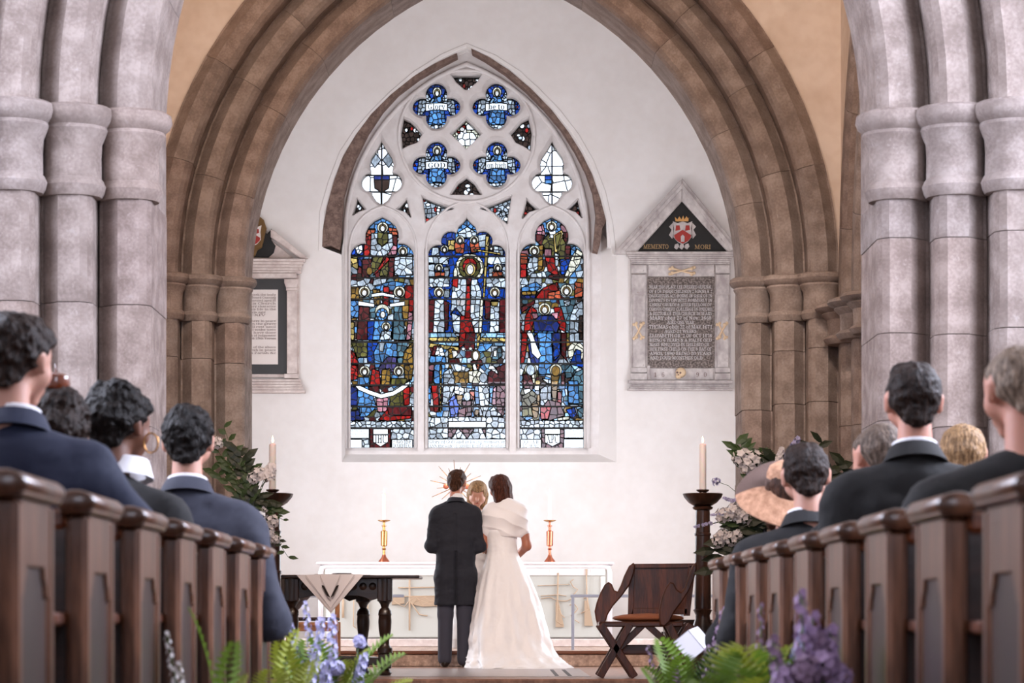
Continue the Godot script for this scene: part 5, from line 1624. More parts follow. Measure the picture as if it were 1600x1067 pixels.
# ------------------------------------------------------------------ table, chairs, stands, rail
func build_chancel_furniture() -> void:
	# dark carved oak table
	var d := 21.3
	var ty := P(0, 899, d).y
	var x0 := P(424, 0, d).x
	var x1 := P(656, 0, d).x
	var t := thing("oak_table", "dark carved oak table on turned legs", "table")
	var depth := 0.62
	var st := ST()
	box2(st, Vector3(x0, ty - 0.022, -d - depth - 0.1), Vector3(x1, ty, -d + 0.1), 0.006)
	obj("tabletop", st, M.oak_dark_x, t)
	var lx := [x0 + 0.16, x1 - 0.27]
	var skew := -0.2   # the table stands a little askew
	for z in [-d, -d - depth]:
		st = ST()
		var ap := PackedVector2Array([Vector2(lx[0], ty - 0.022), Vector2(lx[1], ty - 0.022), Vector2(lx[1], ty - 0.16)])
		for i in 4:
			var f: float = lx[1] - 0.06 - 0.05 * i
			ap.append(Vector2(f, ty - 0.16 - [0.02, 0.035, 0.01, 0.0][i]))
		ap.append(Vector2(lx[0] + 0.2, ty - 0.15))
		ap.append(Vector2(lx[0], ty - 0.19))
		prism(st, ap, z - 0.015, z + 0.015, Transform3D(Basis(), Vector3(skew if z < -d else 0.0, 0, 0)), 0.004, true)
		obj("apron", st, M.oak_dark_x, t)
	for x in lx:
		st = ST()
		bar(st, Vector3(x, ty - 0.086, -d), Vector3(x + skew, ty - 0.086, -d - depth), 0.028, 0.128, 0.004)
		obj("side_apron", st, M.oak_dark, t)
	st = ST()
	for i in 9:
		lathe(st, PackedVector2Array([Vector2(0, -0.006), Vector2(0.032, 0.0), Vector2(0.02, 0.008), Vector2(0, 0.012)]), 10, Transform3D(Basis(Vector3.RIGHT, PI / 2), Vector3(lx[0] + 0.1 + 0.075 * i, ty - 0.085, -d + 0.014)))
	obj("carving", st, M.oak_dark_x, t)
	var h := ty - 0.022 - CROSS_Y
	var leg := PackedVector2Array([Vector2(0, 0), Vector2(0.04, 0), Vector2(0.055, 0.025), Vector2(0.035, 0.05), Vector2(0.03, 0.055), Vector2(0.05, 0.06), Vector2(0.05, 0.17), Vector2(0.06, 0.18), Vector2(0.058, 0.215), Vector2(0.036, 0.24), Vector2(0.033, 0.275), Vector2(0.036, 0.28), Vector2(0.048, 0.36), Vector2(0.052, 0.42), Vector2(0.048, 0.465), Vector2(0.054, 0.475), Vector2(0.05, 0.505), Vector2(0.028, 0.53), Vector2(0.036, 0.555), Vector2(0.05, 0.575), Vector2(0.06, 0.58), Vector2(0.06, h), Vector2(0, h)])
	for xf in lx:
		for z in [-d, -d - depth]:
			var x: float = xf + (skew if z < -d else 0.0)
			st = ST()
			lathe(st, leg, 16, Transform3D(Basis(), Vector3(x, CROSS_Y, z)))
			box2(st, Vector3(x - 0.055, ty - 0.2, z - 0.055), Vector3(x + 0.055, ty - 0.022, z + 0.055), 0.006)
			box2(st, Vector3(x - 0.05, CROSS_Y + 0.06, z - 0.05), Vector3(x + 0.05, CROSS_Y + 0.17, z + 0.05), 0.006)
			obj("leg", st, M.oak_dark, t)
	for z in [-d, -d - depth]:
		st = ST()
		var sk: float = skew if z < -d else 0.0
		bar(st, Vector3(lx[0] + sk, CROSS_Y + 0.115, z), Vector3(lx[1] + sk, CROSS_Y + 0.115, z), 0.06, 0.06, 0.006)
		obj("stretcher", st, M.oak_dark_x, t)
	for x in lx:
		st = ST()
		bar(st, Vector3(x, CROSS_Y + 0.115, -d), Vector3(x + skew, CROSS_Y + 0.115, -d - depth), 0.06, 0.06, 0.006)
		obj("stretcher", st, M.oak_dark, t)
	# white cutwork cloth, its corners hanging over the edges
	var cl := thing("table_cloth", "white cutwork cloth hanging in points over the oak table", "cloth")
	st = ST()
	box2(st, Vector3(x0 + 0.02, ty + 0.001, -d - depth), Vector3(P(578, 0, d).x, ty + 0.005, -d + 0.103))
	obj("cloth_top", st, M.linen, cl)
	var front := -d + 0.104
	var tip := XY(517, 958, d - 0.1)
	var a := XY(463, 898, d - 0.1)
	var b := XY(569, 897, d - 0.1)
	hanging(cl, a, b, tip, front)
	var tip2 := XY(452, 969, d + depth + 0.15)
	hanging(cl, XY(410, 922, d + depth + 0.1), XY(494, 922, d + depth + 0.1), tip2, -d - depth - 0.13)
	# small things lying on the table
	var bk := thing("service_book", "thin grey service sheets lying on the oak table", "papers", Vector3(P(520, 0, d).x, ty + 0.005, -d - 0.2))
	st = ST()
	bx(st, Vector3(0, 0.004, 0), Vector3(0.3, 0.008, 0.2), 0.002)
	obj("sheets", st, M.linen_grey, bk)
	st = ST()
	bx(st, Vector3(0.06, 0.012, 0.02), Vector3(0.12, 0.008, 0.14), 0.002, Basis(Vector3.UP, 0.3))
	obj("booklet", st, M.slate, bk)
	# light oak chairs behind the table
	for i in 2:
		light_chair(Vector3(P([490.0, 400.0][i], 0, 23.4).x, CROSS_Y, -23.4), ["light oak chair with a dark seat behind the oak table", "light oak chair beside the tall candle stand behind the table"][i])
	x_chair()
	candle_stand(P(1098, 0, 21.2), "tall turned dark wood candle stand beside the folding chair", P(0, 771, 21.2).y - CROSS_Y, 0.40, false)
	candle_stand(P(426, 0, 20.6), "tall dark wood candle stand hung with flowers by the table", P(0, 771, 20.6).y - CROSS_Y, 0.39, true)
	# communion rails
	for i in 2:
		var r := thing("altar_rail", ["grey steel altar rail right of the bride", "grey steel altar rail behind the oak table"][i], "railing")
		var rd := 26.2
		var pa := P([895.0, 628.0][i], 931, rd)
		var ex: float = [2.9, -3.3][i]
		st = ST()
		bar(st, Vector3(pa.x - 0.02 * (1 - 2 * i), pa.y, pa.z), Vector3(ex, pa.y, pa.z), 0.03, 0.028, 0.004)
		obj("top_rail", st, M.steel_rail, r)
		for k in 3:
			var x: float = lerpf(pa.x, ex, k * 0.46)
			if i == 1 and k == 0:
				continue
			st = ST()
			box2(st, Vector3(x - 0.014, SANC_Y, pa.z - 0.014), Vector3(x + 0.014, pa.y, pa.z + 0.014), 0.003)
			obj("post", st, M.steel_rail, r)
	# a little table by the right-hand stand
	var lt := thing("side_table", "small dark side table with papers behind the candle stand", "table")
	var lp := P(1095, 968, 22.6)
	st = ST()
	box2(st, Vector3(lp.x - 0.38, lp.y - 0.03, lp.z - 0.25), Vector3(lp.x + 0.3, lp.y, lp.z + 0.25), 0.006)
	obj("tabletop", st, M.oak_dark_x, lt)
	st = ST()
	box2(st, Vector3(lp.x - 0.3, lp.y - 0.13, lp.z - 0.2), Vector3(lp.x + 0.25, lp.y - 0.03, lp.z + 0.2), 0.004)
	obj("apron", st, M.oak_dark_x, lt)
	for sx in [-0.28, 0.23]:
		for sz in [-0.18, 0.18]:
			st = ST()
			lathe(st, PackedVector2Array([Vector2(0, 0), Vector2(0.035, 0), Vector2(0.02, 0.05), Vector2(0.035, 0.2), Vector2(0.022, 0.3), Vector2(0.035, 0.33), Vector2(0.035, lp.y - 0.1 - CROSS_Y), Vector2(0, lp.y - 0.1 - CROSS_Y)]), 12, Transform3D(Basis(), Vector3(lp.x + sx, CROSS_Y, lp.z + sz)))
			obj("leg", st, M.oak_dark, lt)

# a triangle of linen hanging from an edge, with bands and cut holes
func hanging(cl: Node3D, a: Vector2, b: Vector2, tip: Vector2, z: float) -> void:
	var st := ST(true)
	var n := 14
	var rows := []
	for i in n + 1:
		var t := float(i) / n
		var row := PackedVector3Array()
		for j in n + 1:
			var s := float(j) / n
			var p := a.lerp(b, s).lerp(tip, t)
			row.append(Vector3(p.x, p.y, z + 0.012 * sin(s * 9.0) * t + 0.02 * t))
		rows.append(row)
	for back in 2:
		var off := Vector3(0, 0, -0.003 * back)
		for i in n:
			for j in n:
				if back == 0:
					q(st, rows[i + 1][j] + off, rows[i + 1][j + 1] + off, rows[i][j + 1] + off, rows[i][j] + off)
				else:
					q(st, rows[i][j] + off, rows[i][j + 1] + off, rows[i + 1][j + 1] + off, rows[i + 1][j] + off)
	obj("hanging_corner", st, M.linen, cl)
	var mid := (a + b) * 0.5
	for s in [-1.0, 1.0]:
		var e := a if s < 0 else b
		for k in 2:
			var f: float = [0.30, 0.72][k]
			var g: float = [0.10, 0.88][k]
			var p0 := mid.lerp(e, f)
			var p1 := mid.lerp(tip, g if k == 1 else 0.62)
			var bs := ST()
			bar(bs, Vector3(p0.x, p0.y - 0.004, z + 0.02), Vector3(p1.x, p1.y, z + 0.030), 0.004, 0.002, 0.0, Vector3(0, 0, 1))
			obj("drawn_thread", bs, M.linen_grey, cl)
		for k in 3:
			var p0 := mid.lerp(e, 0.30 + 0.03 * k).lerp(tip, 0.22)
			var p1 := mid.lerp(tip, 0.60).lerp(e, 0.02 + 0.03 * k)
			p0 = p0.lerp(p1, 0.18)
			var bs := ST()
			bar(bs, Vector3(p0.x, p0.y, z + 0.024), Vector3(p1.x, p1.y, z + 0.034), 0.006, 0.006, 0.0, Vector3(0, 0, 1))
			obj("cutwork", bs, M.linen_dark, cl)

func light_chair(at: Vector3, label: String) -> void:
	var t := thing("oak_chair", label, "chair", at)
	var w := 0.44
	var h := P(0, 968, 23.4).y - CROSS_Y
	for sx in [-1.0, 1.0]:
		for sz in [-1.0, 1.0]:
			var st := ST()
			var top := h - 0.02 if sz < 0 else h + 0.0
			bx(st, Vector3(sx * (w / 2 - 0.025), top / 2, sz * 0.2), Vector3(0.045, top, 0.045), 0.006)
			obj("leg", st, M.oak_light, t)
	for sz in [-1.0, 1.0]:
		var st := ST()
		bx(st, Vector3(0, h - 0.06, sz * 0.2), Vector3(w - 0.06, 0.075, 0.025), 0.004)
		obj("seat_rail", st, M.oak_light_x, t)
	for sx in [-1.0, 1.0]:
		var st := ST()
		bx(st, Vector3(sx * (w / 2 - 0.025), h - 0.06, 0), Vector3(0.025, 0.075, 0.36), 0.004)
		obj("seat_rail", st, M.oak_light, t)
	var st := ST()
	bx(st, Vector3(0, h + 0.005, 0), Vector3(w - 0.02, 0.03, 0.43), 0.012)
	obj("seat", st, M.seat_cloth, t)
	st = ST()
	bx(st, Vector3(-w / 2 + 0.03, h + 0.12, -0.2), Vector3(0.04, 0.26, 0.03), 0.004)
	obj("back_post", st, M.oak_light, t)
	st = ST()
	bx(st, Vector3(w / 2 - 0.03, h + 0.12, -0.2), Vector3(0.04, 0.26, 0.03), 0.004)
	obj("back_post", st, M.oak_light, t)

func candle_stand(base: Vector3, label: String, h: float, candle_h: float, plain_: bool) -> void:
	var t := thing("candle_stand", label, "candle stand", Vector3(base.x, CROSS_Y, base.z))
	var st := ST()
	lathe(st, PackedVector2Array([Vector2(0, 0), Vector2(0.19, 0), Vector2(0.19, 0.03), Vector2(0.16, 0.05), Vector2(0.13, 0.06), Vector2(0.125, 0.10), Vector2(0.10, 0.13), Vector2(0.075, 0.16), Vector2(0, 0.16)]), 24)
	obj("foot", st, M.oak_stand, t)
	st = ST()
	lathe(st, PackedVector2Array([Vector2(0, 0.15), Vector2(0.075, 0.16), Vector2(0.085, 0.22), Vector2(0.09, 0.30), Vector2(0.08, 0.38), Vector2(0.06, 0.44), Vector2(0.055, 0.47), Vector2(0.068, 0.50), Vector2(0.075, 0.51), Vector2(0.06, 0.52), Vector2(0, 0.52)]), 20)
	obj("baluster", st, M.oak_stand, t)
	st = ST()
	var sh := PackedVector2Array([Vector2(0, 0.52), Vector2(0.064, 0.52), Vector2(0.062, 0.78), Vector2(0.068, 0.785), Vector2(0.068, 0.80), Vector2(0.060, 0.805), Vector2(0.058, 1.08), Vector2(0.064, 1.085), Vector2(0.064, 1.10), Vector2(0.057, 1.105), Vector2(0.055, h - 0.13), Vector2(0.075, h - 0.12), Vector2(0.08, h - 0.105), Vector2(0.06, h - 0.095), Vector2(0, h - 0.095)])
	lathe(st, sh, 20)
	obj("shaft", st, M.oak_stand, t)
	st = ST()
	lathe(st, PackedVector2Array([Vector2(0, h - 0.10), Vector2(0.07, h - 0.095), Vector2(0.11, h - 0.07), Vector2(0.145, h - 0.03), Vector2(0.155, h - 0.004), Vector2(0.15, h), Vector2(0.13, h - 0.02), Vector2(0.06, h - 0.03), Vector2(0, h - 0.03)]), 28)
	obj("dish", st, M.oak_stand, t)
	st = ST()
	lathe(st, PackedVector2Array([Vector2(0, h - 0.03), Vector2(0.04, h - 0.03), Vector2(0.03, h + 0.01), Vector2(0.048, h + 0.02), Vector2(0.05, h + 0.03), Vector2(0, h + 0.03)]), 18)
	obj("candle_cup", st, M.oak_stand, t)
	candle(t, Vector3(0, h + 0.03, 0), 0.027, candle_h - 0.05, M.wax_grey)

# the Glastonbury chair: crossed legs, shaped arms, sloping panel back
func x_chair() -> void:
	var t := thing("folding_oak_chair", "brown oak chair with crossed legs and winged arms", "chair")
	var m: Material = M.oak_chair
	# side arms: wing-shaped boards that run from the seat front up to the back
	var d0 := 20.75
	var d1 := 20.35
	var arms := [[[931, 968, 929, 955, 932, 942, 938, 926, 945, 913, 951, 909, 956, 912, 960, 922, 965, 924, 970, 914, 975, 900, 983, 884, 990, 879, 993, 884, 990, 898, 984, 914, 972, 931, 958, 947, 950, 960, 946, 972, 940, 979, 934, 978], d0], [[1030, 968, 1030, 952, 1034, 934, 1040, 918, 1047, 909, 1053, 911, 1058, 921, 1064, 925, 1070, 918, 1076, 900, 1082, 884, 1088, 878, 1089, 888, 1084, 906, 1078, 921, 1066, 940, 1054, 956, 1046, 972, 1038, 979, 1031, 977], d1]]
	for a in arms:
		var st := ST()
		var d: float = a[1]
		prism(st, to_xy(pv(a[0]), d), -d - 0.045, -d, Transform3D(), 0.01, true)
		obj("arm", st, M.oak_chair, t)
	# panel back with frame
	var bd := 20.85
	for p in [[[988, 881, 1086, 880, 1084, 887, 989, 888], "back_rail"], [[983, 884, 992, 884, 990, 960, 981, 960], "back_stile"], [[1076, 884, 1087, 882, 1078, 962, 1068, 962], "back_stile"], [[988, 950, 1074, 950, 1074, 960, 986, 960], "back_rail"]]:
		var st := ST()
		prism(st, to_xy(pv(p[0]), bd), -bd - 0.03, -bd + 0.01, Transform3D(), 0.004)
		obj(p[1], st, M.oak_chair, t)
	var st := ST()
	prism(st, to_xy(pv([988, 884, 1084, 884, 1074, 960, 985, 960]), bd), -bd - 0.02, -bd - 0.005)
	obj("back_panel", st, M.oak_chair, t)
	# seat and cushion
	var sy := P(0, 972, 20.4).y
	var s0 := P(936, 0, 20.4).x
	var s1 := P(1068, 0, 20.4).x
	st = ST()
	box2(st, Vector3(s0, sy - 0.035, -20.83), Vector3(s1, sy + 0.005, -20.38), 0.008)
	obj("seat", st, M.oak_chair_x, t)
	st = ST()
	ball(st, Vector3((s0 + s1) / 2 + 0.06, sy + 0.03, -20.58), Vector3(0.27, 0.036, 0.2), 24, 8)
	obj("cushion", st, M.leather, t)
	# crossed legs, two pairs, with a stretcher through their joints
	var floor_y := CROSS_Y
	for z in [-20.38, -20.76]:

		for l in [[938, 975, 992, 1058], [985, 975, 937, 1058], [1044, 975, 1086, 1050], [1080, 975, 1030, 1058]]:
			var top := P(l[0], l[1], 20.4)
			var foot := P(l[2], 1058, 20.4)
			top.z = z
			foot.z = z
			foot.y = floor_y + 0.012
			st = ST()
			bar(st, top, foot, 0.055, 0.04, 0.006, Vector3(0, 0, 1))
			obj("leg", st, m, t)
	for l in [[1008, 973, 962, 1018], [1008, 973, 1058, 1018]]:
		st = ST()
		var top := P(l[0], l[1], 20.4)
		var foot := P(l[2], l[3], 20.4)
		top.z = -20.42
		foot.z = -20.42
		bar(st, top, foot, 0.05, 0.03, 0.005, Vector3(0, 0, 1))
		obj("brace", st, m, t)
	st = ST()
	var ya := P(0, 1015, 20.4).y
	bar(st, Vector3(P(958, 0, 20.4).x, ya, -20.57), Vector3(P(1062, 0, 20.4).x, ya, -20.57), 0.05, 0.07, 0.006)
	obj("stretcher", st, M.oak_chair_x, t)

# ------------------------------------------------------------------ pews
# side: +1 right of the aisle, -1 left. The end board faces the aisle; the back board runs away from it.
func make_pew(side: float, top: float, label: String, width: float) -> Node3D:
	var t := thing("pew", label, "pew", Vector3.ZERO, 0.0, "pews on the bride's side" if side > 0 else "pews on the groom's side")
	var th := 0.042
	var dep := 0.38
	# the end: a recessed panel between stiles, under a deep shouldered rail and a rounded cap
	var cap := 0.045
	var y1 := top - cap
	var inner := side * 0.009
	var st := ST()
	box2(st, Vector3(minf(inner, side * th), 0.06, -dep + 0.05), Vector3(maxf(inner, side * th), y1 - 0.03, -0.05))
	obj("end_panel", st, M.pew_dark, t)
	for z in [-dep + 0.03, -0.03]:
		st = ST()
		bx(st, Vector3(side * th / 2, y1 / 2, z), Vector3(th, y1, 0.05), 0.011)
		obj("stile", st, M.pew_worn_lit, t)  # paler wood stands in for edges catching the chancel light
	st = ST()
	# shouldered rail: an outline in (z, y) given thickness along x
	var z0 := -dep + 0.05
	var z1 := -0.05
	var w := z1 - z0
	var o := PackedVector2Array([Vector2(z0, y1), Vector2(z0, y1 - 0.17), Vector2(z0 + 0.025, y1 - 0.165), Vector2(z0 + 0.035, y1 - 0.145), Vector2(z0 + 0.05, y1 - 0.135), Vector2(z0 + 0.06, y1 - 0.115), Vector2(z1 - 0.06, y1 - 0.115), Vector2(z1 - 0.05, y1 - 0.135), Vector2(z1 - 0.035, y1 - 0.145), Vector2(z1 - 0.025, y1 - 0.165), Vector2(z1, y1 - 0.17), Vector2(z1, y1)])
	var T := Transform3D(Basis(Vector3(0, 0, 1), Vector3(0, 1, 0), Vector3(-1, 0, 0)), Vector3(side * th / 2, 0, 0))
	prism(st, o, -th / 2 + 0.002, th / 2 - 0.002, T, 0.004, true)
	obj("shouldered_rail", st, M.pew_worn_lit, t)
	st = ST()
	bx(st, Vector3(side * th / 2, 0.05, -dep / 2), Vector3(th + 0.02, 0.1, dep + 0.02), 0.008)
	obj("plinth", st, M.pew_face, t)
	# moulded cap with a round roll at its end
	st = ST()
	bx(st, Vector3(side * th / 2, y1 + 0.006, -dep / 2), Vector3(th + 0.022, 0.014, dep + 0.022), 0.005)
	obj("cap_fillet", st, M.pew_worn_lit, t)
	st = ST()
	var pts := PackedVector3Array([Vector3(side * th / 2, top - 0.024, -dep - 0.015), Vector3(side * th / 2, top - 0.024, -dep - 0.008), Vector3(side * th / 2, top - 0.024, 0.010), Vector3(side * th / 2, top - 0.024, 0.017)])
	tube(st, pts, PackedFloat32Array([0.032, 0.038, 0.038, 0.032]), 14, 0.62, Vector3(0, 1, 0))
	obj("cap_roll", st, M.pew_worn_lit, t)
	# back, seat, book ledge
	var x0 := side * th
	var x1 := side * width
	st = ST()
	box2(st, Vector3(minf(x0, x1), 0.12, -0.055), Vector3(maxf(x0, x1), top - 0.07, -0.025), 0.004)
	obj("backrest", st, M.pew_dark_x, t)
	st = ST()
	box2(st, Vector3(minf(x0, x1), top - 0.075, -0.075), Vector3(maxf(x0, x1), top - 0.035, -0.01), 0.01)
	obj("top_rail", st, M.pew_rail_x, t)
	st = ST()
	box2(st, Vector3(minf(x0, x1), top - 0.26, -0.03), Vector3(maxf(x0, x1), top - 0.235, 0.11), 0.006)
	obj("book_ledge", st, M.pew_rail_x, t)
	st = ST()
	box2(st, Vector3(minf(x0, x1), 0.42, -dep), Vector3(maxf(x0, x1), 0.455, -0.05), 0.008)
	obj("seat", st, M.pew_face_x, t)
	st = ST()
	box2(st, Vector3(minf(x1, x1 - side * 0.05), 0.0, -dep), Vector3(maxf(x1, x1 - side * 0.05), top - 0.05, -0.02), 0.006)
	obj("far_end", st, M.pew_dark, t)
	return t

func build_pews() -> void:
	var ord := ["first", "second", "third", "fourth", "fifth", "sixth", "seventh", "eighth", "ninth", "tenth"]
	for side in [-1.0, 1.0]:
		var n := 8 if side < 0 else 10
		var proto: Node3D
		for k in n:
			# rows counted from the crossing
			var far: float = (9.39 - 0.75 * k) if side < 0 else (10.67 - 0.755 * k)
			var label := "oak pew on the %s side of the aisle, %s row from the crossing" % ["groom's" if side < 0 else "bride's", ord[k]]
			var t: Node3D
			if k == 0:
				proto = make_pew(side, 0.945 if side < 0 else 0.930, label, 3.6)
				t = proto
			else:
				t = proto.duplicate()
				t.name = numbered("pew")
				add_child(t)
				t.set_meta("label", label)
			t.position = Vector3(side * AISLE, 0, -(far - 0.38))

# ------------------------------------------------------------------ people
func V(x: float, y: float, z: float) -> Vector3:
	return Vector3(x, y, z)

func B(ax: float, ay: float, az: float, bx_: float, by: float, bz: float, ra: float, rb: float) -> Array:
	return [V(ax, ay, az), V(bx_, by, bz), ra, rb]

func both_sides(list: Array) -> Array:
	var out := []
	for b in list:
		out.append(b)
		out.append([V(-b[0].x, b[0].y, b[0].z), V(-b[1].x, b[1].y, b[1].z), b[2], b[3]])
	return out

# head with neck, nose, ears, brow and chin; the face looks along -z, the middle of the skull is the origin
func head_bones() -> Array:
	return [B(0, 0.030, 0.025, 0, 0.028, -0.030, 0.083, 0.078), B(0, 0.0, -0.02, 0, -0.02, -0.035, 0.070, 0.066), B(0, -0.045, -0.04, 0, -0.088, -0.066, 0.056, 0.030), B(0, -0.06, 0.03, 0, -0.20, 0.04, 0.052, 0.060), B(0, 0.004, -0.100, 0, -0.032, -0.122, 0.008, 0.013), B(0.03, 0.022, -0.088, -0.03, 0.022, -0.088, 0.016, 0.016), B(0.022, -0.064, -0.086, -0.022, -0.064, -0.086, 0.014, 0.014)] \
		+ both_sides([B(0.079, 0.014, 0.012, 0.083, -0.022, 0.006, 0.017, 0.011), B(0.035, -0.02, -0.07, 0.045, -0.03, -0.05, 0.024, 0.028)])

var head_meshes := {}
func head_mesh() -> ArrayMesh:
	if not head_meshes.has("head"):
		head_meshes["head"] = body_mesh(head_bones(), 0.0065, 0.022)
	return head_meshes["head"]

class Hair extends Form:
	func disp(p: Vector3) -> float:
		var wave := kind == "long" or kind == "bob"
		return n.get_noise_3d(p.x, p.y * (0.25 if wave else 1.0), p.z) * amp * 1.6 + m.get_noise_3d(p.x, p.y * (0.12 if wave else 0.5), p.z) * amp * 0.6
	func cut(p: Vector3) -> float:
		match kind:
			"long":
				return minf(0.05 - absf(p.x), minf(0.05 - p.y, -0.04 - p.z))
			"bob":
				return minf(0.055 - absf(p.x), minf(0.045 - p.y + 0.3 * absf(p.x), -0.035 - p.z))
		return (c.x - c.y * p.z - p.y) * 0.75

class Folds extends Form:
	func disp(p: Vector3) -> float:
		return n.get_noise_3d(p.x, p.y * 1.6, p.z) * amp
	func cut(p: Vector3) -> float:
		return c.y - p.y

class TailCoat extends Form:
	func disp(p: Vector3) -> float:
		var v := n.get_noise_3d(p.x, p.y * 1.5, p.z) * 0.010
		if p.z > 0.0 and p.y < -0.28:
			v += 0.006 * exp(-pow(p.x / 0.010, 2.0))
			if p.y < -0.62:
				v += 0.014 * exp(-pow((p.x - 0.004) / 0.008, 2.0))
				v += 0.004 * exp(-pow((absf(p.x) - 0.075) / 0.012, 2.0))
		return v
	func cut(p: Vector3) -> float:
		return -1.105 - p.y

class Stole extends Form:
	func disp(p: Vector3) -> float:
		var u := p.y + 0.42 * (p.x + 0.05) + 0.9 * p.x * p.x + n.get_noise_3d(p.x * 0.3, p.y * 0.2, 1.0) * 0.05
		return 0.010 * pow(absf(sin(u * 30.0)), 0.7) - 0.006
	func cut(p: Vector3) -> float:
		return 1.182 - 0.10 * p.x * p.x - 0.02 * p.x - p.y

func form(f: Form, seed_: int, freq: float, amp: float, c := Vector3(0, -100, 0)) -> Form:
	f.n = noise(seed_, freq, 3)
	f.m = noise(seed_ + 5, freq * 2.7, 2)
	f.amp = amp
	f.c = c
	return f

func hair_mesh(kind: String, seed_: int) -> ArrayMesh:
	var key := "%s%d" % [kind, seed_]
	if head_meshes.has(key):
		return head_meshes[key]
	var bones: Array
	var cutp := Vector3()
	var amp := 0.005
	match kind:
		"short":
			bones = [B(0, 0.040, 0.028, 0, 0.042, -0.036, 0.087, 0.082), B(0, 0.0, 0.045, 0, -0.055, 0.055, 0.072, 0.058), B(0.03, 0.10, 0.0, -0.03, 0.105, -0.04, 0.03, 0.03)]
			cutp = Vector3(0.002, 0.86, 0)
		"curly":
			bones = [B(0, 0.048, 0.028, 0, 0.052, -0.036, 0.092, 0.086), B(0, 0.0, 0.045, 0, -0.05, 0.055, 0.078, 0.062)]
			cutp = Vector3(0.002, 0.82, 0)
			amp = 0.008
		"thin":
			bones = [B(0, 0.034, 0.026, 0, 0.032, -0.032, 0.086, 0.079), B(0, 0.0, 0.045, 0, -0.05, 0.052, 0.071, 0.056)]
			cutp = Vector3(0.004, 0.86, 0)
			amp = 0.004
		"updo":
			bones = [B(0, 0.045, 0.028, 0, 0.045, -0.03, 0.098, 0.090), B(0, 0.02, 0.055, 0, -0.02, 0.06, 0.085, 0.07), B(0.03, 0.10, 0.04, -0.04, 0.10, 0.03, 0.055, 0.05), B(0.035, 0.03, 0.11, -0.03, 0.02, 0.11, 0.05, 0.05)]
			cutp = Vector3(-0.008, 0.80, 0)
			amp = 0.010
		"bob":
			bones = [B(0, 0.045, 0.028, 0, 0.045, -0.03, 0.094, 0.088), B(0.058, 0.0, 0.01, 0.062, -0.10, 0.005, 0.048, 0.036), B(-0.058, 0.0, 0.01, -0.062, -0.10, 0.005, 0.048, 0.036), B(0, 0.0, 0.06, 0, -0.10, 0.06, 0.06, 0.05)]
			amp = 0.004
		"long":
			bones = [B(0, 0.045, 0.028, 0, 0.045, -0.03, 0.096, 0.090), B(0.04, 0.0, 0.05, 0.055, -0.17, 0.075, 0.066, 0.040), B(-0.04, 0.0, 0.05, -0.045, -0.15, 0.075, 0.066, 0.042), B(0, 0.0, 0.06, 0.005, -0.19, 0.085, 0.066, 0.040), B(0.065, 0.0, 0.0, 0.085, -0.12, 0.03, 0.045, 0.030)]
			amp = 0.005
	var f := form(Hair.new(), seed_, 22.0, amp, cutp)
	f.kind = kind
	head_meshes[key] = body_mesh(bones, 0.0065, 0.03, f)
	return head_meshes[key]

func ring_collar(st: SurfaceTool, at: Vector3, r: float, h: float, flare: float, tilt: float) -> void:
	lathe(st, PackedVector2Array([Vector2(r - 0.004, 0.0), Vector2(r + flare, -h * 0.15), Vector2(r + 0.004, h), Vector2(r, h + 0.003), Vector2(r - 0.004, h), Vector2(r - 0.004, 0)]), 22, Transform3D(Basis(Vector3.RIGHT, tilt), at))

# five fingers of different lengths with knuckle bends; fingers point along -z from the wrist at the origin, palm down
func hand_bones(thumb: float, curl := 0.5) -> Array:
	var out := [B(-0.022, 0, -0.03, -0.026, 0, -0.085, 0.017, 0.013), B(0.0, 0, -0.02, 0.0, 0, -0.09, 0.018, 0.013), B(0.022, 0, -0.03, 0.024, 0, -0.082, 0.017, 0.012), B(0, 0, 0.03, 0, 0, -0.02, 0.026, 0.022)]
	var len := [0.068, 0.078, 0.072, 0.056]
	for i in 4:
		var x := (-0.030 + 0.020 * i) * thumb
		var p := V(x, 0.002, -0.088)
		var a := curl * 0.5
		for k in 3:
			var l: float = len[i] * [0.45, 0.32, 0.23][k]
			var e := p + V(0, -sin(a), -cos(a)) * l
			out.append([p, e, 0.0092 - 0.0008 * k, 0.0086 - 0.0010 * k])
			p = e
			a += curl
	var tx := -0.034 * thumb
	out.append([V(tx * 0.7, -0.004, -0.03), V(tx * 1.5, -0.012, -0.062), 0.013, 0.010])
	out.append([V(tx * 1.5, -0.012, -0.062), V(tx * 1.45, -0.016, -0.092), 0.0098, 0.008])
	return out

func add_head(t: Node3D, at: Vector3, turn: Vector3, skin: Material, kind: String, hair: Material, seed_: int, s := 1.0) -> Node3D:
	var b := Basis.from_euler(turn) * Basis.from_scale(Vector3.ONE * s)
	var h := put("head", head_mesh(), skin, t)
	h.transform = Transform3D(b, at)
	if kind:
		var r := put("hair", hair_mesh(kind, seed_), hair, t)
		r.transform = Transform3D(b, at)
	return h

func seated_jacket(w: float, arms: Array) -> Array:
	var l := both_sides([B(0.02, -0.205, 0.045, 0.155 * w, -0.262, 0.03, 0.058, 0.058), B(0.165 * w, -0.285, 0.02, 0.18 * w, -0.31, 0.02, 0.068, 0.064), B(0.085 * w, -0.33, 0.02, 0.085 * w, -0.52, 0.03, 0.118 * w, 0.112 * w), B(0.075 * w, -0.54, 0.03, 0.085 * w, -0.74, 0.02, 0.115 * w, 0.128 * w)])
	l.append(B(0, -0.28, 0.04, 0, -0.60, 0.06, 0.10, 0.11))
	for a in arms:
		l.append([a[0], a[1], 0.066 * w, 0.055 * w])
		l.append([a[1], a[2], 0.053 * w, 0.042])
	return l

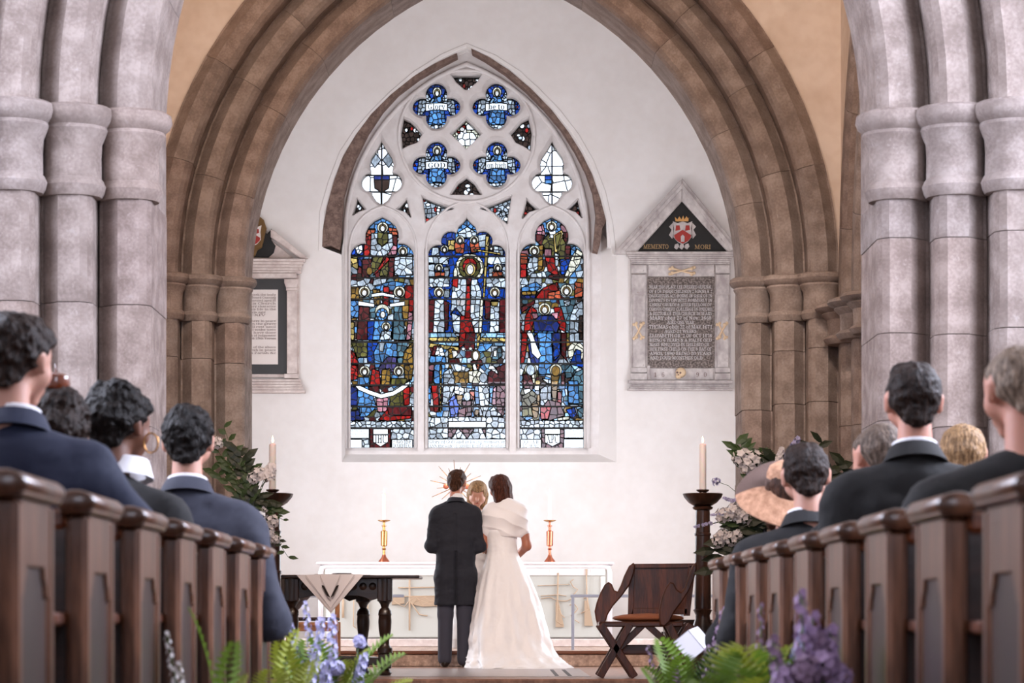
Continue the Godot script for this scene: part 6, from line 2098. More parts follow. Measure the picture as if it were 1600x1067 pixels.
func default_arms(w: float) -> Array:
	return [[V(-0.195 * w, -0.30, 0.02), V(-0.25 * w, -0.55, 0.03), V(-0.12, -0.64, -0.22)], [V(0.195 * w, -0.30, 0.02), V(0.25 * w, -0.55, 0.03), V(0.12, -0.64, -0.22)]]

# a seated guest seen from behind; the origin is the floor under the seat, head_y the height of the middle of the skull
func guest(label: String, px: float, py: float, d: float, o: Dictionary) -> Node3D:
	var hp := P(px, py, d)
	var t := thing("person", label, "person", V(hp.x, 0, hp.z), o.get("turn", 0.0), "wedding guests in the pews")
	var hy := hp.y
	var w: float = o.get("w", 1.0)
	var lift := V(0, hy, 0)
	var arms: Array = o.get("arms", default_arms(w))
	var j := put("jacket", body_mesh(seated_jacket(w, arms), 0.0165, 0.05, form(Folds.new(), int(px), 5.0, 0.012)), o.get("suit", M.black_suit), t)
	j.position = lift
	var hips := hy - 0.74
	var knee := 0.50
	var legs := both_sides([[V(0.09 * w, hips, 0.0), V(0.11, knee, -0.40), 0.095 * w, 0.068], [V(0.11, knee, -0.40), V(0.11, 0.08, -0.36), 0.066, 0.048]])
	put("trousers", body_mesh(legs, 0.025, 0.04), o.get("trousers", o.get("suit", M.black_suit)), t)
	for s in [-1.0, 1.0]:
		put("shoe", body_mesh([B(0.11 * s, 0.045, -0.33, 0.115 * s, 0.036, -0.53, 0.043, 0.034)], 0.015, 0.02), M.shoe, t)
	for i in 2:
		var a: Array = arms[i]
		var hand := put("hand", hand_shape(1.0 if i else -1.0), o.get("skin", M.skin), t)
		var dir: Vector3 = (a[2] - a[1]).normalized()
		hand.transform = Transform3D(Basis.looking_at(dir, Vector3.UP), a[2] + lift + dir * 0.03)
	add_head(t, lift, o.get("tilt", Vector3.ZERO), o.get("skin", M.skin), o.get("hair", "short"), o.get("hair_m", M.hair_dark), int(px) % 7, o.get("head_s", 0.93))
	if o.get("collar", true):
		var st := ST()
		ring_collar(st, lift + V(0, -0.152, 0.030), 0.063, 0.030, 0.008, -0.25)
		obj("shirt_collar", st, M.shirt, t)
		st = ST()
		ring_collar(st, lift + V(0, -0.180, 0.032), 0.072, 0.045, 0.028, -0.30)
		obj("jacket_collar", st, o.get("suit", M.black_suit), t)
	return t

func hand_shape(s: float) -> ArrayMesh:
	var key := "hand%d" % int(s)
	if not head_meshes.has(key):
		head_meshes[key] = body_mesh(hand_bones(s), 0.0045, 0.010)
	return head_meshes[key]

func build_guests() -> void:
	# groom's side
	var lean := [[V(-0.195, -0.30, 0.02), V(-0.27, -0.55, 0.0), V(-0.15, -0.62, -0.22)], [V(0.195, -0.29, 0.02), V(0.345, -0.46, 0.02), V(0.26, -0.53, -0.24)]]
	guest("guest in a navy suit with curly brown hair, arm along the pew in front", 26, 568, 6.98, {"suit": M.navy, "hair": "curly", "hair_m": M.hair_dark, "arms": lean, "tilt": V(-0.05, -0.35, 0.0), "w": 1.05, "skin": M.skin_pale})
	var a := guest("guest with dark wavy hair and a glossy brown pillbox hat", 90, 688, 7.72, {"suit": M.navy, "hair": "updo", "hair_m": M.hair_dark, "w": 0.86, "collar": false, "skin": M.skin_pale})
	var hat := ST()
	var hc := P(88, 597, 7.70)
	lathe(hat, PackedVector2Array([Vector2(0, -0.022), Vector2(0.036, -0.02), Vector2(0.040, 0.0), Vector2(0.034, 0.02), Vector2(0.02, 0.026), Vector2(0, 0.027)]), 20, Transform3D(Basis(V(0, 0, 1), -0.15), V(0, 0, 0)))
	tube(hat, PackedVector3Array([V(0, 0.02, 0), V(-0.002, 0.05, 0)]), PackedFloat32Array([0.003, 0.002]), 5)
	var hh := obj("pillbox_hat", hat, M.fascinator)
	hh.position = hc
	tag(hh, "glossy brown pillbox hat worn on dark wavy hair", "hat")
	var e := guest("guest with black hair gathered up and a hoop earring", 187, 668, 8.45, {"suit": M.charcoal, "hair": "updo", "hair_m": M.hair_black, "w": 0.85, "collar": false, "skin": M.skin_brown, "tilt": V(0, -0.55, 0)})
	var ring := PackedVector3Array()
	for i in 19:
		ring.append(V(0.022 * sin(TAU * i / 18), 0.03 * cos(TAU * i / 18), 0))
	var st := ST()
	tube(st, ring, PackedFloat32Array([0.003]), 6)
	var er := obj("hoop_earring", st, M.brass, e)
	er.position = P(236, 692, 8.42) - e.position
	st = ST()
	ring_collar(st, P(210, 735, 8.45) - e.position + V(-0.03, -0.02, 0.0), 0.07, 0.05, 0.02, -0.2)
	obj("white_collar", st, M.shirt, e)
	var hang := [[V(-0.195, -0.30, 0.02), V(-0.25, -0.55, 0.03), V(-0.12, -0.64, -0.22)], [V(0.20, -0.31, 0.02), V(0.285, -0.60, 0.04), V(0.16, -0.66, -0.20)]]
	guest("guest in a slate blue suit with short black hair at the aisle", 294, 692, 9.28, {"suit": M.slate_suit, "hair": "curly", "hair_m": M.hair_black, "arms": hang, "w": 1.08, "skin": M.skin_pale})
	# bride's side
	guest("guest in a black suit with dark brown cropped hair and large ears", 1427, 630, 8.22, {"suit": M.black_suit, "hair": "short", "hair_m": M.hair_dark, "w": 1.05, "skin": M.skin})
	guest("grey haired guest in a black coat", 1592, 612, 6.72, {"suit": M.black_suit, "hair": "thin", "hair_m": M.hair_silver, "w": 1.1, "skin": M.skin, "collar": false, "tilt": V(-0.08, 0.25, 0)})
	guest("guest in a charcoal suit with dark hair before the straw hat", 1259, 746, 9.68, {"suit": M.charcoal, "hair": "short", "hair_m": M.hair_dark, "w": 1.0, "skin": M.skin_pale, "tilt": V(-0.08, 0.0, 0.05)})
	guest("guest with cropped grey hair leaning behind dark shoulders", 1374, 716, 8.98, {"suit": M.black_suit, "hair": "thin", "hair_m": M.hair_grey, "w": 0.95, "skin": M.skin, "tilt": V(-0.15, 0.35, 0)})
	guest("guest with light blond hair between two black coats", 1503, 712, 9.72, {"suit": M.black_suit, "hair": "thin", "hair_m": M.hair_blond, "w": 0.82, "skin": M.skin_pale, "collar": false})
	var reach := [[V(-0.17, -0.30, 0.02), V(-0.26, -0.54, -0.04), V(-0.27, -0.66, -0.28)], [V(0.17, -0.30, 0.02), V(0.24, -0.54, 0.0), V(0.05, -0.64, -0.26)]]
	var l := guest("guest under a wide straw hat holding a service sheet", 1232, 778, 10.48, {"suit": M.black_suit, "hair": "bob", "hair_m": M.hair_brown, "w": 0.85, "skin": M.skin_pale, "collar": false, "arms": reach})
	# wide straw hat: low round crown, broad curling brim, dark band
	var hp := P(1236, 772, 10.48)
	var h := thing("straw_hat", "wide brimmed pale straw hat with a dark lining", "hat", hp)
	h.rotation = V(0.25, 0.0, -0.04)
	var br := ST(true)
	var front := ST(true)
	var nr := 10
	var ns := 40
	var grid := []
	for i in nr + 1:
		var row := PackedVector3Array()
		for j in ns:
			var an := TAU * j / ns
			var r := lerpf(0.095, 0.212, float(i) / nr)
			var f := float(i) / nr
			var y := 0.028 - 0.11 * f * maxf(0.0, sin(an)) - 0.03 * f * f * absf(cos(an)) + 0.06 * f * maxf(0.0, -sin(an)) + 0.012 * f * sin(3 * an + 1.0)
			row.append(V(r * cos(an), y, r * 0.92 * sin(an)))
		grid.append(row)
	for i in nr:
		for j in ns:
			var k := (j + 1) % ns
			var half := br if j < ns / 2 else front
			q(half, grid[i][k], grid[i + 1][k], grid[i + 1][j], grid[i][j])
			var dn := V(0, -0.005, 0)
			q(half, grid[i][j] + dn, grid[i + 1][j] + dn, grid[i + 1][k] + dn, grid[i][k] + dn)
	obj("brim", br, M.straw, h)
	obj("brim_front", front, M.hat_band, h)
	st = ST()
	lathe(st, PackedVector2Array([Vector2(0.099, 0.02), Vector2(0.098, 0.075), Vector2(0.088, 0.105), Vector2(0.06, 0.122), Vector2(0, 0.126)]), 28)
	obj("crown", st, M.straw, h)
	st = ST()
	lathe(st, PackedVector2Array([Vector2(0.1005, 0.022), Vector2(0.1025, 0.024), Vector2(0.1015, 0.06), Vector2(0.0995, 0.062)]), 28)
	obj("hat_band", st, M.hat_band, h)
	# the service sheet on her knee
	var sheet := thing("service_sheet", "folded white service sheet held over a dark knee", "paper", P(1086, 1003, 10.85))
	for s in [-1.0, 1.0]:
		st = ST()
		bx(st, V(s * 0.035, 0, 0), V(0.075, 0.10, 0.002), 0.0, Basis(V(0, 1, 0), s * 0.5))
		obj("leaf", st, M.paper, sheet)
	sheet.rotation = V(-0.5, 0.3, 0.55)

# ------------------------------------------------------------------ the couple and the minister
func build_couple() -> void:
	# groom
	var d := 24.92
	var foot := P(712.0, 0, d)
	var g := thing("person", "groom in a dark tail coat and grey trousers standing before the altar", "person", V(foot.x, CROSS_Y, -d))
	var hy := 1.668
	var arms := [[V(-0.175, -0.30, 0.02), V(-0.222, -0.57, 0.03), V(-0.12, -0.62, -0.20)], [V(0.175, -0.30, 0.02), V(0.222, -0.57, 0.03), V(0.12, -0.62, -0.20)]]
	var l := both_sides([B(0.02, -0.195, 0.04, 0.145, -0.255, 0.03, 0.056, 0.054), B(0.155, -0.275, 0.02, 0.165, -0.30, 0.02, 0.064, 0.062), B(0.075, -0.32, 0.02, 0.075, -0.50, 0.02, 0.112, 0.105), B(0.068, -0.52, 0.02, 0.066, -0.62, 0.02, 0.104, 0.102), B(0.066, -0.62, 0.02, 0.078, -0.84, 0.02, 0.102, 0.112), B(0.078, -0.84, 0.02, 0.085, -1.16, 0.02, 0.110, 0.108)])
	l.append(B(0, -0.28, 0.03, 0, -0.60, 0.045, 0.10, 0.085))
	for a in arms:
		l.append([a[0], a[1], 0.064, 0.052])
		l.append([a[1], a[2], 0.050, 0.040])
	var coat := put("tail_coat", body_mesh(l, 0.0105, 0.045, form(TailCoat.new(), 3, 6.0, 0.0)), M.groom_coat, g)
	coat.position.y = hy
	var legs := [B(-0.085, 0.88, 0.02, -0.092, 0.48, 0.015, 0.098, 0.072), B(-0.092, 0.48, 0.015, -0.098, 0.075, 0.03, 0.070, 0.062), B(0.080, 0.88, 0.02, 0.085, 0.48, 0.02, 0.098, 0.076), B(0.085, 0.48, 0.02, 0.082, 0.075, 0.035, 0.074, 0.068)]
	put("trousers", body_mesh(legs, 0.012, 0.02), M.groom_trousers, g)
	for s in [-1.0, 1.0]:
		var x: float = -0.098 if s < 0 else 0.084
		put("shoe", body_mesh([B(x, 0.045, 0.045, x * 1.0, 0.05, 0.02, 0.042, 0.044), B(x, 0.04, 0.03, x * 1.25, 0.034, -0.18, 0.040, 0.032)], 0.009, 0.02, form(Folds.new(), 1, 1.0, 0.0, Vector3(0, 0.003, 0))), M.shoe, g)
	for i in 2:
		var h := put("hand", hand_shape(1.0 if i else -1.0), M.skin, g)
		var dir: Vector3 = (arms[i][2] - arms[i][1]).normalized()
		h.transform = Transform3D(Basis.looking_at(dir, Vector3.UP), arms[i][2] + V(0, hy, 0) + dir * 0.03)
	add_head(g, V(0.01, hy, -0.01), V(-0.08, -0.25, -0.03), M.skin, "short", M.hair_brown, 3, 0.95)
	var st := ST()
	ring_collar(st, V(0.005, hy - 0.150, 0.028), 0.061, 0.042, 0.008, -0.25)
	obj("shirt_collar", st, M.shirt, g)
	st = ST()
	ring_collar(st, V(0.003, hy - 0.185, 0.030), 0.070, 0.042, 0.026, -0.28)
	obj("coat_collar", st, M.groom_coat, g)
	# bride
	var bp := P(789.0, 0, d)
	var b := thing("person", "bride in a white satin dress with a folded white stole and long train", "person", V(bp.x, CROSS_Y, -d))
	var hb := 1.618
	add_head(b, V(-0.05, hb, -0.02), V(0.08, 0.45, 0.10), M.skin_tan, "long", M.hair_bride, 2, 0.95)
	# shoulders, arms and waist of the body under the dress
	var skin := both_sides([B(0.03, 1.44, 0.0, 0.13, 1.40, 0.0, 0.05, 0.05), B(0.155, 1.36, 0.0, 0.198, 1.10, 0.02, 0.046, 0.040), B(0.198, 1.10, 0.02, 0.10, 1.00, -0.20, 0.038, 0.028)])
	skin.append(B(-0.03, 1.50, 0.0, 0.0, 1.30, 0.0, 0.055, 0.09))
	put("body", body_mesh(skin, 0.010, 0.03), M.skin_tan, b)
	for s in [-1.0, 1.0]:
		var h := put("hand", hand_shape(s), M.skin_tan, b)
		var dir := V(-0.35 * s, -0.25, -1.0).normalized()
		h.transform = Transform3D(Basis.looking_at(dir, Vector3.UP), V(0.10 * s, 1.0, -0.20) + dir * 0.03)
	var stole := both_sides([B(0.05, 1.455, 0.01, 0.125, 1.41, 0.01, 0.062, 0.072), B(0.13, 1.39, 0.01, 0.152, 1.24, 0.01, 0.074, 0.070)])
	stole.append(B(0, 1.44, 0.02, 0.0, 1.22, 0.02, 0.10, 0.125))
	stole.append(B(0.06, 1.34, 0.03, -0.06, 1.34, 0.03, 0.12, 0.12))
	put("stole", body_mesh(stole, 0.0075, 0.05, form(Stole.new(), 9, 8.0, 0.0)), M.shawl, b)
	# the dress: bodice and a skirt that opens into the train, in one loft
	var lev := [[1.24, 784, 24.5, 0.125, 0.0, 0.0], [1.16, 784, 23.8, 0.120, 0.0, 0.002], [1.09, 784.5, 23.4, 0.120, 0.0, 0.004], [1.04, 785, 24.2, 0.125, 0.0, 0.008], [0.98, 786, 27.5, 0.145, 0.005, 0.014], [0.92, 787.5, 31.5, 0.170, 0.015, 0.020], [0.84, 789, 37, 0.205, 0.03, 0.026], [0.72, 791, 44, 0.25, 0.06, 0.032], [0.58, 792.5, 50.5, 0.29, 0.09, 0.036], [0.42, 794, 57, 0.33, 0.13, 0.040], [0.28, 796, 62, 0.37, 0.17, 0.042], [0.18, 798, 66, 0.40, 0.20, 0.044], [0.10, 801, 71, 0.44, 0.24, 0.046], [0.05, 805, 76.5, 0.48, 0.28, 0.048], [0.02, 809, 81.5, 0.52, 0.31, 0.046], [0.004, 811, 84.5, 0.55, 0.33, 0.040]]
	var seg := 120
	var rows := []
	var fn := noise(14, 1.6, 3)
	for li in lev.size() * 3 - 2:
		var f := li / 3.0
		var i := mini(int(f), lev.size() - 2)
		var t := f - i
		var v := []
		for c in 6:
			v.append(lerpf(lev[i][c], lev[i + 1][c], t))
		var cx: float = (v[1] - 789.0) * d / F
		var hw: float = v[2] * d / F
		var row := PackedVector3Array()
		for j in seg:
			var an := TAU * j / seg
			var u := f * 0.10
			var amp: float = v[5]
			var fold := amp * (0.55 * sin(9.0 * an + 0.5 * u + 1.2 * fn.get_noise_2d(cos(an) * 0.8, sin(an) * 0.8 + f * 0.05)) + 0.45 * sin(16.0 * an + 2.0 + u) + 1.3 * fn.get_noise_3d(cos(an), sin(an), f * 0.22))
			# crumples of the satin, and the gathered bustle at the middle of the back
			var back := maxf(0.0, sin(an))
			fold += amp * 0.9 * fn.get_noise_3d(cos(an) * 2.4, sin(an) * 2.4, f * 0.75 + 7.0)
			var y: float = v[0]
			if y < 0.09:
				y += 0.018 * (0.5 + 0.5 * sin(13.0 * an + f)) * (y / 0.09)
			row.append(V(cx + hw * cos(an) * (1.0 + fold), y, 0.01 + v[4] + v[3] * sin(an) * (1.0 + fold * 1.3) * (1.0 if sin(an) > 0 else 0.8) + 0.0 * back))
		rows.append(row)
	var ds := ST(true)
	for i in rows.size() - 1:
		for j in seg:
			var k := (j + 1) % seg
			q(ds, rows[i + 1][k], rows[i + 1][j], rows[i][j], rows[i][k])
	for j in seg:
		var k := (j + 1) % seg
		tri(ds, V(0, rows[0][0].y, 0), rows[0][k], rows[0][j])
	obj("dress", ds, M.dress, b)
	st = ST()
	for i in 8:
		ball(st, V((784.5 - 789.0) * d / F, 1.18 - 0.035 * i, 0.125 + 0.002 * i), V(0.006, 0.006, 0.004), 6, 4)
	obj("button_row", st, M.shawl, b)
	# minister, facing the couple
	var mp := P(746.0, 0, 26.3)
	var mi := thing("person", "minister with blond hair in white robes facing the couple", "person", V(mp.x, SANC_Y, -26.3), PI)
	var rob := both_sides([B(0.03, 1.28, 0.03, 0.13, 1.22, 0.02, 0.05, 0.05), B(0.08, 1.15, 0.0, 0.08, 0.85, 0.0, 0.11, 0.11), B(0.08, 0.85, 0.0, 0.11, 0.1, 0.0, 0.12, 0.16), B(0.17, 1.2, 0.0, 0.20, 0.98, -0.02, 0.06, 0.06), B(0.20, 0.98, -0.02, 0.10, 0.95, -0.24, 0.055, 0.05)])
	put("robe", body_mesh(rob, 0.018, 0.05, form(Folds.new(), 2, 4.0, 0.012, Vector3(0, 0.01, 0))), M.vestment, mi)
	var hm := add_head(mi, V(0, 1.475, -0.01), V(-0.22, 0.0, 0.05), M.skin_pale, "bob", M.hair_blond, 4)
	for s in [-1.0, 1.0]:
		st = ST()
		ball(st, V(0.03 * s, 0.002, -0.093), V(0.013, 0.007, 0.008), 10, 6)
		obj("eye", st, M.hair_dark, hm)
		st = ST()
		tube(st, PackedVector3Array([V(0.016 * s, 0.024, -0.105), V(0.033 * s, 0.029, -0.101), V(0.048 * s, 0.022, -0.090)]), PackedFloat32Array([0.003, 0.003, 0.002]), 6)
		obj("eyebrow", st, M.hair_brown, hm)
		var h := put("hand", hand_shape(s), M.skin_pale, mi)
		h.transform = Transform3D(Basis(), V(0.09 * s, 0.95, -0.27))
	st = ST()
	tube(st, PackedVector3Array([V(-0.022, -0.060, -0.098), V(0, -0.058, -0.104), V(0.022, -0.060, -0.098)]), PackedFloat32Array([0.002, 0.005, 0.002]), 6)
	obj("lips", st, M.red_paint, hm)

# ------------------------------------------------------------------ flowers
# a fern frond: a bent rib with paired, tapering leaflets
func fern_frond(length: float, m: Material, parent: Node, T: Transform3D, bend := 0.5, width := 0.32) -> void:
	var st := ST()
	var n := 22
	var pts := PackedVector3Array()
	for i in n + 1:
		var t := float(i) / n
		pts.append(T * V(0, length * sin(t * (1.0 + bend * 0.3)) / (1.0 + bend * 0.2), -length * bend * 0.5 * t * t))
	tube(st, pts, PackedFloat32Array([0.004, 0.001]), 5)
	for i in range(3, n):
		var t := float(i) / n
		var l := length * width * sin(PI * pow(1.0 - t, 0.72)) * 0.9 + 0.004
		var along := (pts[mini(i + 1, n)] - pts[i - 1]).normalized()
		var side := (T.basis * V(1, 0, 0)).normalized()
		var up := along.cross(side).normalized()
		for s in [-1.0, 1.0]:
			var dir: Vector3 = (side * s + along * 0.35 + up * 0.12 * s).normalized()
			var w := length / n * 0.42
			var tip: Vector3 = pts[i] + dir * l - up * l * 0.15
			var m1: Vector3 = pts[i] + dir * l * 0.45 + along * w
			var m2: Vector3 = pts[i] + dir * l * 0.45 - along * w
			qo(st, pts[i], m1, tip, m2, pts[i] - up * 0.3)
	obj("fern_frond", st, m, parent)

func leaf_shape(st: SurfaceTool, at: Vector3, dir: Vector3, nrm: Vector3, l: float, w: float) -> void:
	var side := dir.cross(nrm).normalized()
	var mid := at + dir * l * 0.45 + nrm * l * 0.06
	var tip := at + dir * l - nrm * l * 0.06
	var q1 := at + dir * l * 0.2 + side * w * 0.75
	var q2 := at + dir * l * 0.55 + side * w
	var r1 := at + dir * l * 0.2 - side * w * 0.75
	var r2 := at + dir * l * 0.55 - side * w
	for f in [[at, q1, mid], [q1, q2, mid], [q2, tip, mid], [tip, r2, mid], [r2, r1, mid], [r1, at, mid]]:
		to(st, f[0], f[1], f[2], at + dir * l * 0.5 - nrm)

# a branch with paired oval leaves, each leaf a piece of its own
func leafy_sprig(pts: PackedVector3Array, size: float, count: int, m: Material, parent: Node) -> void:
	var s := sub("leafy_sprig", parent)
	var st := ST()
	tube(st, pts, PackedFloat32Array([0.004, 0.002]), 5)
	obj("stem", st, M.stem, s)
	for i in count:
		var f := (i + 1.0) / count * (pts.size() - 1)
		var k := mini(int(f), pts.size() - 2)
		var p := pts[k].lerp(pts[k + 1], f - k)
		var along := (pts[k + 1] - pts[k]).normalized()
		var a := rng.randf_range(-0.5, 0.5) + (PI if i % 2 else 0.0)
		var out := (Vector3(cos(a), 0.25, 0.5 * sin(a)) + along * 0.5).normalized()
		st = ST()
		leaf_shape(st, p, out, Vector3(rng.randf_range(-0.4, 0.4), 0.5, 0.8).normalized(), size * rng.randf_range(0.75, 1.2), size * 0.26)
		obj("leaf", st, m, s)

func floret(st: SurfaceTool, c: Vector3, nrm: Vector3, r: float) -> void:
	var u := nrm.cross(V(0.3, 0.9, 0.2)).normalized()
	var v := nrm.cross(u)
	var spin := rng.randf() * TAU
	for i in 5:
		var a := spin + TAU * i / 5
		var d := u * cos(a) + v * sin(a)
		leaf_shape(st, c, (d + nrm * 0.35).normalized(), nrm, r, r * 0.42)

# a tall spike of small florets (delphinium, larkspur, lilac)
func flower_spike(base: Vector3, top: Vector3, r: float, count: int, size: float, m: Material, parent: Node) -> void:
	var s := sub("flower_spike", parent)
	var st := ST()
	tube(st, PackedVector3Array([base, base.lerp(top, 0.5) + V(0.006, 0, 0), top]), PackedFloat32Array([0.004, 0.003, 0.002]), 5)
	obj("stem", st, M.stem, s)
	st = ST()
	for i in count:
		var t := 0.35 + 0.65 * i / count
		var a := i * 2.4
		var rr := r * (1.15 - t * 0.75)
		var n := V(cos(a), 0.25, sin(a)).normalized()
		floret(st, base.lerp(top, t) + n * rr, n, size * (1.2 - 0.5 * t))
	var o := obj("florets", st, m, s)
	o.set_meta("kind", "stuff")

# a rounded head of petals (hydrangea, stock, rose)
func blossom(c: Vector3, r: float, count: int, m: Material, parent: Node) -> void:
	var st := ST()
	for i in count:
		var y := 1.0 - 2.0 * (i + 0.5) / count
		var a := i * 2.39996
		var n := V(cos(a) * sqrt(1 - y * y), y, sin(a) * sqrt(1 - y * y))
		floret(st, c + n * r * rng.randf_range(0.6, 0.95), n, r * rng.randf_range(0.38, 0.55))
	obj("blossom", st, m, parent)

func pail(t: Node3D, h: float, r: float) -> void:
	var st := ST()
	lathe(st, PackedVector2Array([Vector2(0, 0), Vector2(r * 0.8, 0), Vector2(r, h), Vector2(r + 0.006, h), Vector2(r * 0.95, h - 0.01), Vector2(0, h - 0.02)]), 20)
	obj("pail", st, M.iron, t)

func rr(a: float, b: float) -> float:
	return rng.randf_range(a, b)

# a planting in the aisle, standing on the floor: ferns and spikes rising from a pail
func aisle_flowers(label: String, at: Vector3, o: Dictionary) -> void:
	var t := thing("flower_arrangement", label, "flowers", Vector3(at.x, 0, at.z), 0.0, "flowers along the aisle")
	pail(t, 0.26, 0.09)
	for f in o.get("ferns", []):
		# [lean x, lean z, top height above floor, material]
		var base := V(rr(-0.04, 0.04), 0.22, rr(-0.04, 0.04))
		var l: float = f[2] - 0.22
		var turn := Basis(V(0, 1, 0), atan2(-f[0], -f[1])) if absf(f[0]) + absf(f[1]) > 0.01 else Basis()
		var lean := atan2(Vector2(f[0], f[1]).length(), l)
		var tilt := Basis(V(1, 0, 0), -lean * 0.55)
		fern_frond(l * 1.12 / cos(lean * 0.6), [M.fern, M.fern_yellow, M.leaf][f[3]], t, Transform3D(turn * tilt, base), 0.25 + lean * 0.4, f[4] if f.size() > 4 else 0.30)
	for f in o.get("spikes", []):
		# [x, z, height of the tip, material, thickness]
		flower_spike(V(f[0] * 0.25, 0.22, f[1] * 0.25), V(f[0], f[2], f[1]), f[4], 46, f[4] * 0.75, f[3], t)
	for f in o.get("heads", []):
		var st := ST()
		tube(st, PackedVector3Array([V(f[0] * 0.3, 0.22, f[1] * 0.3), V(f[0], f[2], f[1])]), PackedFloat32Array([0.003]), 5)
		obj("stem", st, M.stem, t)
		blossom(V(f[0], f[2], f[1]), f[4], 26, f[3], t)

func build_flowers() -> void:
	# left of the aisle, at the front pew
	aisle_flowers("ferns and blue larkspur in a pail beside the front pew of the groom's side", V(P(520, 0, 9.9).x, 0, -9.9), {"ferns": [[-0.05, 0.06, 0.66, 0, 0.26], [0.12, 0.02, 0.62, 1, 0.3], [0.26, 0.0, 0.70, 0, 0.22], [0.32, -0.06, 0.64, 0, 0.22], [0.05, 0.1, 0.58, 1, 0.3], [-0.14, 0.06, 0.62, 0, 0.28], [-0.2, 0.0, 0.55, 1, 0.3], [0.18, 0.1, 0.55, 0, 0.3], [0.4, 0.05, 0.55, 1, 0.25]], "spikes": [[-0.10, 0.03, 0.76, M.petal_blue, 0.018], [-0.05, 0.0, 0.70, M.petal_blue, 0.022], [0.0, 0.05, 0.71, M.petal_blue, 0.025], [-0.15, 0.05, 0.68, M.petal_blue, 0.02], [0.12, 0.1, 0.57, M.petal_blue, 0.025], [-0.02, 0.12, 0.54, M.petal_blue, 0.03]], "heads": [[0.10, 0.08, 0.615, M.petal_blue, 0.026], [0.02, 0.1, 0.52, M.petal_blue, 0.03]]})
	aisle_flowers("tall yellow green ferns in a pail at the end of the front pew", V(-0.70, 0, -8.75), {"ferns": [[0.03, 0.02, 0.70, 1, 0.13], [-0.02, 0.05, 0.66, 1, 0.14], [0.06, 0.06, 0.60, 1, 0.16], [0.0, 0.08, 0.57, 1, 0.2], [0.05, -0.03, 0.62, 1, 0.14]], "spikes": [[0.12, 0.02, 0.70, M.petal_blue, 0.018], [0.16, 0.06, 0.60, M.petal_blue, 0.02]]})
	aisle_flowers("slender green stems in a pail by the fourth pew of the groom's side", V(-0.68, 0, -6.35), {"ferns": [[-0.02, 0.0, 0.76, 0, 0.08], [0.02, 0.03, 0.68, 0, 0.10], [0.04, 0.02, 0.60, 1, 0.12]], "spikes": [[-0.10, 0.03, 0.67, M.petal_white, 0.012], [-0.07, 0.05, 0.60, M.petal_white, 0.012]]})
	# right of the aisle
	aisle_flowers("green ferns and dark lilac sprays in a pail before the straw hat", V(P(1062, 0, 10.1).x, 0, -10.1), {"ferns": [[-0.06, 0.03, 0.66, 0, 0.24], [0.05, 0.02, 0.62, 2, 0.28], [0.14, 0.0, 0.60, 2, 0.28], [-0.14, 0.05, 0.56, 0, 0.26], [0.02, 0.1, 0.60, 0, 0.2], [0.2, 0.05, 0.56, 2, 0.3], [-0.02, 0.08, 0.54, 0, 0.3]], "spikes": [[-0.12, 0.03, 0.60, M.petal_mauve, 0.014], [0.16, 0.04, 0.74, M.petal_mauve, 0.018], [-0.02, 0.08, 0.57, M.petal_mauve, 0.02], [0.10, 0.06, 0.60, M.petal_mauve, 0.016]]})
	aisle_flowers("bright green bushy ferns in a pail by the pews of the bride's side", V(P(1222, 0, 7.2).x - 0.07, 0, -7.2), {"ferns": [[-0.08, 0.03, 0.65, 1, 0.30], [-0.02, 0.05, 0.64, 0, 0.34], [0.06, 0.03, 0.66, 1, 0.30], [0.1, 0.06, 0.63, 0, 0.3], [-0.06, 0.09, 0.60, 0, 0.34], [0.03, 0.1, 0.58, 1, 0.34], [0.0, -0.04, 0.66, 1, 0.3], [-0.12, 0.06, 0.58, 0, 0.34]], "spikes": [[0.12, 0.04, 0.68, M.petal_blue, 0.022], [0.02, -0.06, 0.74, M.petal_mauve, 0.015]]})
	aisle_flowers("lilac sprays in a pail by the nearest pews of the bride's side", V(P(1325, 0, 6.0).x - 0.08, 0, -6.0), {"spikes": [[0.0, 0.03, 0.71, M.petal_lilac, 0.026], [0.04, 0.02, 0.68, M.petal_lilac, 0.028], [-0.09, 0.05, 0.66, M.petal_mauve, 0.022], [-0.03, 0.06, 0.76, M.petal_lilac, 0.022]], "heads": [[0.02, 0.06, 0.60, M.petal_lilac, 0.035], [0.05, 0.03, 0.575, M.petal_lilac, 0.035], [-0.02, 0.08, 0.585, M.petal_mauve, 0.035], [-0.06, 0.05, 0.57, M.petal_lilac, 0.03], [0.01, 0.02, 0.65, M.petal_mauve, 0.03]], "ferns": [[-0.1, 0.05, 0.55, 0, 0.2], [0.05, 0.08, 0.52, 0, 0.25]]})
	stand_flowers_left()
	stand_flowers_right()

# arrangement tied to a stand: everything is drawn from a moss ball on an iron pole
func stand_base(t: Node3D, at: Vector3, h: float) -> void:
	var st := ST()
	lathe(st, PackedVector2Array([Vector2(0, 0), Vector2(0.16, 0), Vector2(0.15, 0.02), Vector2(0.02, 0.03), Vector2(0.015, h), Vector2(0, h)]), 16)
	obj("iron_stand", st, M.iron, t)
	st = ST()
	ball(st, V(0, h, 0), V(0.10, 0.08, 0.10), 12, 8)
	obj("moss_ball", st, M.leaf_dark, t)

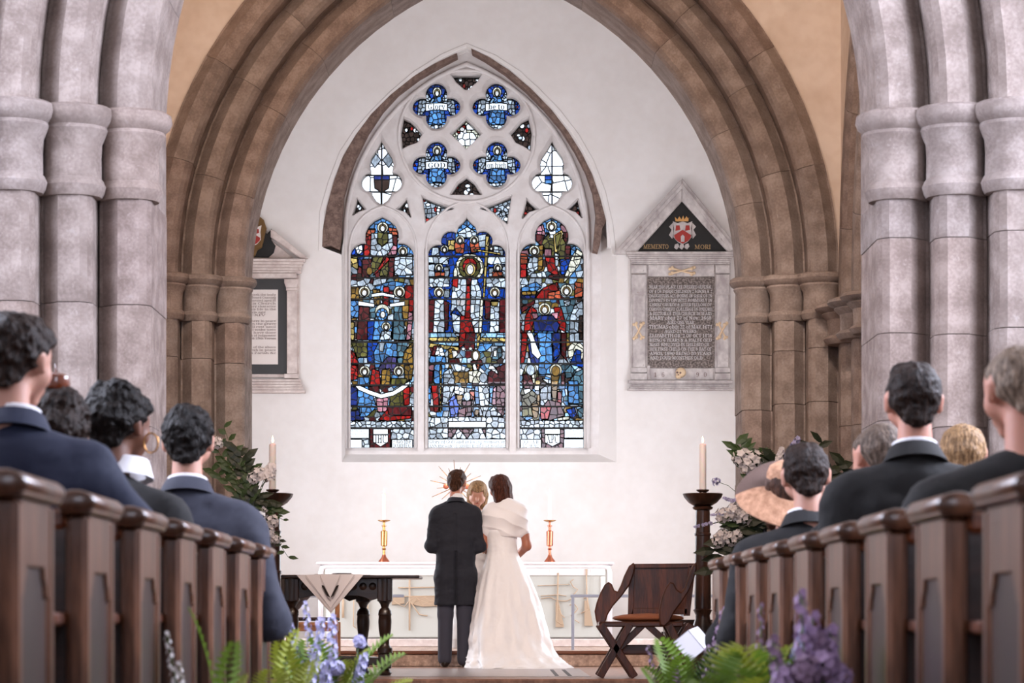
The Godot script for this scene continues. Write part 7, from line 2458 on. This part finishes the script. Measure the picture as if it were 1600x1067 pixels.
func spray(t: Node3D, o: Vector3, list: Array, d: float, origin: Vector3) -> void:
	for e in list:
		var tip := P(e[1], e[2], d + (e[4] if e.size() > 4 else 0.0)) - origin
		var mid := o.lerp(tip, 0.5) + V(0, 0.05, 0)
		match e[0]:
			"sprig":
				leafy_sprig(PackedVector3Array([o, mid, tip]), e[3], 11, M.leaf, t)
			"dark":
				leafy_sprig(PackedVector3Array([o, mid, tip]), e[3], 12, M.leaf_dark, t)
			"white":
				blossom(tip, e[3], 22, M.petal_white, t)
			"spike":
				flower_spike(o.lerp(tip, 0.55), tip, e[3], 34, e[3] * 0.9, M.petal_white, t)
			"blue":
				flower_spike(o.lerp(tip, 0.6), tip, e[3], 20, e[3] * 0.9, M.petal_blue, t)
			"bud":
				var st := ST()
				tube(st, PackedVector3Array([o.lerp(tip, 0.4), mid.lerp(tip, 0.5), tip]), PackedFloat32Array([0.003, 0.002]), 5)
				obj("stem", st, M.stem, t)
				blossom(tip, e[3], 14, M.petal_blue, t)
			"fern":
				var dir := (tip - o).normalized()
				var side := dir.cross(V(0, 0, 1)).normalized()
				fern_frond((tip - o).length(), M.leaf, t, Transform3D(Basis(side, dir, side.cross(dir)), o), 0.1, 0.22)

func stand_flowers_left() -> void:
	var d := 20.3
	var at := P(378, 0, d)
	var t := thing("flower_stand", "tall arrangement of greenery and white flowers before the left jamb of the chancel arch", "flowers", V(at.x, CROSS_Y, -d))
	var o := P(390, 800, d) - t.position
	stand_base(t, V(0, 0, 0), o.y)
	spray(t, o, [["sprig", 350, 668, 0.09], ["sprig", 338, 700, 0.11], ["dark", 372, 705, 0.12], ["dark", 380, 712, 0.12], ["sprig", 330, 735, 0.11], ["sprig", 395, 735, 0.10], ["sprig", 355, 722, 0.11], ["white", 340, 692, 0.05], ["spike", 425, 728, 0.05], ["white", 405, 740, 0.055], ["white", 396, 748, 0.05], ["bud", 424, 729, 0.02], ["bud", 420, 748, 0.018], ["dark", 408, 775, 0.11], ["dark", 428, 790, 0.10], ["sprig", 432, 800, 0.10], ["white", 425, 815, 0.055], ["white", 420, 832, 0.05], ["white", 430, 842, 0.04], ["sprig", 450, 870, 0.07], ["dark", 440, 850, 0.06], ["white", 413, 795, 0.03], ["sprig", 442, 812, 0.05]], d, t.position)

func stand_flowers_right() -> void:
	var d := 20.2
	var at := P(1195, 0, d)
	var t := thing("flower_stand", "tall arrangement of white flowers and ferns before the right jamb of the chancel arch", "flowers", V(at.x, CROSS_Y, -d))
	var o := P(1195, 800, d) - t.position
	stand_base(t, V(0, 0, 0), o.y)
	spray(t, o, [["fern", 1193, 680, 0.1], ["fern", 1205, 690, 0.1], ["sprig", 1150, 695, 0.13], ["sprig", 1158, 700, 0.12], ["dark", 1200, 728, 0.16], ["dark", 1212, 720, 0.15], ["white", 1160, 715, 0.075], ["white", 1176, 718, 0.08], ["white", 1170, 728, 0.07], ["spike", 1222, 700, 0.03], ["blue", 1247, 684, 0.035], ["dark", 1320, 725, 0.15], ["dark", 1326, 738, 0.14], ["dark", 1285, 692, 0.12], ["bud", 1119, 752, 0.035], ["blue", 1130, 778, 0.02], ["blue", 1084, 824, 0.02, -0.3], ["blue", 1110, 805, 0.018], ["white", 1130, 805, 0.06], ["white", 1148, 800, 0.07], ["white", 1160, 808, 0.07], ["white", 1128, 838, 0.06], ["white", 1142, 842, 0.06], ["white", 1152, 836, 0.055], ["white", 1122, 846, 0.05], ["dark", 1118, 860, 0.16], ["dark", 1130, 870, 0.16], ["dark", 1145, 860, 0.14], ["sprig", 1160, 825, 0.1], ["sprig", 1135, 820, 0.09], ["dark", 1120, 890, 0.15], ["blue", 1150, 780, 0.03]], d, t.position)
